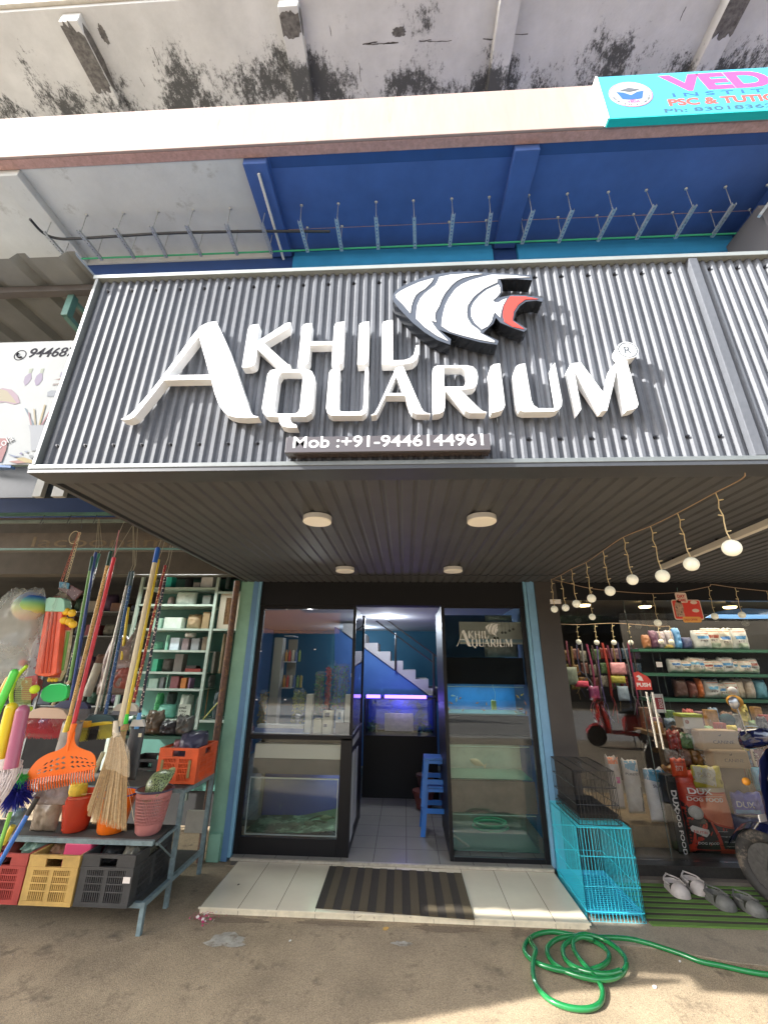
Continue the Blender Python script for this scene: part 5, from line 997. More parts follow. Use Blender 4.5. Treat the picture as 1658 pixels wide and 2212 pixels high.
bxs('top_panel', DL, mat('brown_panel2', (.08, .072, .06), rough=.7, var=.3, vs=8), [(X0 + .10, 4.80, z1 + .003, X1 - .12, 4.82, zc - .025)])  # darker brown panel above the hood, uneven in tone
TK = thing('fish_tank', 'lit fish tank with driftwood at the bottom of the left cabinet', 'fish tank', (-1.07, 4.9, zb1))
x0, x1 = X0 + .075, X1 - .125
bxs('glass', TK, M_tank, [(x0, 4.665, zb1 + .002, x1, 4.669, tz - .01)])
bxs('rim', TK, mat('pale_rim', (.55, .58, .54), rough=.3), [(x0, 4.650, tz - .012, x1, 4.664, tz - .002), (x0, 4.650, zb1 + .002, x0 + .008, 4.664, tz - .013), (x1 - .008, 4.650, zb1 + .002, x1, 4.664, tz - .013), (x0 + .009, 4.650, zb1 + .002, x1 - .009, 4.664, zb1 + .01)])
bxs('back_glass', TK, mat('deep_blue_back', (.015, .03, .20), rough=.5, col2=(.16, .17, .19), thr=(.56, .7, 2.2)), [(x0, 5.16, zb1 + .002, x1, 5.17, tz)])
g_ = MB(); n_ = 18; rr = random.Random(2)
for i in range(n_):
    for j in range(8):
        pass
vv = [(x0 + (x1 - x0) * i / n_, 4.672 + .48 * j / 8, zb1 + .012 + .16 * max(0, (i / n_ - .45)) ** 1.2 * (.4 + j / 10) + rr.uniform(0, .006)) for j in range(9) for i in range(n_ + 1)]
g_.add(vv, [(j * (n_ + 1) + i, j * (n_ + 1) + i + 1, (j + 1) * (n_ + 1) + i + 1, (j + 1) * (n_ + 1) + i) for j in range(8) for i in range(n_)]); g_.build('gravel_bed', mat('gravel_green', (.26, .32, .26), rough=.8, var=.4, vs=30, col2=(.03, .05, .035), thr=(.42, .50, 2.2)), TK, smooth=True)
b = MB()
for pts in ([(440, 1300), (500, 1270), (560, 1280), (630, 1305)], [(450, 1290), (480, 1262), (530, 1245), (600, 1255)], [(500, 1290), (520, 1320)], [(540, 1270), (560, 1310), (552, 1325)], [(570, 1285), (600, 1325), (628, 1330)], [(480, 1275), (455, 1310), (440, 1300)]):
    b.tube(smoothpts([at(p, CC, 4.85) for p in pts], 4), .007, 6)
b.build('driftwood', mat('driftwood', (.035, .025, .018), rough=.9), TK, smooth=True)
def fishy(name, c, L, col, par=None, ang=0, lab=None, sub=1):
    b = MB(); d = Vector((math.cos(ang), 0, math.sin(ang))); up = Vector((-d.z, 0, d.x)); rings = []
    for t, r in ((0, .02), (.12, .10), (.3, .17), (.5, .18), (.7, .11), (.85, .04), (.9, .05), (1, .16)):
        c_ = Vector(c) + d * (t - .5) * L; rings.append([c_ + up * math.cos(k * 1.047) * r * L + Vector((0, 1, 0)) * math.sin(k * 1.047) * r * L * (.45 if t < .8 else .08) for k in range(6)])
    b.loft(rings); o = b.build(name, mat('fish_' + ''.join('%02d' % int(v * 99) for v in col), col, rough=.4), par, smooth=True)
    if lab: props(o, lab, 'fish')
    return o
fishy('fish', at((560, 1255), CC, 4.80), .14, (.20, .2, .12), lab='gray-green fish over the driftwood in the lit tank', ang=.1); fishy('fish', at((480, 1282), CC, 4.78), .13, (.12, .12, .08), ang=-.1, lab='dark fish left of the driftwood in the lit tank'); fishy('fish', at((400, 1290), CC, 4.80), .13, (.10, .10, .06), ang=.15, lab='dim olive fish at the left side of the driftwood')
TL = bpy.data.lights.new('tank_lamp', 'AREA'); TL.energy = .4; TL.size = .3; TL.size_y = .3; TL.color = (.75, 1, .72); to = bpy.data.objects.new('tank_lamp', TL); COL.objects.link(to); to.location = (-.78, 4.95, tz - .03); to.rotation_euler = (0, 0, 0)
# goods in the upper part
zf = zc + .013
def cab(r, kind, col, desc, cat, Y=4.85, dep=.09, **k): return stock(r, kind, col, desc, cat, Y=Y, c=CE, dep=dep, zb=zf if k.pop('floor', True) else None, **k)
cab((10, 1985, 800, 2012), 'box', 'b9c6d6', 'flat pale blue box at the bottom of the stack in the display', 'box', Y=4.72)
cab((55, 1925, 720, 1983), 'box', '7f93c0', 'flat blue and white box in the middle of the stack in the display', 'box', Y=4.73, floor=False)
cab((95, 1876, 722, 1923), 'box', 'cfd3d2', 'flat white box on top of the stack in the display', 'box', Y=4.74, floor=False)
cab((732, 1455, 857, 1990), 'box', 'd4d6cd', 'tall white box left of the plants in the display', 'box', Y=4.76)
cab((1283, 1460, 1388, 1836), 'box', 'd8d9d2', 'tall white box standing on the gray box by the doorway post', 'box', floor=False, Y=4.78)
cab((1156, 1842, 1375, 2012), 'box', '6d6b66', 'dark gray box under the tall white box by the doorway post', 'box', Y=4.78)
cab((1160, 1676, 1276, 1838), 'box', 'd3d8dc', 'small white box with blue print on the dark gray box', 'box', floor=False, Y=4.78)
cab((978, 1680, 1126, 2012), 'box', 'd9d4bd', 'cream box with a small picture in the middle of the display', 'box', Y=4.77)
cab((852, 1792, 974, 2012), 'box', 'd6d0b4', 'low cream box left of the one with the picture', 'box', Y=4.77)
for r, c_, lb_ in (((1015, 1710, 1080, 1765), '3b3d44', 'dark square picture high on the cream box in the display'), ((1000, 1860, 1045, 1900), '55565a', 'small gray mark low on the cream box in the display'), ((1195, 1700, 1235, 1760), '6d7f92', 'gray-blue picture on the small white box by the post'), ((1195, 1765, 1230, 1795), '4f8cc0', 'light blue mark at the bottom of the small white box')):
    x0_, x1_, z0_, z1_ = rc((r[0], r[3]), (r[2], r[1]), CE, 4.768); props(MB().box((x0_, 4.7665, z0_), (x1_, 4.7692, z1_)).build('printed_label', mat('lbl_' + c_, c_)), lb_, 'label', 'pictures on the display boxes')
def leafbag(r, cols, desc, Y=4.9, seed=0):
    x0_, x1_, z0_, z1_ = rc((r[0], r[3]), (r[2], r[1]), CE, Y); z0_ = max(z0_, zf); t = thing('bagged_plant', desc, 'plastic plant', ((x0_ + x1_) / 2, Y, z0_)); q = random.Random(seed)
    for ci, c_ in enumerate(cols):
        b = MB()
        for s in range(5):
            sx = q.uniform(x0_ + .02, x1_ - .02); pts = [(sx, Y, z0_), (sx + q.uniform(-.02, .02), Y + q.uniform(-.02, .02), (z0_ + z1_) / 2), (sx + q.uniform(-.03, .03), Y, z1_ - .04)]; b.tube(smoothpts(pts, 3), .0018, 3)
        for k in range(150):
            p = Vector((q.uniform(x0_, x1_), Y + q.uniform(-.03, .03), q.uniform(z0_, z1_ - .03))); d = Vector((q.gauss(0, 1), q.gauss(0, .5), q.gauss(.3, 1))).normalized() * q.uniform(.012, .03); s_ = d.cross(Vector((q.gauss(0, .3), 1, q.gauss(0, .3)))).normalized() * q.uniform(.004, .009)
            b.quad(p, p + d * .5 + s_, p + d, p + d * .5 - s_)
        b.build('foliage', mat('leaf_%s' % ''.join('%02d' % int(v * 99) for v in c_), c_, rough=.5, var=.4, vs=30), t)
    pillow('bag', x0_ - .005, z0_, x1_ + .005, z1_, Y, .09, mat('clear_bag2', (.7, .72, .72), rough=.08, alpha=.10), seed=seed, parent=t, crumple=.8)
leafbag((862, 1140, 1010, 1740), [(.06, .26, .07), (.16, .12, .10)], 'bagged plastic plant with dark green leaves, left of the red one', seed=1)
leafbag((1018, 1052, 1114, 1700), [(.42, .03, .05), (.28, .02, .04)], 'bagged red plastic plant in the display', seed=2)
leafbag((1110, 1036, 1356, 1720), [(.10, .34, .08), (.20, .12, .10)], 'widest bagged plastic plant, green and brown, near the doorway post', Y=4.93, seed=3)
leafbag((562, 1380, 760, 1850), [(.28, .34, .06), (.12, .2, .04)], 'bagged yellow-green plastic plant behind the tall white box', Y=4.95, seed=4)
leafbag((100, 1400, 240, 1870), [(.20, .22, .10), (.36, .22, .06)], 'bagged olive and orange plant in the left corner of the display', seed=5)
x0_, x1_, z0_, z1_ = rc((272, 1370), (452, 682), CE, 5.6); props(bxs('column', None, mat('pale_column', (.30, .30, .26), rough=.7), [(x0_, 5.6, -1.68, x1_, 5.75, z1_)]), 'pale square column behind the plants inside the left display', 'column')
t = thing('wall_shelf', 'wall shelf with small bottles seen through the left display', 'shelf', (-1.3, 5.8, -.5))
x0_, x1_, z0_, z1_ = rc((400, 1370), (615, 700), CE, 5.8)
bxs('back_panel', t, mat('shelf_pale', (.28, .27, .22), rough=.7), [(x0_ + .03, 5.95, z0_, x1_, 5.96, z1_)])
for k, zz in enumerate((z0_, z0_ + .32, z0_ + .65)):
    bxs('shelf_board', t, M_wp, [(x0_ + .03, 5.7, zz, x1_, 5.949, zz + .012)])
q = random.Random(8)
for k in range(11):
    xx = x0_ + .06 + (k % 6) * .045; zz = z0_ + (.012 if k < 6 else .332); c_, cn = [((.5, .25, .05), 'amber'), ((.5, .08, .06), 'red'), ((.55, .5, .4), 'cream'), ((.1, .15, .3), 'blue'), ((.2, .3, .1), 'green'), ((.4, .32, .1), 'mustard')][k % 6]
    b = MB(); b.lathe([(0, zz), (.018, zz), (.018, zz + .10 + .02 * (k % 3)), (.008, zz + .13), (.008, zz + .15), (0, zz + .15)], (xx, 5.78, 0), 10); props(b.build('bottle', mat('btl' + cn, c_, rough=.3), smooth=True), 'small %s bottle on the %s board of the wall shelf' % (cn, 'lower' if k < 6 else 'middle'), 'bottle', 'bottles on the wall shelf')
for p, lb_ in (((915, 288), 'top edge, right of middle'), ((882, 843), 'right of middle, a third down'), ((500, 297), 'top edge, second from left'), ((214, 290), 'at the top left corner'), ((88, 1527), 'at the lower left edge'), ((478, 1527), 'in the lower middle'), ((147, 867), 'at the left edge, halfway down'), ((1384, 1195), 'tall one by the doorway post')):
    c_ = at(p, CE, 4.611); w_ = .010 if p[0] != 1384 else .008; props(bxs('sticker', None, mat('tag_white', (.75, .75, .75)), [(c_.x - w_, 4.610, c_.z - (.006 if p[0] != 1384 else .018), c_.x + w_, 4.6135, c_.z + (.006 if p[0] != 1384 else .018))]), 'white sticker on the left display glass, ' + lb_, 'sticker', 'white stickers on the left display glass')
b = MB(); b.lathe([(0, 0), (.055, 0), (.062, .012), (.04, .018), (.022, .07), (.0, .07)], at((690, 1790), CE, 4.85), 20, M=Matrix.Rotation(R(-60), 3, 'Y')); props(b.build('lamp_shade', mat('silver_cone', (.55, .57, .58), rough=.25, metal=.6), smooth=True), 'silver clamp lamp lying beside the tall white box', 'lamp')
L_ = bpy.data.lights.new('display_fill', 'POINT'); L_.energy = 1.5; L_.shadow_soft_size = .012; o = bpy.data.objects.new('display_fill', L_); COL.objects.link(o); o.location = (-1.1, 4.80, .50)  # added fill light without a fixture, brightens the display goods
# doorway interior: stair, tank, stools
SR = thing('staircase', 'gray staircase over a blue wall with black railing inside the shop', 'staircase', (0, 7.4, -1.684))
SYY = 7.3
def st_(pts, Y=SYY): return [at(p, CC, Y) for p in pts]
steps = [(640, 300), (690, 300), (690, 350), (750, 350), (750, 395), (812, 395), (812, 437), (873, 437), (873, 483), (935, 483), (935, 528), (997, 528), (997, 573), (1060, 573), (1060, 618), (1112, 618), (1112, 662), (1170, 662), (1170, 707), (1230, 707)]
under = [(1230, 775), (735, 410), (640, 338)]
b = MB(); b.prism(st_(steps + under), (0, .8, 0)); b.build('flight', mat('stair_gray', (.36, .355, .35), rough=.8), SR)
b = MB(); b.prism(st_([(735, 412), (1230, 777), (1230, 1000), (600, 1000), (600, 315), (640, 342)], SYY + .03), (0, .7, 0)); b.build('stair_wall', mat('stair_blue', (.035, .12, .33), rough=.6), SR)
M_rail = mat('rail_black', (.015, .012, .012), rough=.4)
b = MB()
for p0, p1, r_ in (((900, 345), (898, 530), .018), ((1085, 450), (1088, 655), .02), ((780, 270), (1085, 492), .012), ((840, 270), (1140, 490), .012)): b.tube([at(p0, CC, SYY - .04), at(p1, CC, SYY - .04)], r_, 6)
b.build('railing', M_rail, SR)
AQ = thing('aquarium', 'long aquarium under a violet lamp bar behind the doorway', 'aquarium', (0, 6.6, -1.684))
ax0, ax1, az0, az1 = rc((748, 848), (1090, 668), CC, 6.4)
bxs('frame', AQ, M_frm, [(ax0, 6.38, az0 - .03, ax1, 6.42, az0), (ax0, 6.38, az1, ax1, 6.42, az1 + .012), (ax0 - .02, 6.38, az0 - .03, ax0 - .001, 6.95, az1 + .012), (ax1 + .001, 6.38, az0 - .03, ax1 + .02, 6.95, az1 + .012), (ax0, 6.94, az0 - .03, ax1, 6.96, az1)])
bxs('front_glass', AQ, M_tank, [(ax0, 6.40, az0 + .001, ax1, 6.405, az1 - .001)])
bxs('back_panel', AQ, mat('aq_back', (.03, .05, .30), rough=.5, col2=(.05, .06, .06), thr=(.5, .6, 4)), [(ax0, 6.92, az0 + .001, ax1, 6.935, az1)])
bxs('stand', AQ, M_frm, [(ax0 - .02, 6.40, -1.684, ax1 + .02, 6.96, az0 - .031)])
x0_, x1_, z0_, z1_ = rc((845, 838), (985, 742), CC, 6.8); bxs('backdrop_card', AQ, mat('tan_card', (.34, .29, .2), rough=.8, var=.25, vs=18), [(x0_, 6.78, az0 + .002, x1_, 6.8, z1_)])
lx0, lx1, lz0, lz1 = rc((755, 670), (1050, 654), CC, 6.36)
bxs('lamp_bar', AQ, emat('led_violet', '7a5cff', 1.4), [(lx0, 6.36, lz0 + .012, lx0 + .20, 6.375, lz1)]); bxs('lamp_bar', AQ, emat('led_violet', '7a5cff', 1.4), [(lx0 + .26, 6.36, lz0 + .012, lx1, 6.375, lz1)])
bxs('lamp_body', AQ, mat('lamp_body', (.1, .1, .2), rough=.3), [(lx0 - .03, 6.376, lz0 - .006, lx1 + .08, 6.46, lz0 + .011)])
q = random.Random(4); b = MB()
for k in range(220):
    side = q.choice((0, 1)); cx_ = ax0 + .09 + q.gauss(0, .035) if side == 0 else ax1 - .14 + q.gauss(0, .06); p = Vector((cx_, 6.6 + q.uniform(-.1, .1), az0 + .02 + abs(q.gauss(0, .07)))); d = Vector((q.gauss(0, 1), q.gauss(0, .5), q.gauss(.3, 1))).normalized() * .03; s_ = d.cross(Vector((0, 1, .2))).normalized() * .008; b.quad(p, p + d * .5 + s_, p + d, p + d * .5 - s_)
b.build('water_plants', mat('aq_plants', (.06, .14, .10), rough=.6), AQ)
for nm, loc, e_, sz_, c_ in (('violet_lamp', (-.05, 6.66, az1 - .04), 1.8, .01, (.32, .22, 1)), ('room_lamp', (at((855, 300), CC, 6.6).x, 6.6, .60), 8, .03, (.85, .92, 1)), ('rear_fill', (-.9, 8.6, .55), 7, .03, (.7, .82, 1))):  # the rear one is an added fill without a fixture
    L_ = bpy.data.lights.new(nm, 'POINT'); L_.energy = e_; L_.shadow_soft_size = sz_; L_.color = c_; o = bpy.data.objects.new(nm, L_); COL.objects.link(o); o.location = loc
c_ = at((855, 300), CC, 6.6); b = MB(); b.cyl((c_.x, 6.6, .655), (c_.x, 6.6, .68), .035, n=14); props(b.build('ceiling_light', emat('lamp_cool', 'e8f2ff', 2)), 'small lit ceiling lamp inside the doorway', 'lamp')
def stool(label, x, y, z, m):
    t = thing('plastic_stool', label, 'stool', (x, y, z), 'stacked blue stools'); H = .44
    b = MB(); b.prism([(x - .125, y - .125, z + H), (x + .125, y - .125, z + H), (x + .125, y + .125, z + H), (x - .125, y + .125, z + H)], (0, 0, -.02)); 
    b.lathe([(.18, -.021), (.185, -.05)], (x, y, z + H), 4, M=Matrix.Rotation(R(45), 3, 'Z')); b.build('seat', m, t, bevel=.004)
    for sx in (-1, 1):
        for sy in (-1, 1):
            b = MB(); ra = [(x + sx * .075, y + sy * .128, z + H - .02), (x + sx * .125, y + sy * .128, z + H - .02), (x + sx * .175, y + sy * .165, z), (x + sx * .125, y + sy * .165, z)]; b.prism(ra, (0, -sy * .018, 0))
            ra = [(x + sx * .128, y + sy * .075, z + H - .02), (x + sx * .128, y + sy * .125, z + H - .02), (x + sx * .173, y + sy * .163, z), (x + sx * .173, y + sy * .12, z)]; b.prism(ra, (-sx * .016, 0, 0)); b.build('leg', m, t)
    for sy in (-1, 1): b = MB(); b.box((x - .10, y + sy * .14 - .008, z + .20), (x + .10, y + sy * .14 + .008, z + .245)); b.build('stretcher', m, t)
    b = MB(); b.box((x - .15, y - .10, z + .20), (x - .134, y + .10, z + .245)); b.build('stretcher', m, t)
M_st = mat('stool_blue', (.03, .16, .50), rough=.35); stool('blue plastic stool standing on the floor under its twin', .32, 5.30, -1.684, M_st); stool('blue plastic stool stacked on top of its twin', .33, 5.30, -1.42, M_st)
t = thing('pot_stack', 'dull red pots under the aquarium inside the shop', 'pot', (.25, 6.0, -1.684))
b = MB(); b.lathe([(0, 0), (.09, 0), (.13, .16), (.14, .16), (.14, .19), (0, .19)], (.22, 6.05, -1.684), 18); b.build('pot', mat('pot_red', (.16, .04, .03), rough=.6), t, smooth=True)
b = MB(); b.lathe([(0, 0), (.08, 0), (.11, .14), (.12, .14), (.12, .17), (0, .17)], (.25, 6.05, -1.49), 18); b.build('pot', mat('pot_dark', (.07, .03, .025), rough=.6), t, smooth=True)
# right display
DR = thing('tank_rack', 'black framed glass rack of fish tanks, right of the doorway', 'display cabinet', (.85, 4.9, -1.684))
X2, X3 = .398, 1.297
zz = lambda y, Y=4.62: at((1350, y), CC, Y).z
b1, b2, b3, b4, b5 = zz(467), zz(600), zz(757), zz(900), zz(1085)
bxs('frame', DR, M_frm, [(X2, 4.60, -1.683, X2 + .035, 4.64, zt), (X3 - .045, 4.60, -1.683, X3, 4.64, zt), (X2 + .036, 4.60, -1.683, X3 - .046, 4.64, -1.65), (X2 + .036, 4.602, zt - .02, X3 - .046, 4.64, zt)], bevel=.002)
bxs('glass_pane', DR, M_glass, [(X2 + .036, 4.612, -1.649, X3 - .046, 4.617, zt - .021)])
M_int2 = mat('rack_black', (.006, .006, .007), rough=.7, spec=.1); M_brn = mat('rack_brown', (.085, .075, .06), rough=.7, var=.3, vs=10)
bxs('shelf_panel', DR, M_int2, [(X2 + .036, 4.70, b2, X3 - .046, 4.72, b1)]); bxs('shelf_panel', DR, M_int2, [(X2 + .036, 4.70, b4 + .08, X3 - .046, 4.72, b3)])
bxs('shelf_panel', DR, mat('hood_dark', (.03, .025, .022), rough=.5), [(X2 + .036, 4.66, b4, X3 - .046, 4.72, b4 + .079)], bevel=.01)
bxs('shelf_panel', DR, M_brn, [(X2 + .036, 4.70, zz(1245), X3 - .046, 4.72, b5)])
bxs('side_panel', DR, M_frm, [(X2 + .001, 4.641, -1.683, X2 + .02, 5.5, zt)])
bxs('back_panel', DR, mat('rack_back_blue', (.02, .16, .42), rough=.5, var=.3, vs=5), [(X2 + .036, 5.18, b3, X3 - .046, 5.19, b2)])
bxs('back_panel', DR, mat('rack_back_gray', (.22, .23, .19), rough=.6, var=.35, vs=4), [(X2 + .036, 5.18, -1.683, X3 - .046, 5.19, b3 - .001)])
bxs('back_panel', DR, M_int, [(X2 + .036, 5.5, b2, X3 - .046, 5.51, zt)])
tanks = []
for (za, zb_, nm) in ((b3 + .005, b2 - .01, 'upper'), (b5 + .005, b4 - .01, 'middle'), (-1.645, zz(1250), 'lowest')):
    t = thing('fish_tank', '%s glass tank of the rack right of the doorway' % nm, 'fish tank', (.85, 4.9, za)); tanks.append(t)
    bxs('glass', t, M_tank, [(X2 + .05, 4.73, za, X3 - .06, 4.735, zb_)]); bxs('bottom', t, mat('tank_green', (.05, .15, .11), rough=.3), [(X2 + .05, 4.728, za, X3 - .06, 5.15, za + .008)])
    bxs('rim', t, mat('tank_rim', (.30, .45, .38), rough=.3), [(X2 + .05, 4.7285, zb_ - .02, X3 - .06, 4.7298, zb_ - .014)])
for k, (p, c_, L_) in enumerate((((1180, 655), (.7, .7, .72), .05), ((1198, 672), (.75, .75, .78), .06), ((1170, 690), (.6, .15, .04), .045), ((1215, 668), (.65, .2, .1), .04), ((1160, 720), (.7, .3, .1), .04), ((1300, 690), (.65, .2, .06), .04), ((1345, 695), (.7, .25, .05), .035), ((1330, 725), (.6, .2, .1), .04), ((1372, 680), (.7, .6, .5), .035), ((1500, 660), (.7, .3, .04), .05), ((1520, 650), (.6, .35, .08), .045), ((1535, 690), (.7, .2, .05), .05), ((1515, 720), (.6, .1, .05), .045), ((1540, 740), (.7, .25, .1), .045), ((1490, 735), (.65, .3, .2), .04), ((1230, 725), (.5, .2, .1), .035))):
    q = at(p, CC, 4.85); fishy('fish', q, L_, c_, ang=(k * 1.3) % 6.2, lab='small %s fish, %s in the upper tank of the rack' % ('white' if c_[2] > .6 else ('pale' if c_[2] > .4 else ('orange' if c_[1] > .22 else 'red')), ORD[k] + ' counted'))
for k, p in enumerate(((1380, 690),)):
    a, e = at((1372, 725), CC, 4.8), at((1392, 680), CC, 4.8); props(bxs('air_filter', None, mat('filter_yellow', (.42, .45, .15)), [(a.x, 4.8, a.z, e.x, 4.83, e.z)]), 'yellow-green filter hanging in the upper tank', 'filter')
a = at((1385, 680), CC, 4.79); b = MB(); b.tube(smoothpts([a, a + Vector((.01, 0, .08)), a + Vector((-.01, 0, .15)), a + Vector((.02, 0, .2))]), .002, 4); props(b.build('air_hose', mat('hose_pale', (.55, .6, .5))), 'thin air hose above the yellow-green filter', 'hose')
q = at((1302, 985), CC, 4.86); fishy('fish', q, .17, (.36, .24, .15), ang=-.35, lab='large tan fish alone in the middle tank')
b = MB(); c_ = at((1365, 1308), CC, 4.90)
for k, r_ in enumerate((.17, .14, .155)): b.tube([(c_.x + r_ * math.cos(i * .3), c_.y + r_ * .8 * math.sin(i * .3), -1.50 + k * .018) for i in range(21)], .010, 6, closed=True)
props(b.build('hose_coil', mat('hose_dkgreen', (.02, .20, .10), rough=.4), smooth=True), 'coiled dark green hose in the lowest tank', 'hose')
b = MB(); b.tube(smoothpts([at(p, CC, 4.8) for p in ((1185, 1340), (1215, 1365), (1245, 1385), (1262, 1400))]), [.012] * 18 + [.004], 7); props(b.build('driftwood', mat('wood_gray', (.22, .2, .14), rough=.8), smooth=True), 'pale driftwood stick in the lowest tank', 'driftwood')
for nm, loc, e_, c__ in (('tank_light', (.84, 4.95, b2 - .02), .8, (.7, .85, 1)), ('tank_light', (.84, 4.9, b4 - .02), .35, (.9, 1, .9)), ('tank_light', (.84, 4.9, zz(1250) - .01), .10, (.8, 1, .9))):
    L_ = bpy.data.lights.new(nm, 'AREA'); L_.energy = e_; L_.shape = 'RECTANGLE'; L_.size = .75; L_.size_y = .3; L_.color = c__; o = bpy.data.objects.new(nm, L_); COL.objects.link(o); o.location = loc
# poster and vinyl logo behind the upper right pane
PS = thing('poster', 'white poster with dark hanging lamps behind the upper right glass', 'poster', (.95, 4.86, .2))
x0_, x1_, z0_, z1_ = rc((1215, 400), (1522, 293), CC, 4.86); bxs('sheet', PS, mat('poster_white', (.50, .50, .46), rough=.6), [(x0_, 4.86, z0_, x1_, 4.865, z1_)])
bxs('band', PS, mat('poster_blue', (.30, .42, .50)), [(x0_, 4.857, z0_ + .02, x1_, 4.8595, z0_ + .055)])
for k, (px, py) in enumerate(((1385, 372), (1400, 372), (1422, 345), (1438, 345), (1458, 335), (1476, 328))): q = at((px, py), CC, 4.858); b = MB(); b.cyl((q.x, 4.856, q.z), (q.x, 4.859, q.z), .014, n=14); b.box((q.x - .001, 4.857, q.z), (q.x + .001, 4.859, z1_)); b.build('lamp_print', mat('poster_dark', (.12, .12, .11)), PS)
props(pillow('plastic_bag', *[rc((1340, 465), (1500, 400), CC, 4.95)[i] for i in (0, 2, 1, 3)], 4.98, .1, mat('pale_bundle', (.34, .34, .30), rough=.5, var=.4, vs=9), seed=31), 'pale wrapped bundle below the poster in the right display', 'bundle')
props(pillow('plastic_bag', *[rc((1340, 290), (1470, 258), CC, 4.95)[i] for i in (0, 2, 1, 3)], 4.98, .1, mat('pale_bundle2', (.25, .32, .30), rough=.4, var=.4, vs=9), seed=33), 'crumpled gray-green bag on top of the poster', 'bag')
LG2 = thing('vinyl_logo', 'white vinyl shop name and fish on the upper right glass', 'logo sticker', (.95, 4.608, .2))
sx0, sx1, sz0, sz1 = rc((1197, 420), (1462, 300), CC, 4.608); kx = (sx1 - sx0) / 2.40; M_vin = mat('vinyl_pale', (.62, .62, .58), rough=.5)
srcs = [(o, 'lettering') for o in list(SG.children) if o.name.startswith('letter_')] + [(o, 'fish_stripe') for o in list(FL.children) if o.name.startswith('stripe')]
allv = [v.co.x + SG.location.x for o, _ in srcs if o.name.startswith('letter_') for v in o.data.vertices]; allz = [v.co.z + SG.location.z for o, _ in srcs for v in o.data.vertices]
lx, hx_, lz, hz = min(allv), max(allv), min(allz), max(allz)
for o, nm in srcs:
    me = o.data.copy(); ys = [v.co.y for v in me.vertices]; ym = min(ys); yM = max(ys) - ym
    for v in me.vertices:
        v.co = Vector((sx0 + (v.co.x + SG.location.x - lx) / (hx_ - lx) * (sx1 - sx0), 4.608 + (v.co.y - ym) / max(yM, 1e-6) * .0015, sz0 + (v.co.z + SG.location.z - lz) / (hz - lz) * (sz1 - sz0))) - LG2.location
    me.materials.clear(); me.materials.append(M_vin); me.name = nm; n_ = bpy.data.objects.new(nm, me); COL.objects.link(n_); n_.parent = LG2; ORG[n_.name] = LG2.location.copy()
# ceiling lamps under the sign box
for k, (p, lab) in enumerate((((685, 1122), 'front left'), ((1040, 1122), 'front right'), ((745, 1229), 'rear left'), ((978, 1229), 'rear right'))):
    q = onZ(p[0], p[1] + 4, .82); t = thing('ceiling_lamp', 'round white surface lamp, %s of the four under the canopy' % lab, 'lamp', (q.x, q.y, .845), 'round lamps under the canopy'); r_ = .088
    b = MB(); b.lathe([(0, .850), (r_, .850), (r_, .822), (0, .822)], (q.x, q.y, 0), 36); b.build('body', mat('lamp_side', (.50, .49, .47), rough=.5), t, smooth=True)
    b = MB(); b.lathe([(0, .8215), (r_ * .995, .8215), (r_ * .995, .816), (r_ * .96, .8125), (0, .8125)], (q.x, q.y, 0), 36); b.build('diffuser', mat('lamp_diffuser', (.80, .74, .62), rough=.5, emit=.02), t, smooth=True)
# doormat
a = onZ(712, 1870.8, -1.695); b_ = onZ(996, 1887, -1.695); c_ = onZ(1024.5, 1986, -1.695); d_ = onZ(681, 1960.6, -1.695)
DM = thing('door_mat', 'brown ribbed doormat on the tiled step', 'doormat', ((a.x + c_.x) / 2, (a.y + c_.y) / 2, -1.7))
for nm, m, par in (('ribs', mat('mat_dark', (.035, .028, .02), rough=.95, bump=.6, bs=200), 0), ('ribs', mat('mat_brown', (.085, .066, .036), rough=.95, bump=.6, bs=200), 1)):
    b = MB(); n_ = 18
    for k in range(n_):
        if k % 2 != par: continue
        p0, p1 = a.lerp(b_, k / n_), a.lerp(b_, (k + 1) / n_); p3, p2 = d_.lerp(c_, k / n_), d_.lerp(c_, (k + 1) / n_)
        h = .008 if par else .005; b.prism([Vector((p.x, p.y, -1.6985)) for p in (p0, p1, p2, p3)], (0, 0, h))
    b.build(nm, m, DM)
# leaf litter, petals, paper scraps
t = thing('petal_heap', 'wilted red and white petals swept against the left end of the step', 'petals', (-1.5, 3.70, GZ)); q = random.Random(6)
for nm, c__, n_ in (('petals', (.45, .03, .12), 16), ('petals', (.60, .55, .50), 12), ('stems', (.30, .26, .12), 16)):
    b = MB()
    for k in range(n_):
        p = Vector((-1.47 + q.gauss(0, .055), 3.68 + q.gauss(0, .022), GZ + .006 + q.uniform(0, .03))); L_ = q.uniform(.012, .03)
        if nm == 'stems': d = Vector((q.gauss(0, 1), q.gauss(0, 1), q.gauss(0, .2))).normalized() * .05; b.tube([p, p + d], .0012, 3)
        else: d = Vector((q.gauss(0, 1), q.gauss(0, 1), q.gauss(0, .6))).normalized() * L_; s_ = d.orthogonal().normalized() * L_ * .4; b.quad(p, p + d * .5 + s_, p + d, p + d * .5 - s_)
    b.build(nm, mat('petal%d' % n_, c__, rough=.6), t)
def leaf(px, py, L_, c__, lab, cat='leaf', z=GZ, ang=.5):
    p = onZ(px, py, z); b = MB(); d = Vector((math.cos(ang), math.sin(ang), 0)) * L_; s_ = Vector((-d.y, d.x, 0)) * .35; h = Vector((0, 0, .006))
    b.add([p + h * .4, p + d * .3 + s_ + h, p + d * .75 + s_ * .7 + h * 1.4, p + d + h, p + d * .75 - s_ * .8 + h, p + d * .3 - s_ + h * .5, p + d * .5 + h * .3], [(0, 6, 1), (1, 6, 2), (2, 6, 3), (3, 6, 4), (4, 6, 5), (5, 6, 0)]); props(b.build('leaf' if cat == 'leaf' else 'paper_scrap', mat('lf%s' % lab[:8], c__, rough=.7)), lab, cat)
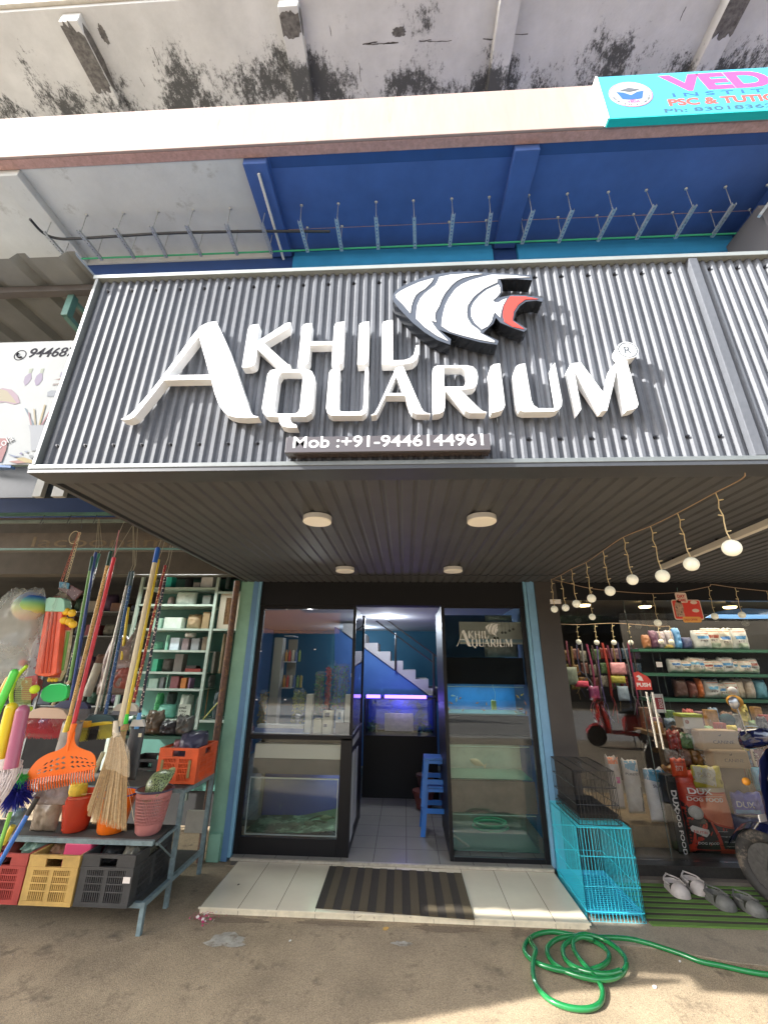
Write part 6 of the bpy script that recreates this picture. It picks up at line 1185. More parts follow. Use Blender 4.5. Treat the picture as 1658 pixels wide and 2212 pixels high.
leaf(826, 2010, .05, (.50, .30, .08), 'curled yellow leaf on the ground in front of the doormat')
leaf(1410, 2136, .03, (.65, .58, .60), 'white paper scrap on the ground right of the hose coil', 'paper')
leaf(512, 1913, .02, (.03, .025, .02), 'small dark scrap on the left tiles of the step', 'scrap', z=-1.7)
leaf(623, 2035, .02, (.5, .48, .44), 'pale paper scrap on the ground left of the faint cement patch', 'paper'); leaf(1466, 2080, .02, (.5, .48, .44), 'tiny pale paper scrap just below the straight hose', 'paper')
# ================================================================ PET SHOP (right)
CP = (2100, 2200, 1.7075); CQ = (2400, 2850, 2.471); CG = (2500, 2300, 2.9036); CO = (2100, 3000, 1.7075)
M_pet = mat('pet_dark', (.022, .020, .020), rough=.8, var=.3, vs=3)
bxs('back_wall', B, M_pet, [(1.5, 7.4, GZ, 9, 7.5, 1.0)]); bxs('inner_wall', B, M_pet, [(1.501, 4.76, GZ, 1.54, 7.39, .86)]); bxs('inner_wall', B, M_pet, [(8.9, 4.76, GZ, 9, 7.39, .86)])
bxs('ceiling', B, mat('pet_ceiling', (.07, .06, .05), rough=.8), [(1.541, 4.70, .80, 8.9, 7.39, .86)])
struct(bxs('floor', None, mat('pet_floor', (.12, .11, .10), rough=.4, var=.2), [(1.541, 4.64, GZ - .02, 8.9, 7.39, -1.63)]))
PG = thing('shop_window', 'tall glass front of the pet shop with a black frame', 'shop window', (3.2, 4.6, -1.63))
bxs('glass_pane', PG, glassmat('pet_glass', (.96, .97, .97), 1.41, 0, .0), [(1.647, 4.600, -1.62, 2.356, 4.606, .66)])
bxs('glass_pane', PG, MATS['pet_glass'], [(2.360, 4.600, -1.62, 5.99, 4.606, .66)])
bxs('frame', PG, M_frm, [(1.646, 4.58, .661, 9, 4.63, .86)]); bxs('sill', PG, mat('granite_black', (.03, .028, .026), rough=.3, var=.4, vs=40), [(1.646, 4.50, -1.70, 9, 4.66, -1.622)])
bxs('plinth', PG, mat('plinth_stone', (.12, .10, .08), rough=.8, var=.3, vs=8), [(1.646, 4.44, GZ, 9, 4.66, -1.702)])
for x in (2.358,): bxs('edge', PG, mat('glass_edge', (.10, .13, .12), rough=.2), [(x - .002, 4.598, -1.62, x + .002, 4.608, .66)])
for x in (2.45, 2.52): bxs('edge', PG, MATS['glass_edge'], [(x + .1, 4.598, -.9, x + .102, 4.6, .62)])
M_chr = mat('chrome', (.75, .73, .66), rough=.18, metal=.9)
for k, (p0, p1) in enumerate((((822, 968), (890, 1348)), ((862, 970), (938, 1360)))):
    a, e = at(p0, CP, 4.56), at(p1, CP, 4.56)
    b = MB(); b.cyl((a.x, 4.55, a.z), (a.x, 4.55, e.z), .011, n=12); t = b.build('door_handle', M_chr, PG, smooth=True)
    for z_ in (a.z - .05, e.z + .05): b = MB(); b.cyl((a.x, 4.55, z_), (a.x, 4.6, z_), .006, n=8); b.build('mount', M_chr, t)
def sgn(r, c, Y): return rc((r[0], r[3]), (r[2], r[1]), c, Y)
M_sr = mat('sticker_red', (.62, .05, .035), rough=.4); M_sw = mat('sticker_white', (.78, .74, .70), rough=.5)
x0_, x1_, z0_, z1_ = sgn((760, 830, 850, 955), CP, 4.595); t = thing('push_sticker', 'red door sticker reading PUSH above the chrome handles', 'sticker', ((x0_ + x1_) / 2, 4.595, z0_))
b = MB(); b.prism([(x0_, 4.597, z0_), (x1_ - .01, 4.597, z0_), (x1_ - .005, 4.597, z0_ + .09), (x1_ - .03, 4.597, z1_ - .05), (x0_ + .05, 4.597, z1_), (x0_ + .0, 4.597, z1_ - .015), (x0_ + .005, 4.597, z1_ - .06)], (0, .002, 0)); b.build('sheet', M_sr, t)
text('lettering', 'PUSH', (x1_ - x0_) * .82, .038, ((x0_ + .012, 4.596, z0_ + .028), XD, ZD), M_sw, t, bold=.04)
b = MB(); b.prism([(x0_ + .03, 4.596, z0_ + .09), (x0_ + .085, 4.596, z0_ + .082), (x0_ + .075, 4.596, z0_ + .12), (x0_ + .05, 4.596, z0_ + .14), (x0_ + .02, 4.596, z0_ + .125), (x0_ + .045, 4.596, z0_ + .11)], (0, .0008, 0)); b.build('dog_print', M_sw, t)
x0_, x1_, z0_, z1_ = sgn((880, 985, 930, 1112), CP, 4.595); x0_ += .005; t = thing('hours_card', 'upright red and white card beside the right chrome handle', 'card', ((x0_ + x1_) / 2, 4.6, z0_))
bxs('sheet', t, M_sw, [(x0_, 4.612, z0_, x1_ + .02, 4.614, z1_)]); bxs('panel', t, mat('panel_maroon', (.42, .04, .05)), [(x0_ + .012, 4.6105, z0_ + .03, x1_ + .008, 4.6118, z1_ - .035)])
text('lettering', 'DOGS', z1_ - z0_ - .09, .035, ((x1_ - .0, 4.6098, z0_ + .045), Vector((0, 0, 1)), Vector((-1, 0, 0))), M_sw, t, bold=.02)
x0_, x1_, z0_, z1_ = sgn((900, 765, 933, 800), CP, 4.595); props(bxs('sticker', None, M_sw, [(x0_, 4.596, z0_, x1_, 4.598, z1_)]), 'small blank white sticker on the pet shop glass', 'sticker')
x0_, x1_, z0_, z1_ = sgn((172, 338, 240, 368), CP, 4.54); props(bxs('switch_plate', None, M_sw, [(x0_, 4.53, z0_, x1_, 4.544, z1_)], bevel=.002), 'small white plate on the dark pillar by the first globe', 'plate')
# hanging tag
x0_, x1_, z0_, z1_ = sgn((1030, 340, 1190, 498), CP, 4.3); t = thing('hanging_tag', 'red dog care tag hanging from the rear light string', 'tag', ((x0_ + x1_) / 2, 4.3, z0_)); w_ = x1_ - x0_; h_ = z1_ - z0_
def rrect(x0, x1, z0, z1, r): return [(cx_ + r * math.cos(a_), cz_ + r * math.sin(a_)) for cx_, cz_, s_ in ((x1 - r, z1 - r, 0), (x0 + r, z1 - r, 1), (x0 + r, z0 + r, 2), (x1 - r, z0 + r, 3)) for a_ in [math.pi / 2 * (s_ + k / 4) for k in range(5)]]
fr = ((0, 4.3, 0), XD, ZD)
M_cre = mat('tag_cream', (.70, .55, .45), rough=.5); filled('card', [rrect(x0_, x1_, z0_ + .03, z1_, .02)], .004, fr, M_cre, t); filled('panel', [rrect(x0_ + .008, x1_ - .008, z0_ + .04, z1_ - .008, .016)], .001, ((0, 4.2985, 0), XD, ZD), mat('tag_red', (.66, .05, .03), rough=.4), t)
filled('header', [rrect(x0_ + .05, x0_ + .16, z1_ - .03, z1_ + .07, .014)], .002, ((0, 4.2965, 0), XD, ZD), M_cre, t); text('lettering', 'DAY', .075, .032, ((x0_ + .068, 4.294, z1_ + .018), XD, ZD), mat('tag_redtext', (.5, .06, .05)), t, bold=.03); text('lettering', 'CARE', .075, .028, ((x0_ + .068, 4.294, z1_ - .018), XD, ZD), MATS['tag_redtext'], t, bold=.03)
filled('ribbon', [rrect(x0_ + .07, x1_ - .03, z0_ + .005, z0_ + .06, .02)], .001, ((0, 4.2965, 0), XD, ZD), mat('tag_orange', (.75, .36, .08)), t); text('lettering', 'SALE OFFER', w_ * .45, .02, ((x0_ + .085, 4.295, z0_ + .022), XD, ZD), MATS['tag_redtext'], t)
filled('dog_picture', [[(x0_ + .02 + .085 * u, z0_ + .06 + .17 * v) for u, v in ((0, 0), (.95, 0), (.9, .3), (1, .55), (.85, .9), (.55, 1), (.3, .9), (0, .6))]], .001, ((0, 4.2965, 0), XD, ZD), mat('dog_tan', (.50, .33, .24), rough=.6, var=.5, vs=35, col2='2a1c1c', thr=(.55, .6, 40)), t)
for dz in (.15, .07): filled('sticker_print', [[(x1_ - .065 + .035 * math.cos(a_ * .7), z0_ + dz + .05 + .018 * math.sin(a_ * .7)) for a_ in range(9)]], .001, ((0, 4.2965, 0), XD, ZD), M_cre, t)
b = MB(); b.tube([(x0_ + .08, 4.298, z1_ + .065), (x0_ + .09, 4.3, z1_ + .12)], .002, 4); b.build('loop', M_gs, t)
# downlights inside the pet shop
for k, p in enumerate(((405, 385), (820, 395), (1400, 398))):
    q = at(p, CP, 5.6); t = thing('downlight', 'warm lit downlight in the pet shop ceiling, %s from the left' % ORD[k], 'lamp', (q.x, 5.6, q.z), 'warm downlights in the pet shop')
    b = MB(); b.lathe([(0, q.z), (.062, q.z), (.075, q.z + .02), (.0, q.z + .02)], (q.x, 5.6, 0), 20, sy=1.0); b.build('lens', emat('warm_lamp', 'ffdf9a', 2.5), t, smooth=True)
    b = MB(); b.cyl((q.x, 5.6, q.z + .021), (q.x, 5.6, .80), .03, n=12); b.build('body', M_frm, t)
L_ = bpy.data.lights.new('pet_lamp', 'AREA'); L_.energy = 13; L_.shape = 'RECTANGLE'; L_.size = 3.5; L_.size_y = 1.2; L_.color = (1, .86, .66); o = bpy.data.objects.new('pet_lamp', L_); COL.objects.link(o); o.location = (3.8, 5.5, .60)
# shelves with feed bags
PS_ = thing('feed_shelf', 'dark green shelves of feed bags inside the pet shop', 'shelf', (4.6, 6.1, -1.63)); M_gsh = mat('shelf_green', (.02, .10, .06), rough=.5)
SYF = 5.75; rowz = [at((1200, 865), CG, SYF).z, at((1200, 1150), CG, SYF).z, at((1200, 1445), CG, SYF).z]
xl = at((200, 1150), CG, SYF).x
for z_ in rowz: bxs('shelf_board', PS_, M_gsh, [(xl, SYF - .02, z_ - .035, 6.3, SYF + .32, z_)])
bxs('back_panel', PS_, M_pet, [(xl, SYF + .33, -1.6, 6.3, SYF + .35, .7)])
M_fb = {}
from mathutils.bvhtree import BVHTree
def drape(o, tree, org, lift):
    """lay a flat print onto the curved front of the sack"""
    bm = bmesh.new(); bm.from_mesh(o.data); bmesh.ops.triangulate(bm, faces=bm.faces)
    for _ in range(4):
        es = [e for e in bm.edges if e.calc_length() > .022]
        if not es or len(bm.verts) > 2500: break
        bmesh.ops.subdivide_edges(bm, edges=es, cuts=1); bmesh.ops.triangulate(bm, faces=[f for f in bm.faces if len(f.verts) > 3])
    ys = [v.co.y for v in bm.verts]; ym = min(ys)
    for v in bm.verts:
        h = tree.ray_cast(Vector((v.co.x + org.x, -5, v.co.z + org.z)), Vector((0, 1, 0)))
        if h[0]: v.co.y = h[0].y - org.y - lift + (v.co.y - ym) * .3
    bm.to_mesh(o.data); bm.free()
def feedbag(name, lab, x0, x1, z0, z1, Y, dep, base, parts, seed=0, group=None, lean=0, crumple=.3, skew=0):
    t = thing(name, lab, 'bag', ((x0 + x1) / 2, Y, z0), group); org = t.location.copy()
    sk_ = pillow('sack', x0, z0, x1, z1, Y, dep, mat('sack_%s' % '_'.join('%02d' % int(v * 99) for v in base), base, rough=.3, var=.18, vs=9), seed=seed, parent=t, crumple=crumple, lean=lean, skew=skew)
    tree = BVHTree.FromPolygons([v.co + org for v in sk_.data.vertices], [tuple(p.vertices) for p in sk_.data.polygons])
    W, H = x1 - x0, z1 - z0; yf = Y - dep / 2
    for i, (nm, kind, col, a) in enumerate(parts):
        m = mat('pr_%s' % '_'.join('%02d' % int(v * 99) for v in col), col, rough=.4)
        if kind == 'poly': b = MB(); b.prism([(x0 + u * W, yf, z0 + v * H) for u, v in a], (0, .0012, 0)); o = b.build(nm, m, t)
        elif kind == 'disc':
            u, v, r = a; b = MB(); b.prism([(x0 + u * W + r * math.cos(k * .26), yf, z0 + v * H + r * math.sin(k * .26)) for k in range(24)], (0, .0012, 0)); o = b.build(nm, m, t)
        else:
            s, u, v, w_, h_ = a; o = text(nm, s, w_ * W, h_ * H, ((x0 + u * W, yf, z0 + v * H), XD, ZD), m, t, depth=.001, bold=.02)
        drape(o, tree, org, .0012 + .0009 * i)
    return t
WH = (.42, .42, .38); q = random.Random(17)
nrow = ((0, 0, (880, 1010, 1165, 1330), (620, 600, 590, 600), .0), (1, 1, (520, 640, 735, 800, 895, 1000, 1110, 1195, 1310, 1430), (950,) * 10, 0), (2, 2, (870, 985, 1080), (1200, 1215, 1200), 0))
for r_, zi, xs, tops, _ in nrow:
    for k, xx in enumerate(xs):
        x0_ = at((xx, 1000), CG, SYF).x; wd = (.235 if r_ == 0 else .195); zt_ = at((xx, tops[k]), CG, SYF).z - q.uniform(0, .04); wd *= q.uniform(.82, 1.05); bc_ = [(.05, .20, .42), (.04, .14, .36), (.10, .30, .48), (.30, .08, .06), (.05, .20, .42)][(k * 3 + r_) % 5]; lv = q.uniform(-.05, .05)
        feedbag('feed_bag', 'white and blue feed bag, %s from the left on the %s green shelf' % (ORD[k], ('upper', 'middle', 'lower')[r_]), x0_, x0_ + wd, rowz[zi] + .002, zt_, SYF + .08 + .01 * (k % 2), .13, (.46, .45, .40) if k % 3 else (.40, .42, .42), [('label', 'poly', bc_, [(.22, .50 + lv), (.74, .50 + lv), (.80, .66 + lv), (.18, .64 + lv)]), ('band', 'poly', (.40, .16, .10), [(.15, .80), (.85, .82), (.85, .86), (.15, .84)]), ('lettering', 'text', (.10, .08, .10), ('PET', .3, .36 + lv, .4, .08)), ('seam', 'poly', (.16, .15, .13), [(.0, .93), (1, .93), (1, .955), (0, .955)])] + ([('label', 'poly', (.30, .36, .30), [(.3, .1), (.8, .1), (.8, .3), (.3, .3)])] if k % 2 else []), seed=k + r_ * 20, group='white and blue feed bags', crumple=.5)
for k, (r, c__, cn, zi) in enumerate((((290, 690, 375, 930), (.26, .11, .05), 'brown', 0), ((380, 640, 470, 900), (.12, .05, .10), 'plum', 0), ((475, 650, 560, 930), (.30, .26, .30), 'mauve', 0), ((510, 800, 640, 915), (.30, .22, .05), 'mustard', 0), ((565, 640, 660, 890), (.34, .32, .36), 'pale lilac', 0), ((665, 610, 745, 890), (.10, .28, .55), 'blue topped', 0), ((750, 720, 870, 890), (.05, .06, .14), 'navy', 0), ((1215, 1200, 1340, 1440), (.42, .36, .28), 'cream paw-print', 2), ((1345, 1200, 1460, 1450), (.46, .40, .34), 'pale cream', 2), ((1465, 1215, 1600, 1470), (.12, .32, .42), 'light blue', 2), ((800, 1200, 865, 1440), (.55, .16, .05), 'orange', 2), ((700, 1230, 795, 1440), (.16, .05, .04), 'dark maroon', 2), ((540, 1200, 690, 1440), (.10, .05, .04), 'dark brown', 2), ((1100, 880, 1101, 881), (0, 0, 0), '', 0))):
    if not cn: continue
    x0_ = at((r[0], 1000), CG, SYF).x; x1_ = at((r[2], 1000), CG, SYF).x; zt_ = at((r[0], r[1]), CG, SYF).z
    props(pillow('feed_bag', x0_, rowz[zi] + .002, x1_, zt_, SYF + .09, .13, mat('fb_' + cn, c__, rough=.4, var=.35, vs=9, col2=(.45, .42, .38), thr=(.6, .66, 10)), seed=k + 70), '%s feed bag on the %s green shelf' % (cn, 'upper' if zi == 0 else 'lower'), 'bag')
# blue sheet painted as a reflection in the glass, leads and toys
pts = [at(p, CP, 5.3) for p in ((1235, 462), (1300, 425), (1400, 405), (1520, 398), (1658, 405), (1760, 420), (1760, 468), (1500, 470), (1350, 468))]
props(MB().prism(pts, (0, .02, 0)).build('sheet_reflection', mat('reflection_blue', (.10, .30, .72), rough=.4, emit=0, var=.1)), 'bright blue sheet standing for a reflection above the upper feed shelf', 'sheet')
kinds0 = [((.45, .25, .08), 'orange'), ((.40, .38, .32), 'pale'), ((.38, .06, .05), 'red'), ((.12, .2, .3), 'blue'), ((.45, .38, .08), 'yellow'), ((.3, .12, .1), 'brown'), ((.15, .28, .12), 'green'), ((.35, .2, .25), 'rose'), ((.2, .1, .25), 'violet')]
q = random.Random(23); lc = [('c03a2a', 'red'), ('7a2a4a', 'magenta'), ('8a6f3a', 'tan'), ('3a3f6a', 'indigo'), ('8d8f94', 'silver'), ('a33a6a', 'pink'), ('4a2f2a', 'brown'), ('6a5a9a', 'violet')]
for k in range(15):
    xx = 245 + k * 35; a = at((xx, 635 + q.uniform(-15, 25)), CP, 5.9); c__, cn = lc[k % 8]; L_ = q.uniform(.25, .7); w_ = q.uniform(.008, .018); sw = q.uniform(-.03, .03)
    b = MB(); b.tube(smoothpts([(a.x, 5.9, a.z), (a.x + sw, 5.9, a.z - L_ * .5), (a.x + sw * .4, 5.9, a.z - L_)], 4), w_, 4)
    for j in range(2): b.tube(smoothpts([(a.x + sw * .4, 5.90, a.z - L_), (a.x + q.uniform(-.08, .10), 5.9, a.z - L_ - q.uniform(.05, .15)), (a.x + q.uniform(-.06, .08), 5.9, a.z - L_ - q.uniform(.15, .35))], 3), .005, 5)
    props(b.build('dog_lead', mat('lead_' + cn, tuple(.5 * v for v in lin(c__)), rough=.5, var=.4, vs=9)), '%s pet lead, %s from the left in the hanging row' % (cn, ORD[k]), 'lead', 'leads hanging at the back of the pet shop')
for k in range(24):
    row = k // 8; xx = 250 + (k % 8) * 68 + q.uniform(-12, 12); yy = 680 + row * 95 + q.uniform(-12, 12); a, e = at((xx, yy + 75), CP, 5.95), at((xx + q.uniform(34, 55), yy), CP, 5.95); c__, cn = kinds0[(k * 5) % 9]
    props(pillow('hanging_pack', a.x, a.z, e.x, e.z, 5.95, .03, mat('hp_' + cn, tuple(.45 * v for v in c__), rough=.25, var=.5, vs=22, col2=(.25, .23, .2), thr=(.6, .66, 26)), seed=k + 500, crumple=.6), '%s hanging pack, %s from the left in the %s row behind the leads' % (cn, ORD[k % 8], ('upper', 'middle', 'lower')[row]), 'pack', 'packs hanging behind the leads')
for k, (r, c__, lab) in enumerate((((590, 770, 680, 850), (.55, .25, .28), 'pink hanging pouch between the leads'), ((275, 800, 350, 920), (.16, .20, .16), 'dim green pouch behind the left leads'), ((345, 895, 430, 935), (.60, .06, .12), 'bright pink cap near the left leads'), ((240, 915, 300, 975), (.10, .42, .16), 'green cone-shaped toy at the left'), ((590, 860, 680, 910), (.36, .34, .05), 'olive yellow pack below the pink pouch'), ((640, 930, 700, 1030), (.25, .33, .42), 'blue gray bottle pack below the olive one'), ((440, 930, 500, 1020), (.20, .02, .10), 'dark purple toy under the leads'))):
    x0_, x1_, z0_, z1_ = sgn(r, CP, 5.8); props(pillow('pet_toy', x0_, z0_, x1_, z1_, 5.8, .06, mat('pt%d' % k, c__, rough=.5, var=.3, vs=20), seed=k + 200), lab, 'toy')
# counter and clutter
CT_ = thing('sales_counter', 'low counter heaped with toys and treats in the pet shop', 'counter', (3.6, 5.2, -1.63))
x0_ = at((900, 1230), CP, 5.05).x; zct = at((1150, 1250), CP, 5.2).z
bxs('top', CT_, mat('counter_top', (.20, .13, .07), rough=.5, var=.3, vs=8), [(x0_, 5.05, zct - .04, 6, 5.55, zct)]); bxs('front_panel', CT_, mat('counter_front', (.24, .18, .11), rough=.6, var=.35, vs=7, col2=(.08, .05, .03), thr=(.5, .6, 6)), [(x0_, 5.06, -1.63, 6, 5.1, zct - .041)])
q = random.Random(31); kinds = [((.45, .25, .08), 'orange'), ((.40, .38, .32), 'pale'), ((.38, .06, .05), 'red'), ((.12, .2, .3), 'blue'), ((.45, .38, .08), 'yellow'), ((.2, .1, .06), 'brown'), ((.15, .28, .12), 'green'), ((.35, .2, .25), 'rose'), ((.05, .05, .06), 'black')]
for k in range(34):
    row = k // 12; xx = x0_ + .06 + (k % 12) * .155 + q.uniform(-.03, .03); c__, cn = kinds[(k * 5 + row) % 9]; w_ = q.uniform(.07, .13); hh = q.uniform(.06, .18) + .05 * row
    YY = 5.12 + row * .14; m = mat('toy_' + cn, c__, rough=.4, var=.5, vs=22, col2=(.5, .46, .4), thr=(.62, .66, 24))
    lab = '%s %s, %s from the left in the %s row on the counter' % (cn, ('pack', 'toy')[k % 2], ORD[k % 12], ('front', 'middle', 'back')[row])
    o = MB().box((xx, YY, zct + .001), (xx + w_, YY + .07, zct + hh)).build('treat_pack', m, bevel=.006) if k % 2 == 0 else pillow('toy', xx, zct + .001, xx + w_, zct + hh, YY + .04, .09, m, seed=k + 300, crumple=.9)
    props(o, lab, ('pack', 'toy')[k % 2], 'packs and toys on the counter')
x0_, x1_, z0_, z1_ = sgn((1080, 1122, 1195, 1222), CP, 5.0)
t = thing('treat_box', 'white box with a lime green lid and brown spots on the counter', 'box', ((x0_ + x1_) / 2, 5.0, z0_)); bxs('body', t, mat('tb_white', (.55, .52, .45), rough=.5), [(x0_, 4.98, z0_, x1_, 5.12, z1_ - .03)], bevel=.004); bxs('lid', t, mat('tb_lime', (.42, .50, .08), rough=.5), [(x0_ - .004, 4.976, z1_ - .0295, x1_ + .004, 5.124, z1_)]); 
b = MB(); b.cyl((x0_ + .04, 4.975, z0_ + .07), (x0_ + .04, 4.98, z0_ + .07), .02, n=10); b.build('spot', mat('tb_brown', (.3, .12, .08)), t)
# dog soft toy (orange ring with white cap) and CANINE boxes
for k, (p, r, c__, lab) in enumerate((((1415, 960), .05, (.65, .65, .68), 'white cap on top of the orange soft toy'), ((1430, 1035), .085, (.60, .30, .04), 'orange soft toy with a brown middle'), ((1440, 1085), .05, (.50, .26, .05), 'small orange foot of the soft toy pile'), ((1380, 1160), .08, (.03, .08, .10), 'dark teal ball below the orange soft toy'))):
    q_ = at(p, CP, 5.25); b = MB(); b.sphere(q_, r, 16, 10, (1, .7, .8)); 
    if k == 1: b.sphere(q_ + Vector((-.06, -.02, .02)), .03, 10, 6)
    o = b.build('soft_toy' if k else 'cap', mat('st%d' % k, c__, rough=.8, var=.2, vs=20), smooth=True); props(o, lab, 'toy')
for k, (r, z_) in enumerate((((1215, 1235, 1455, 1372), 0), ((1300, 1372, 1520, 1492), 1))):
    x0_, x1_, z0_, z1_ = sgn(r, CP, 4.85 - .08 * k); t = thing('cardboard_box', ('brown kraft box with dark print, upper one of the two' if k == 0 else 'brown kraft box with dark print, lower one of the two'), 'box', ((x0_ + x1_) / 2, 4.85, z0_), 'kraft boxes in the pet shop')
    YY = 4.85 - .08 * k; bxs('body', t, mat('kraft', (.36, .24, .13), rough=.7, var=.12, vs=6), [(x0_, YY, z0_, x1_, YY + .14, z1_)], bevel=.02); text('lettering', 'CANINE', (x1_ - x0_) * .52, .030, ((x0_ + (x1_ - x0_) * .30, YY - .0015, z0_ + (z1_ - z0_) * .35), XD, ZD), mat('print_brown', (.05, .035, .03)), t)
    b = MB(); cx_ = x0_ + (x1_ - x0_) * .5; cz_ = z0_ + (z1_ - z0_) * .72; b.box((cx_ - .012, YY - .002, cz_), (cx_ + .008, YY - .001, cz_ + .008)); b.box((cx_ + .004, YY - .002, cz_ + .0085), (cx_ + .014, YY - .001, cz_ + .016)); b.build('dog_print', MATS['print_brown'], t)
# lower box stands on a stack of hidden cartons
x0_, x1_, z0_, z1_ = sgn((1300, 1372, 1520, 1492), CP, 4.77); props(bxs('carton_stack', None, mat('dk_carton', (.10, .07, .05), rough=.8), [(x0_ + .02, 4.86, -1.629, x1_ - .02, 5.0, z0_ - .001)]), 'dark cartons standing under the kraft boxes', 'carton')
props(pillow('feed_bag', *[sgn((1400, 1200, 1452, 1245), CP, 4.92)[i] for i in (0, 2, 1, 3)], 4.95, .08, mat('yel_pack', (.62, .48, .03), rough=.4), seed=8), 'yellow pack on top of the upper kraft box', 'pack')
# big bags behind the glass, traced by their printed fronts
def qb(r, Y): return sgn(r, CQ, Y)
YB = 4.80
x0_, x1_ = at((905, 1505), CQ, YB).x, at((1400, 1500), CQ, YB).x; z0_, z1_ = -1.625, at((850, 560), CQ, YB).z
RD = (.50, .045, .022); BK = (.018, .018, .018)
feedbag('dog_food_bag', 'large red and black dog food bag with coral panel behind the glass', x0_, x1_, z0_, z1_, YB, .17, RD, [
    ('black_panel', 'poly', BK, [(0.01, 0), (.99, 0), (.99, .30), (.62, .34), (.45, .40), (.3, .46), (.18, .5), (.01, .62)]),
    ('red_edge', 'poly', RD, [(.62, 0), (.99, 0), (.99, .06), (.68, .07), (.60, .25), (.5, .39), (.44, .4), (.56, .2)]),
    ('coral_panel', 'poly', (.68, .20, .10), [(.38, .44), (.60, .37), (.90, .33), (.97, .45), (.95, .72), (.55, .74), (.32, .66), (.30, .54)]),
    ('cream_panel', 'poly', (.45, .36, .25), [(.35, .755), (.97, .74), (.97, .98), (.34, .98)]),
    ('seal', 'disc', (.42, .40, .36), (.20, .50, .055)), ('seal_ring', 'disc', (.52, .50, .46), (.20, .50, .042)),
    ('brand_mark', 'poly', (.62, .58, .52), [(.07, .27), (.30, .22), (.38, .27), (.36, .31), (.1, .34), (.06, .31)]),
    ('lettering', 'text', (.75, .72, .68), ('DUX', .14, .72, .46, .07)), ('lettering', 'text', (.75, .70, .64), ('DOG FOOD', .10, .635, .70, .048)),
    ('lettering', 'text', (.70, .68, .64), ('DOG FOOD', .14, .125, .42, .032)), ('lettering', 'text', (.55, .1, .1), ('NUTRI', .10, .26, .22, .03)),
    ('lettering', 'text', (.5, .5, .48), ('protein', .56, .28, .2, .014)), ('lettering', 'text', (.5, .5, .48), ('omega care', .6, .22, .24, .014)), ('lettering', 'text', (.5, .5, .48), ('skin & coat', .66, .16, .22, .014)), ('lettering', 'text', (.5, .5, .48), ('digestion', .7, .1, .2, .014)),
    ('line', 'poly', (.75, .70, .64), [(.10, .70), (.80, .70), (.80, .704), (.10, .704)])], seed=1, crumple=.55)
# black spine of the bag
t = thing('dog_food_bag', 'narrow black bag side with white letters running down, left of the red bag', 'bag', (x0_ - .05, YB, z0_)); bxs('sack', t, mat('gusset_black', BK, rough=.3), [(x0_ - .105, YB - .03, z0_, x0_ - .006, YB + .09, z1_ - .05)], bevel=.012)
text('lettering', 'DUX', .17, .05, ((x0_ - .075, YB - .032, z0_ + (z1_ - z0_) * .74), Vector((0, 0, -1)), Vector((1, 0, 0))), MATS['sticker_white'], t, bold=.03); text('lettering', 'DOG FOOD', .36, .035, ((x0_ - .068, YB - .032, z0_ + (z1_ - z0_) * .52), Vector((0, 0, -1)), Vector((1, 0, 0))), MATS['sticker_white'], t, bold=.01)
a_, e_, f0, f1 = qb((700, 1262, 770, 560), 5.0)
x0b, x1b = at((590, 1180), CQ, 4.95).x, at((760, 1260), CQ, 4.95).x; zt_ = at((560, 560), CQ, 4.95).z
feedbag('feed_bag', 'white bag with a blue top next to the narrow black bag side', x0b - .05, x1b + .05, -1.45, zt_, 4.98, .10, (.44, .46, .50), [('top_panel', 'poly', (.05, .22, .36), [(.02, .80), (.98, .72), (.98, .98), (.02, .98)]), ('lettering', 'text', (.05, .05, .08), ('SUREPET', .22, .66, .75, .055)), ('badge', 'poly', (.08, .35, .62), [(.62, .50), (.88, .50), (.88, .60), (.62, .60)]), ('lettering', 'text', (.15, .15, .18), ('premium', .35, .25, .3, .02))], seed=2, crumple=.6)
feedbag('feed_bag', 'white bag with a dark strip, second from the left of the pale bags', x0b - .22, x0b - .055, -1.40, zt_ + .06, 5.05, .10, (.38, .37, .36), [('top_panel', 'poly', (.05, .20, .32), [(.02, .85), (.98, .78), (.98, .98), (.02, .98)]), ('lettering', 'text', (.05, .05, .08), ('PUREPET', .1, .72, .8, .045)), ('dark_strip', 'poly', (.06, .06, .07), [(.80, .05), (.92, .05), (.92, .5), (.80, .5)])], seed=3, crumple=.6)
feedbag('feed_bag', 'pale bag with an orange top and pink mark at the left of the stack', x0b - .36, x0b - .225, -1.38, zt_ + .08, 5.1, .10, (.34, .30, .28), [('top_panel', 'poly', (.55, .12, .03), [(.02, .86), (.98, .86), (.98, .98), (.02, .98)]), ('badge', 'poly', (.45, .05, .2), [(.5, .5), (.75, .5), (.75, .62), (.5, .62)])], seed=4, crumple=.6)
x0b, x1b, z0b, z1b = qb((680, 640, 870, 452), 4.72)
feedbag('treat_bag', 'orange-red pouch with a white word on top of the red bag', x0b, x1b, z0b, z1b, 4.72, .07, (.60, .07, .02), [('lettering', 'text', (.6, .55, .5), ('SKY', .18, .36, .5, .28)), ('ring', 'poly', (.30, .03, .02), [(.1, .8), (.9, .8), (.85, .86), (.15, .86)])], seed=5, crumple=.7)
x0b, x1b, z0b, z1b = qb((895, 780, 1240, 525), 4.70)
feedbag('feed_bag', 'yellow edged pale bag lying on top of the red bag', x0b, x1b, z0b + .02, z1b, 4.71, .07, (.50, .42, .05), [('label', 'poly', (.46, .43, .34), [(.0, .3), (.68, .10), (.75, .95), (.05, .98)]), ('lettering', 'text', (.36, .30, .22), ('PURO', .14, .5, .4, .22)), ('lettering', 'text', (.15, .12, .02), ('06', .86, .2, .08, .2))], seed=6, crumple=.7)
x0b, x1b, z0b, z1b = qb((1200, 1200, 1480, 560), 5.0)
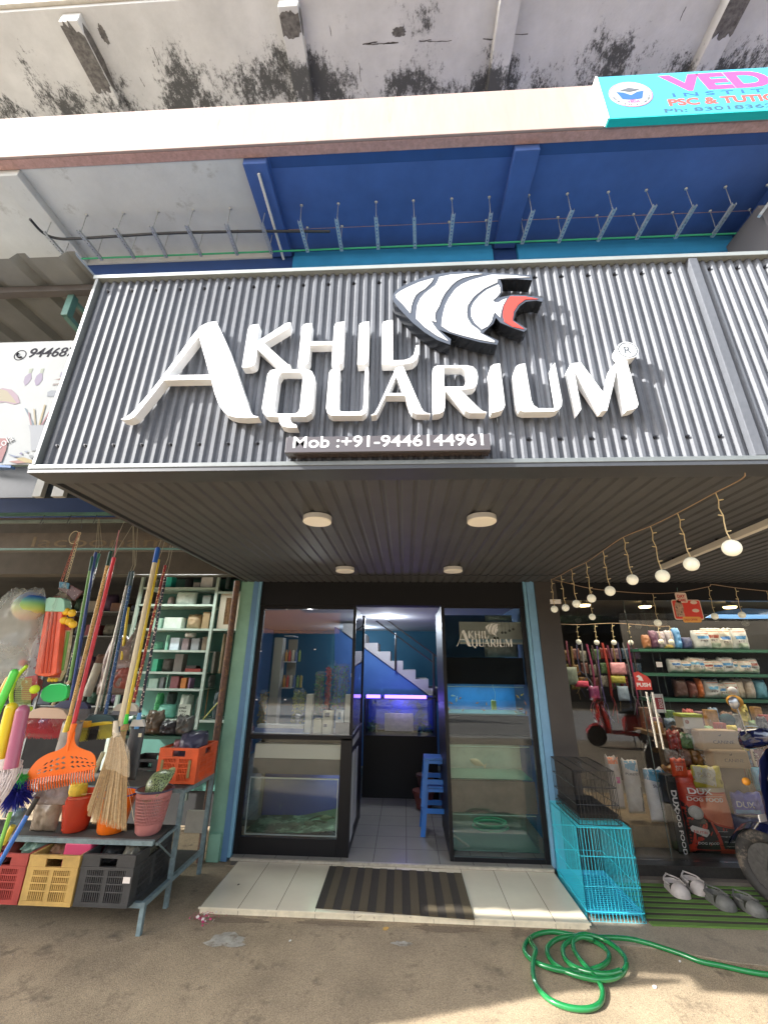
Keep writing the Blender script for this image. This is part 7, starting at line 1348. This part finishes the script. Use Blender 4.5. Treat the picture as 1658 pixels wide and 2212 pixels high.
feedbag('feed_bag', 'black bag with white side print right of the red bag', x0b - .0, x1b, -1.5, z1b, 5.02, .1, (.015, .018, .022), [('lettering', 'text', (.4, .4, .42), ('DUX', .08, .86, .2, .05)), ('lettering', 'text', (.4, .4, .42), ('DOG', .08, .74, .2, .05))], seed=7)
x0b, x1b, z0b, z1b = qb((1285, 1030, 1600, 790), 4.74)
feedbag('dog_food_bag', 'bright blue bag with white letters above the scooter wheel', x0b, x1b + .05, z0b, z1b, 4.76, .09, (.03, .06, .42), [('lettering', 'text', (.6, .62, .66), ('DUX', .10, .38, .5, .26)), ('wave', 'poly', (.10, .32, .60), [(.05, .1), (.5, .15), (.8, .1), (.75, .3), (.4, .3), (.05, .26)])], seed=8, crumple=.8)
feedbag('feed_bag', 'dark blue bag standing behind the red indicator', x0b - .02, x1b + .1, -1.6, z0b - .005, 4.82, .1, (.02, .025, .10), [('lettering', 'text', (.3, .3, .35), ('DUX', .1, .5, .3, .15))], seed=9)
x0b, x1b, z0b, z1b = qb((1480, 780, 1720, 540), 4.9); feedbag('feed_bag', 'cyan bag at the right edge of the picture', x0b, x1b, z0b, z1b, 4.9, .1, (.04, .40, .62), [('curve', 'poly', (.05, .10, .2), [(.3, .1), (.5, .25), (.8, .28), (.8, .32), (.48, .3), (.27, .14)])], seed=10, crumple=.3)
x0b, x1b, z0b, z1b = qb((1495, 540, 1560, 340), 4.68); t = thing('treat_tube', 'slim white packet with dark print near the right edge', 'packet', (x0b, 4.68, z0b)); bxs('body', t, M_sw, [(x0b, 4.68, z0b, x1b, 4.71, z1b)], bevel=.005); bxs('barcode', t, MATS['print_black'], [(x0b + .012, 4.6785, z0b + .05 + .014 * k, x1b - .012, 4.6795, z0b + .058 + .014 * k) for k in range(6)])
q = random.Random(61)
for k in range(26):
    row = k // 9; xx = 2.62 + (k % 9) * .14 + q.uniform(-.03, .03) + .05 * row; zz_ = -1.12 + row * .15 + q.uniform(0, .03); c__, cn = kinds[(k * 4 + row) % 9]; w_ = q.uniform(.12, .19)
    props(pillow('snack_pack', xx, zz_, xx + w_, zz_ + q.uniform(.13, .19), 4.98 + .03 * (k % 2), .08, mat('sn_' + cn, tuple(.9 * v for v in c__), rough=.2, var=.5, vs=18, col2=(.5, .46, .38), thr=(.58, .62, 20)), seed=k + 700, crumple=.9), '%s snack pack, %s from the left in the heap\'s %s layer' % (cn, ORD[k % 9], ('lowest', 'middle', 'top')[row]), 'pack', 'heap of snack packs')
bxs('base_plank', PG, mat('plank', (.24, .17, .09), rough=.7, var=.3, vs=8), [(2.12, 4.80, -1.60, 2.16, 6.0, -1.42)]); bxs('base_plank', PG, MATS['plank'], [(2.1605, 4.9, -1.6295, 3.4, 6.0, -1.46)])
# ---------------------------------------------------------------- string lights
M_wire = mat('wire_clear', (.40, .27, .17), rough=.5); M_globe = mat('globe_white', (.78, .76, .62), rough=.4, emit=.05); M_bulbs = mat('mini_bulb', (.62, .50, .28), rough=.4)
CL = (2100, 1850, 1.7075)
def stringlight(label, drops, path, lab2):
    """drops: (top point, globe centre, Y, globe radius)"""
    P0 = path[0]; t = thing('string_light', label, 'string light', tuple(P0)); b = MB(); b.tube(smoothpts(path, 5), .0032, 5); b.build('cable', M_wire, t)
    for tp, gc, r in drops:
        b = MB(); n_ = 7; pts = [tp.lerp(gc, k / n_) + Vector((.006 * math.sin(k * 2.4), 0, 0)) for k in range(n_ + 1)]; b.tube(pts, .0028, 5)
        for k in (1, 3, 5): b.cyl(pts[k], pts[k] + Vector((.024 * (1 if k % 4 == 1 else -1), 0, .004)), .0036, .003, n=6)
        b.build('drop_wire', M_bulbs, t)
        b = MB(); b.sphere(gc, r, 22, 14); b.build('globe', M_globe, t, smooth=True)
F_ = []; xs_line = 1.60
def ln(p, Y): return at(p, CL, Y)
fr_ = [((1300, 205), (1410, 583), 57), ((1040, 345), (1134, 693), 47), ((855, 435), (937, 775), 43), ((670, 510), (732, 800), 36), ((530, 603), (579, 877), 33), ((415, 683), (453, 928), 28), ((315, 728), (350, 965), 26), ((243, 770), (275, 992), 24), ((178, 800), (199, 1002), 23)]
drops = []
for tp, gc, rp in fr_:
    # the cable is pinned under the soffit (z about .84): solve depth from the top point
    a = onZ(*cr(tp, *CL), .835); Y = a.y; c_ = at(gc, CL, Y); drops.append((a, c_, rp / 1.7075 / 1.8522 * (c_ @ Vector(CM[2])) / F))
path = [onZ(*cr((1500, 60), *CL), .845), onZ(*cr((1480, 110), *CL), .84)] + [d[0] for d in drops]
stringlight('string of white globes rising to the right under the canopy', drops, path, '')
rear = [((300, 825), None), ((437, 858), (458, 1055), 21), ((870, 895), (905, 1095), 23), ((1250, 848), (1294, 1050), 22), ((1432, 855), (1480, 1041), 22), ((1648, 878), (1700, 1075), 22)]
YR = 4.42; drops = [(ln(r[0], YR), ln(r[1], YR), r[2] / 1.7075 / 1.8522 * (ln(r[1], YR) @ Vector(CM[2])) / F) for r in rear if r[1]]
stringlight('rear string of white globes in front of the pet shop glass', drops, [ln(p, YR) for p in ((165, 793), (270, 818), (437, 858), (650, 882), (870, 895), (1050, 885), (1250, 848), (1275, 833), (1432, 855), (1650, 878), (1760, 885))], '')
inn = [((222, 545), (230, 608)), ((352, 550), (365, 628)), ((475, 545), (488, 632)), ((592, 540), (606, 632)), ((705, 545), (720, 633)), ((905, 560), (928, 626)), ((985, 560), (998, 628))]
drops = [(at((a[0], a[1] - 40), CP, 5.3), at(b_, CP, 5.3), .030) for a, b_ in inn]
stringlight('inner string of small white globes behind the pet shop glass', drops, [d[0] for d in drops], '')
q0, q1 = ln((935, 722), 3.9), None
a = onZ(*cr((940, 730), *CL), .80); e = onZ(*cr((1700, 420), *CL), .80)
t = thing('tube_light', 'long white tube light under the canopy behind the globes', 'tube light', ((a.x + e.x) / 2, (a.y + e.y) / 2, .80)); d = (e - a).normalized(); s_ = Vector((-d.y, d.x, 0)) * .022
b = MB(); b.prism([a + s_, a - s_, e - s_, e + s_], (0, 0, .04)); b.build('body', mat('tube_body', (.60, .56, .5), rough=.5), t, bevel=.004)
for k in (.15, .6): p = a.lerp(e, k); b = MB(); b.cyl(p + Vector((0, 0, .04)), p + Vector((0, 0, .06)), .012, n=8); b.build('clip', M_frm, t)
# ================================================================ OUTSIDE, RIGHT
def cage(name, label, x0, x1, y0, y1, z0, z1, m, tray, nx, ny, nz, r=.0017, traym=None):
    t = thing(name, label, 'cage', ((x0 + x1) / 2, (y0 + y1) / 2, z0))
    def grid(nm, o, u, v, nu, vs, thick=()):
        b = MB(); o, u, v = Vector(o), Vector(u), Vector(v)
        for k in range(nu + 1): p = o + u * (k / nu); b.cyl(p, p + v, r, n=4, caps=False)
        for s in vs: b.cyl(o + v * s, o + v * s + u, r * 1.6, n=5, caps=False)
        b.build(nm, m, t)
    W, D, H = x1 - x0, y1 - y0, z1 - z0; vs = (0, .10, .36, .68, 1)
    grid('front_grid', (x0, y0, z0), (W, 0, 0), (0, 0, H), nx, vs); grid('back_grid', (x0, y1, z0), (W, 0, 0), (0, 0, H), nx, vs)
    grid('side_grid', (x0, y0, z0), (0, D, 0), (0, 0, H), ny, vs); grid('side_grid', (x1, y0, z0), (0, D, 0), (0, 0, H), ny, vs)
    grid('top_grid', (x0, y0, z1), (0, D, 0), (W, 0, 0), nz, (0, .33, .66, 1))
    b = MB(); zt = z0 + .035; b.add([(x0 + .01, y0 + .012, zt + .03), (x1 - .01, y0 + .012, zt + .03), (x1 - .01, y1 - .01, zt + .03), (x0 + .01, y1 - .01, zt + .03), (x0 + .02, y0 + .022, zt), (x1 - .02, y0 + .022, zt), (x1 - .02, y1 - .02, zt), (x0 + .02, y1 - .02, zt)], [(0, 1, 5, 4), (1, 2, 6, 5), (2, 3, 7, 6), (3, 0, 4, 7), (4, 5, 6, 7)]); b.build('tray', traym, t)
    b = MB()
    for k in range(22): y = y0 + .02 + (D - .04) * k / 21; b.cyl((x0 + .008, y, zt + .034), (x1 - .008, y, zt + .034), r * .9, n=4, caps=False)
    b.build('floor_grid', m, t)
    b = MB(); b.tube([(x0 + W * .35, y0 + .1, z1 + .002), (x0 + W * .35, y0 + .11, z1 + .03), (x0 + W * .35, y0 + .22, z1 + .03), (x0 + W * .35, y0 + .23, z1 + .002)], .003, 5); b.build('handle', m, t)
    return t
M_cy = mat('cage_cyan', (.03, .50, .62), rough=.35); M_cyt = mat('tray_blue', (.06, .38, .60), rough=.3, var=.1)
cage('wire_cage', 'bright turquoise wire cage with a blue tray beside the step', 1.31, 1.715, 3.86, 4.50, GZ + .004, -1.17, M_cy, True, 16, 26, 26, .0021, M_cyt)
cage('wire_cage', 'black wire cage standing on the turquoise one', 1.345, 1.67, 3.90, 4.42, -1.165, -.80, mat('cage_black', (.015, .015, .015), rough=.35), True, 12, 18, 18, .0021, mat('tray_black', (.014, .014, .014), rough=.4))
# green striped mat
GM = thing('striped_mat', 'green and black ribbed mat in front of the pet shop', 'mat', (2.3, 4.1, GZ + .006)); p0, p1 = onZ(1400, 2003, GZ), Vector((3.6, 3.85, GZ)); pb0, pb1 = Vector((1.72, 4.43, GZ)), Vector((3.6, 4.43, GZ)); p0 = Vector((1.74, 3.83, GZ))
for par, m in ((0, mat('mat_green', (.10, .19, .035), rough=.95, bump=.6, bs=220)), (1, mat('mat_black', (.045, .036, .028), rough=.95, bump=.6, bs=220))):
    b = MB(); n_ = 15
    for k in range(n_):
        if k % 2 != par: continue
        a, e = p0.lerp(pb0, k / n_), p0.lerp(pb0, (k + 1) / n_); c_, d_ = p1.lerp(pb1, (k + 1) / n_), p1.lerp(pb1, k / n_)
        b.prism([Vector((v.x, v.y, GZ + .006)) for v in (a, d_, c_, e)], (0, 0, .011 if par == 0 else .007))
    b.build('ribs', m, GM)
# clogs
def clog(label, px, py, ang, m, mi, sc=1.0):
    c = onZ(px, py, GZ + .02); t = thing('clog', label, 'shoe', (c.x, c.y, GZ + .017), 'clogs on the green mat'); L, W = .22 * sc, .128 * sc; M3 = Matrix.Rotation(ang, 3, 'Z'); zb = GZ + .0185
    def P(u, s, z): # u 0 heel..1 toe
        uu_ = min(1, max(0, u)); wd = W / 2 * (.80 + .35 * uu_ if u < .65 else 1.03 * max(0.0, 1 - ((u - .65) / .35) ** 3.6) ** .5 + .0); wd *= 1 if u > .12 else (uu_ / .12) ** .5 * .93 + .07
        return Vector((c.x, c.y, 0)) + M3 @ Vector((s * wd, (u - .5) * L, 0)) + Vector((0, 0, zb + z))
    us = [0, .04, .12, .25, .4, .55, .7, .82, .92, .98, 1]
    out = [P(u, 1, 0) for u in us] + [P(u, -1, 0) for u in us[::-1]]
    b = MB(); b.prism(out, (0, 0, .022)); b.build('sole', m, t, bevel=.003)
    b = MB(); n_ = 10; rows = []
    for u in (.64, .69, .76, .83, .9, .96, .985, 1.0):
        h = .058 * (u < 1) * (1 - ((u - .64) / .36) ** 3 * .6) * sc
        rows.append([P(u, math.cos(math.pi * k / n_), .0225 + h * math.sin(math.pi * k / n_)) for k in range(n_ + 1)])
    v = [p for r_ in rows for p in r_]; f = [(j * (n_ + 1) + k, j * (n_ + 1) + k + 1, (j + 1) * (n_ + 1) + k + 1, (j + 1) * (n_ + 1) + k) for j in range(len(rows) - 1) for k in range(n_)]
    b.add(v, f); b.build('upper', m, t, smooth=True)
    b = MB(); rim = [P(u, s, .0225 + (.030 if u < .3 else .040)) for s, uu in ((1, (.60, .4, .18, .04)), (-1, (.04, .18, .4, .60))) for u in uu]
    low = [P(u, s, .021) for s, uu in ((1, (.60, .4, .18, .04)), (-1, (.04, .18, .4, .60))) for u in uu]
    b.add(rim + low, [(k, k + 1, k + 9, k + 8) for k in range(7)]); b.tube(smoothpts(rim, 3), .006 * sc, 7); b.build('heel_wall', m, t, smooth=True)
    b = MB(); b.prism([P(u, .82, .0228) for u in (.05, .15, .3, .45, .6)] + [P(u, -.82, .0228) for u in (.6, .45, .3, .15, .05)], (0, 0, .001)); b.build('insole', mi, t)
    b = MB(); b.tube(smoothpts([P(.52, 1.03, .055), P(.25, 1.08, .07), P(-.03, .5, .078), P(-.03, -.5, .078), P(.25, -1.08, .07), P(.52, -1.03, .055)], 4), .0055 * sc, 6); b.build('strap', m, t, smooth=True)
M_cw = mat('clog_pale', (.48, .43, .40), rough=.6, var=.15, vs=20); M_cgr = mat('clog_gray', (.12, .12, .11), rough=.6, var=.25, vs=20); M_ci = mat('clog_inside', (.08, .08, .05), rough=.8)
clog('pale gray clog, left one of the light pair', 1462, 1928, R(181), M_cw, M_ci); clog('pale gray clog, right one of the light pair', 1502, 1922, R(184), M_cw, M_ci)
clog('dark gray clog, left one of the dark pair', 1556, 1954, R(188), M_cgr, M_ci); clog('dark gray clog, right one of the dark pair, nearest the wheel', 1620, 1966, R(190), M_cgr, M_ci)
# hose
hp = [(1760, 1545), (1658, 1537), (1500, 1512), (1350, 1478), (1200, 1448), (1080, 1402), (950, 1358), (820, 1318), (700, 1292), (560, 1283), (420, 1284), (300, 1262), (190, 1245), (90, 1258), (20, 1300), (-6, 1365), (30, 1425), (110, 1470), (230, 1505), (350, 1515), (470, 1500), (555, 1455), (572, 1400), (530, 1345), (440, 1296), (330, 1276), (230, 1290), (160, 1340), (155, 1400), (200, 1465), (290, 1520), (420, 1560), (540, 1572), (640, 1545), (690, 1480), (675, 1410), (610, 1345), (520, 1290), (400, 1262), (330, 1290), (262, 1345), (268, 1420), (330, 1480), (440, 1520), (560, 1532), (650, 1510)]
zl = [0] * 12 + [0, 0, 0, 0, 0, 1, 1, 1, 1, 1, 1, 1, 1, 2, 2, 1.6, 1, .6, 1, 1.4, 1.6, 1.8, 2, 2, 2, 2, 2.6, 2.6, 2, 1.4, 1.5, 2.2, 2.8, 3]
pts = []
for p, k in zip(hp, zl): q_ = onZ(*cr(p, *CO), GZ + .016 + k * .011); pts.append(q_)
hp2 = [(345, 1345), (330, 1300), (290, 1290)]; 
M_hose = mat('hose_green', (.012, .17, .045), rough=.16, coat=.7, var=.08)
b = MB(); b.tube(smoothpts(pts, 6), .0145, 12)
hb = [(72, 1370), (55, 1440), (55, 1540), (90, 1630), (170, 1710), (290, 1760), (420, 1772), (505, 1740), (530, 1670), (510, 1600), (450, 1520), (380, 1440), (335, 1370), (330, 1310), (380, 1280), (460, 1290)]
zb_ = [2.5, 1.6, .4, 0, 0, 0, 0, 0, 0, .6, 2.2, 2.4, 2, 2.6, 3.2, 3]
pts2 = [onZ(*cr((30, 1290), *CO), GZ + .017), onZ(*cr((45, 1325), *CO), GZ + .030)] + [onZ(*cr(p, *CO), GZ + .016 + k * .011) for p, k in zip(hb, zb_)]
b.tube(smoothpts(pts2, 6), .0145, 12); HO = b.build('garden_hose', M_hose, smooth=True); props(HO, 'thick green garden hose coiled on the ground in front of the cage', 'hose')
e = onZ(*cr((1662, 1560), *CO), GZ + .02)
# ---------------------------------------------------------------- scooters
def scooter(label, loc, heading, m, accent=None, steer=0):
    """front wheel towards +Y before turning; origin on the ground under the footboard"""
    t = thing('scooter', label, 'scooter', (0, 0, 0)); blk = mat('rubber_black', (.03, .028, .026), rough=.75, var=.3, vs=20, col2=(.16, .13, .10), thr=(.5, .62, 12)); gr = mat('rim_gray', (.09, .085, .08), rough=.5, metal=.4, var=.3, vs=30); dk = mat('scooter_black', (.02, .02, .02), rough=.5); chm = M_chr
    def wheel(y, nm, r=.225):
        b = MB(); b.tube([(0, y + (r - .045) * math.cos(k * math.pi / 14), r + (r - .045) * math.sin(k * math.pi / 14)) for k in range(28)], .045, 10, closed=True); w_ = b.build(nm, blk, t, smooth=True)
        b = MB(); b.cyl((-.03, y, r), (.03, y, r), r - .085, n=24); b.cyl((-.045, y, r), (.045, y, r), .045, n=14)
        for k in range(8): b.obox((0, y + .09 * math.cos(k * .785), r + .09 * math.sin(k * .785)), (.064, .02, .10), Matrix.Rotation(k * .785 - 1.57, 3, 'X'))
        b.build('rim', gr, w_)
    wheel(.62, 'front_wheel'); wheel(-.58, 'rear_wheel')
    def body(rings, nm, mm):   # rings: (y, z, half width, half height)
        b = MB(); rr_ = []
        for y, z, hw, hh in rings: rr_.append([Vector((hw * (abs(math.cos(a_)) ** .7) * (1 if math.cos(a_) > 0 else -1), y, z + hh * (abs(math.sin(a_)) ** .7) * (1 if math.sin(a_) > 0 else -1))) for a_ in [2 * math.pi * k / 16 for k in range(16)]])
        b.loft(rr_); return b.build(nm, mm, t, smooth=True)
    body([(-.86, .66, .03, .03), (-.80, .64, .11, .07), (-.6, .58, .165, .14), (-.35, .54, .175, .17), (-.15, .50, .16, .17), (-.05, .46, .12, .14)], 'rear_body', m)
    body([(-.78, .76, .10, .03), (-.6, .78, .14, .045), (-.3, .765, .15, .045), (-.05, .73, .12, .04), (.02, .71, .07, .02)], 'seat', dk)
    b = MB(); b.box((-.15, -.10, .27), (.15, .36, .32)); b.box((-.13, -.3, .24), (.13, .0, .3)); b.build('footboard', m, t, bevel=.015)
    # leg shield: curved plate
    b = MB(); rows = []
    for k in range(9):
        v = k / 8; y = .36 + .10 * v ** 1.5 - .10 * (v > .75) * (v - .75) * 4 * .6; z = .28 + .68 * v; hw = .17 + .06 * math.sin(v * 3.1) - .09 * max(0, v - .6) / .4
        rows.append([Vector((hw * s, y + .06 * (1 - s * s), z)) for s in (-1, -.75, -.4, 0, .4, .75, 1)])
    v = [p for r_ in rows for p in r_]; b.add(v + [p + Vector((0, -.03, 0)) for p in v], [(j * 7 + i, j * 7 + i + 1, j * 7 + i + 8, j * 7 + i + 7) for j in range(8) for i in range(6)] + [(63 + j * 7 + i, 63 + j * 7 + i + 7, 63 + j * 7 + i + 8, 63 + j * 7 + i + 1) for j in range(8) for i in range(6)] + [(j * 7, j * 7 + 7, 63 + j * 7 + 7, 63 + j * 7) for j in range(8)] + [(j * 7 + 6, 63 + j * 7 + 6, 63 + j * 7 + 13, j * 7 + 13) for j in range(8)]); b.build('leg_shield', m, t, smooth=True)
    for s in (0, 6): b = MB(); b.tube([rows[j][s] + Vector((0, -.012, 0)) for j in range(9)], .011, 6); b.build('shield_trim', chm, t, smooth=True)
    body([(.47, .90, .05, .05), (.50, .80, .10, .10), (.52, .70, .11, .12), (.55, .56, .08, .10), (.56, .48, .03, .03)], 'front_cowl', m)
    # fender
    b = MB(); fr2 = []
    for k in range(10): a_ = R(20 + 150 * k / 9); fr2.append([Vector((x, .62 + (.245 + .0 * x) * math.cos(a_), .225 + .255 * math.sin(a_) - abs(x) * .45)) for x in (-.075, -.05, 0, .05, .075)])
    v = [p for r_ in fr2 for p in r_]; b.add(v, [(j * 5 + i, j * 5 + i + 1, j * 5 + i + 6, j * 5 + i + 5) for j in range(9) for i in range(4)]); b.build('front_fender', m, t, smooth=True)
    for s in (-1, 1): b = MB(); b.tube([(s * .065, .62, .225), (s * .07, .54, .46)], .014, 8); b.build('fork', dk, t)
    body([(.44, 1.02, .05, .03), (.47, 1.02, .12, .055), (.55, 1.0, .13, .07), (.60, .98, .08, .05)], 'handlebar_cover', m)
    b = MB(); b.sphere((0, .60, .985), .055, 14, 8, (1, .5, .9)); b.build('headlight', mat('lens', (.5, .5, .5), rough=.1), t, smooth=True)
    b = MB(); b.tube([(-.33, .42, 1.03), (-.12, .50, 1.03), (.12, .50, 1.03), (.33, .42, 1.03)], .014, 8); b.build('handlebar', dk, t, smooth=True)
    for s in (-1, 1):
        b = MB(); b.tube([(s * .18, .48, 1.05), (s * .24, .46, 1.20)], .006, 6); b.sphere((s * .26, .46, 1.24), .055, 12, 8, (1, .3, .75)); b.build('mirror', mat('mirror_gray', (.35, .35, .36), rough=.2, metal=.6), t, smooth=True)
        b = MB(); b.sphere((s * .14, .58, .74), .035, 10, 6, (1, .6, .7)); b.build('indicator', mat('amber', (.70, .28, .03), rough=.2), t, smooth=True)
    b = MB(); b.box((-.05, -.905, .60), (.05, -.86, .66)); b.build('tail_light', mat('tail_red', (.6, .02, .01), rough=.2), t, bevel=.01)
    b = MB(); b.tube([(.10, -.15, .28), (.24, -.1, .02)], .012, 6); b.build('stand', dk, t); b = MB(); b.cyl((.13, -.75, .26), (.13, -.25, .2), .045, n=12); b.build('exhaust', gr, t, smooth=True)
    b = MB(); b.box((-.09, .585, .50), (.09, .592, .54)); b.build('number_plate', M_sw, t)
    t.location = loc; t.rotation_euler.z = heading; return t
M_navyp = mat('scooter_navy', (.008, .012, .055), rough=.12, coat=.8); M_redp = mat('scooter_red', (.50, .025, .02), rough=.2, coat=.7)
t = scooter('dark blue scooter nosed up to the pet shop at the right edge', (3.17, 3.42, GZ + .004), R(25), M_navyp); t.scale = (1.18, 1.18, 1.18)
scooter('red scooter parked across the forecourt behind the camera', (5.0, -1.6, GZ + .004), R(90), M_redp)
# ================================================================ across the street, seen only in reflections
OB = thing('street_building', 'low row of shops across the street with an orange board', 'building', (0, -14, GZ))
M_ow = mat('far_wall', (.045, .043, .04), rough=.9, var=.3, vs=1.2); bxs('wall', OB, M_ow, [(-30, -14.5, GZ, 30, -14, 2.6)])
for k in range(9): bxs('shopfront', OB, mat('far_dark%d' % (k % 3), ((.03, .03, .035), (.05, .045, .04), (.025, .035, .04))[k % 3], rough=.7), [(-27 + k * 6, -13.99, GZ, -22.2 + k * 6, -13.9, 1.3)])
bxs('awning', OB, mat('far_awning', (.05, .05, .05), rough=.8), [(-30, -13.89, 1.5, 30, -12.4, 1.62)])
YV = 2 * 4.615 + 8.0
x0_, x1_, z0_, z1_ = rc((-200, 343), (628, 225), CC, YV); SB = thing('orange_signboard', 'orange signboard on posts across the street', 'signboard', ((x0_ + x1_) / 2, -8, GZ))
bxs('board', SB, mat('board_orange', (.85, .32, .08), rough=.6), [(x0_, -8.05, z0_, x1_, -8.0, z1_ + .9)])
for x in (x0_ + .3, x1_ - .3): bxs('post', SB, M_gs, [(x, -8.12, GZ, x + .08, -8.06, z0_)])
TR = thing('street_tree', 'leafy tree across the street', 'tree', (7, -11, GZ)); b = MB(); b.tube([(7, -11, GZ), (7.1, -11, 0), (7, -11.1, 2.2)], [.18, .15, .1], 9)
for k in range(6): b.tube([(7, -11, 1 + k * .2), (7 + 1.5 * math.cos(k), -11 + 1.2 * math.sin(k), 3)], [.07, .02], 6)
b.build('trunk', mat('bark', (.10, .07, .05), rough=.9), TR)
q = random.Random(55); b = MB()
for k in range(2600):
    a_ = q.uniform(0, 6.28); rr_ = 2.3 * q.random() ** .5; p = Vector((7 + rr_ * math.cos(a_), -11 + rr_ * math.sin(a_), 3 + q.uniform(-1.3, 1.6))); d = Vector((q.gauss(0, 1), q.gauss(0, 1), q.gauss(0, .6))).normalized() * .16; s_ = d.orthogonal().normalized() * .05; b.quad(p, p + d * .5 + s_, p + d, p + d * .5 - s_)
b.build('crown', mat('leaves', (.05, .10, .03), rough=.6, var=.4, vs=4), TR)
# unseen sheet on posts, added to shade the left of the forecourt
NA = thing('added_shade_sheet', 'added low blue sheet, out of view, that shades the forecourt', 'awning', (-5, 1.2, GZ)); b = MB(); b.prism([(-3.55, 1.36, .88), (-2.69, 1.61, .885), (-1.95, 1.735, .89), (-1.95, 1.76, .89), (-3.3, 1.8, .895), (-3.45, 2.6, .91), (-8, 2.6, .91), (-8, .4, .86)], (0, 0, .012)); b.build('sheet', mat('shade_sheet_blue', (.04, .10, .24), rough=.6), NA)
for x, y in ((-3.5, 1.05), (-7.9, .5)): b = MB(); b.cyl((x, y, GZ), (x, y, .86), .02, n=8); b.build('post', M_gs, NA)
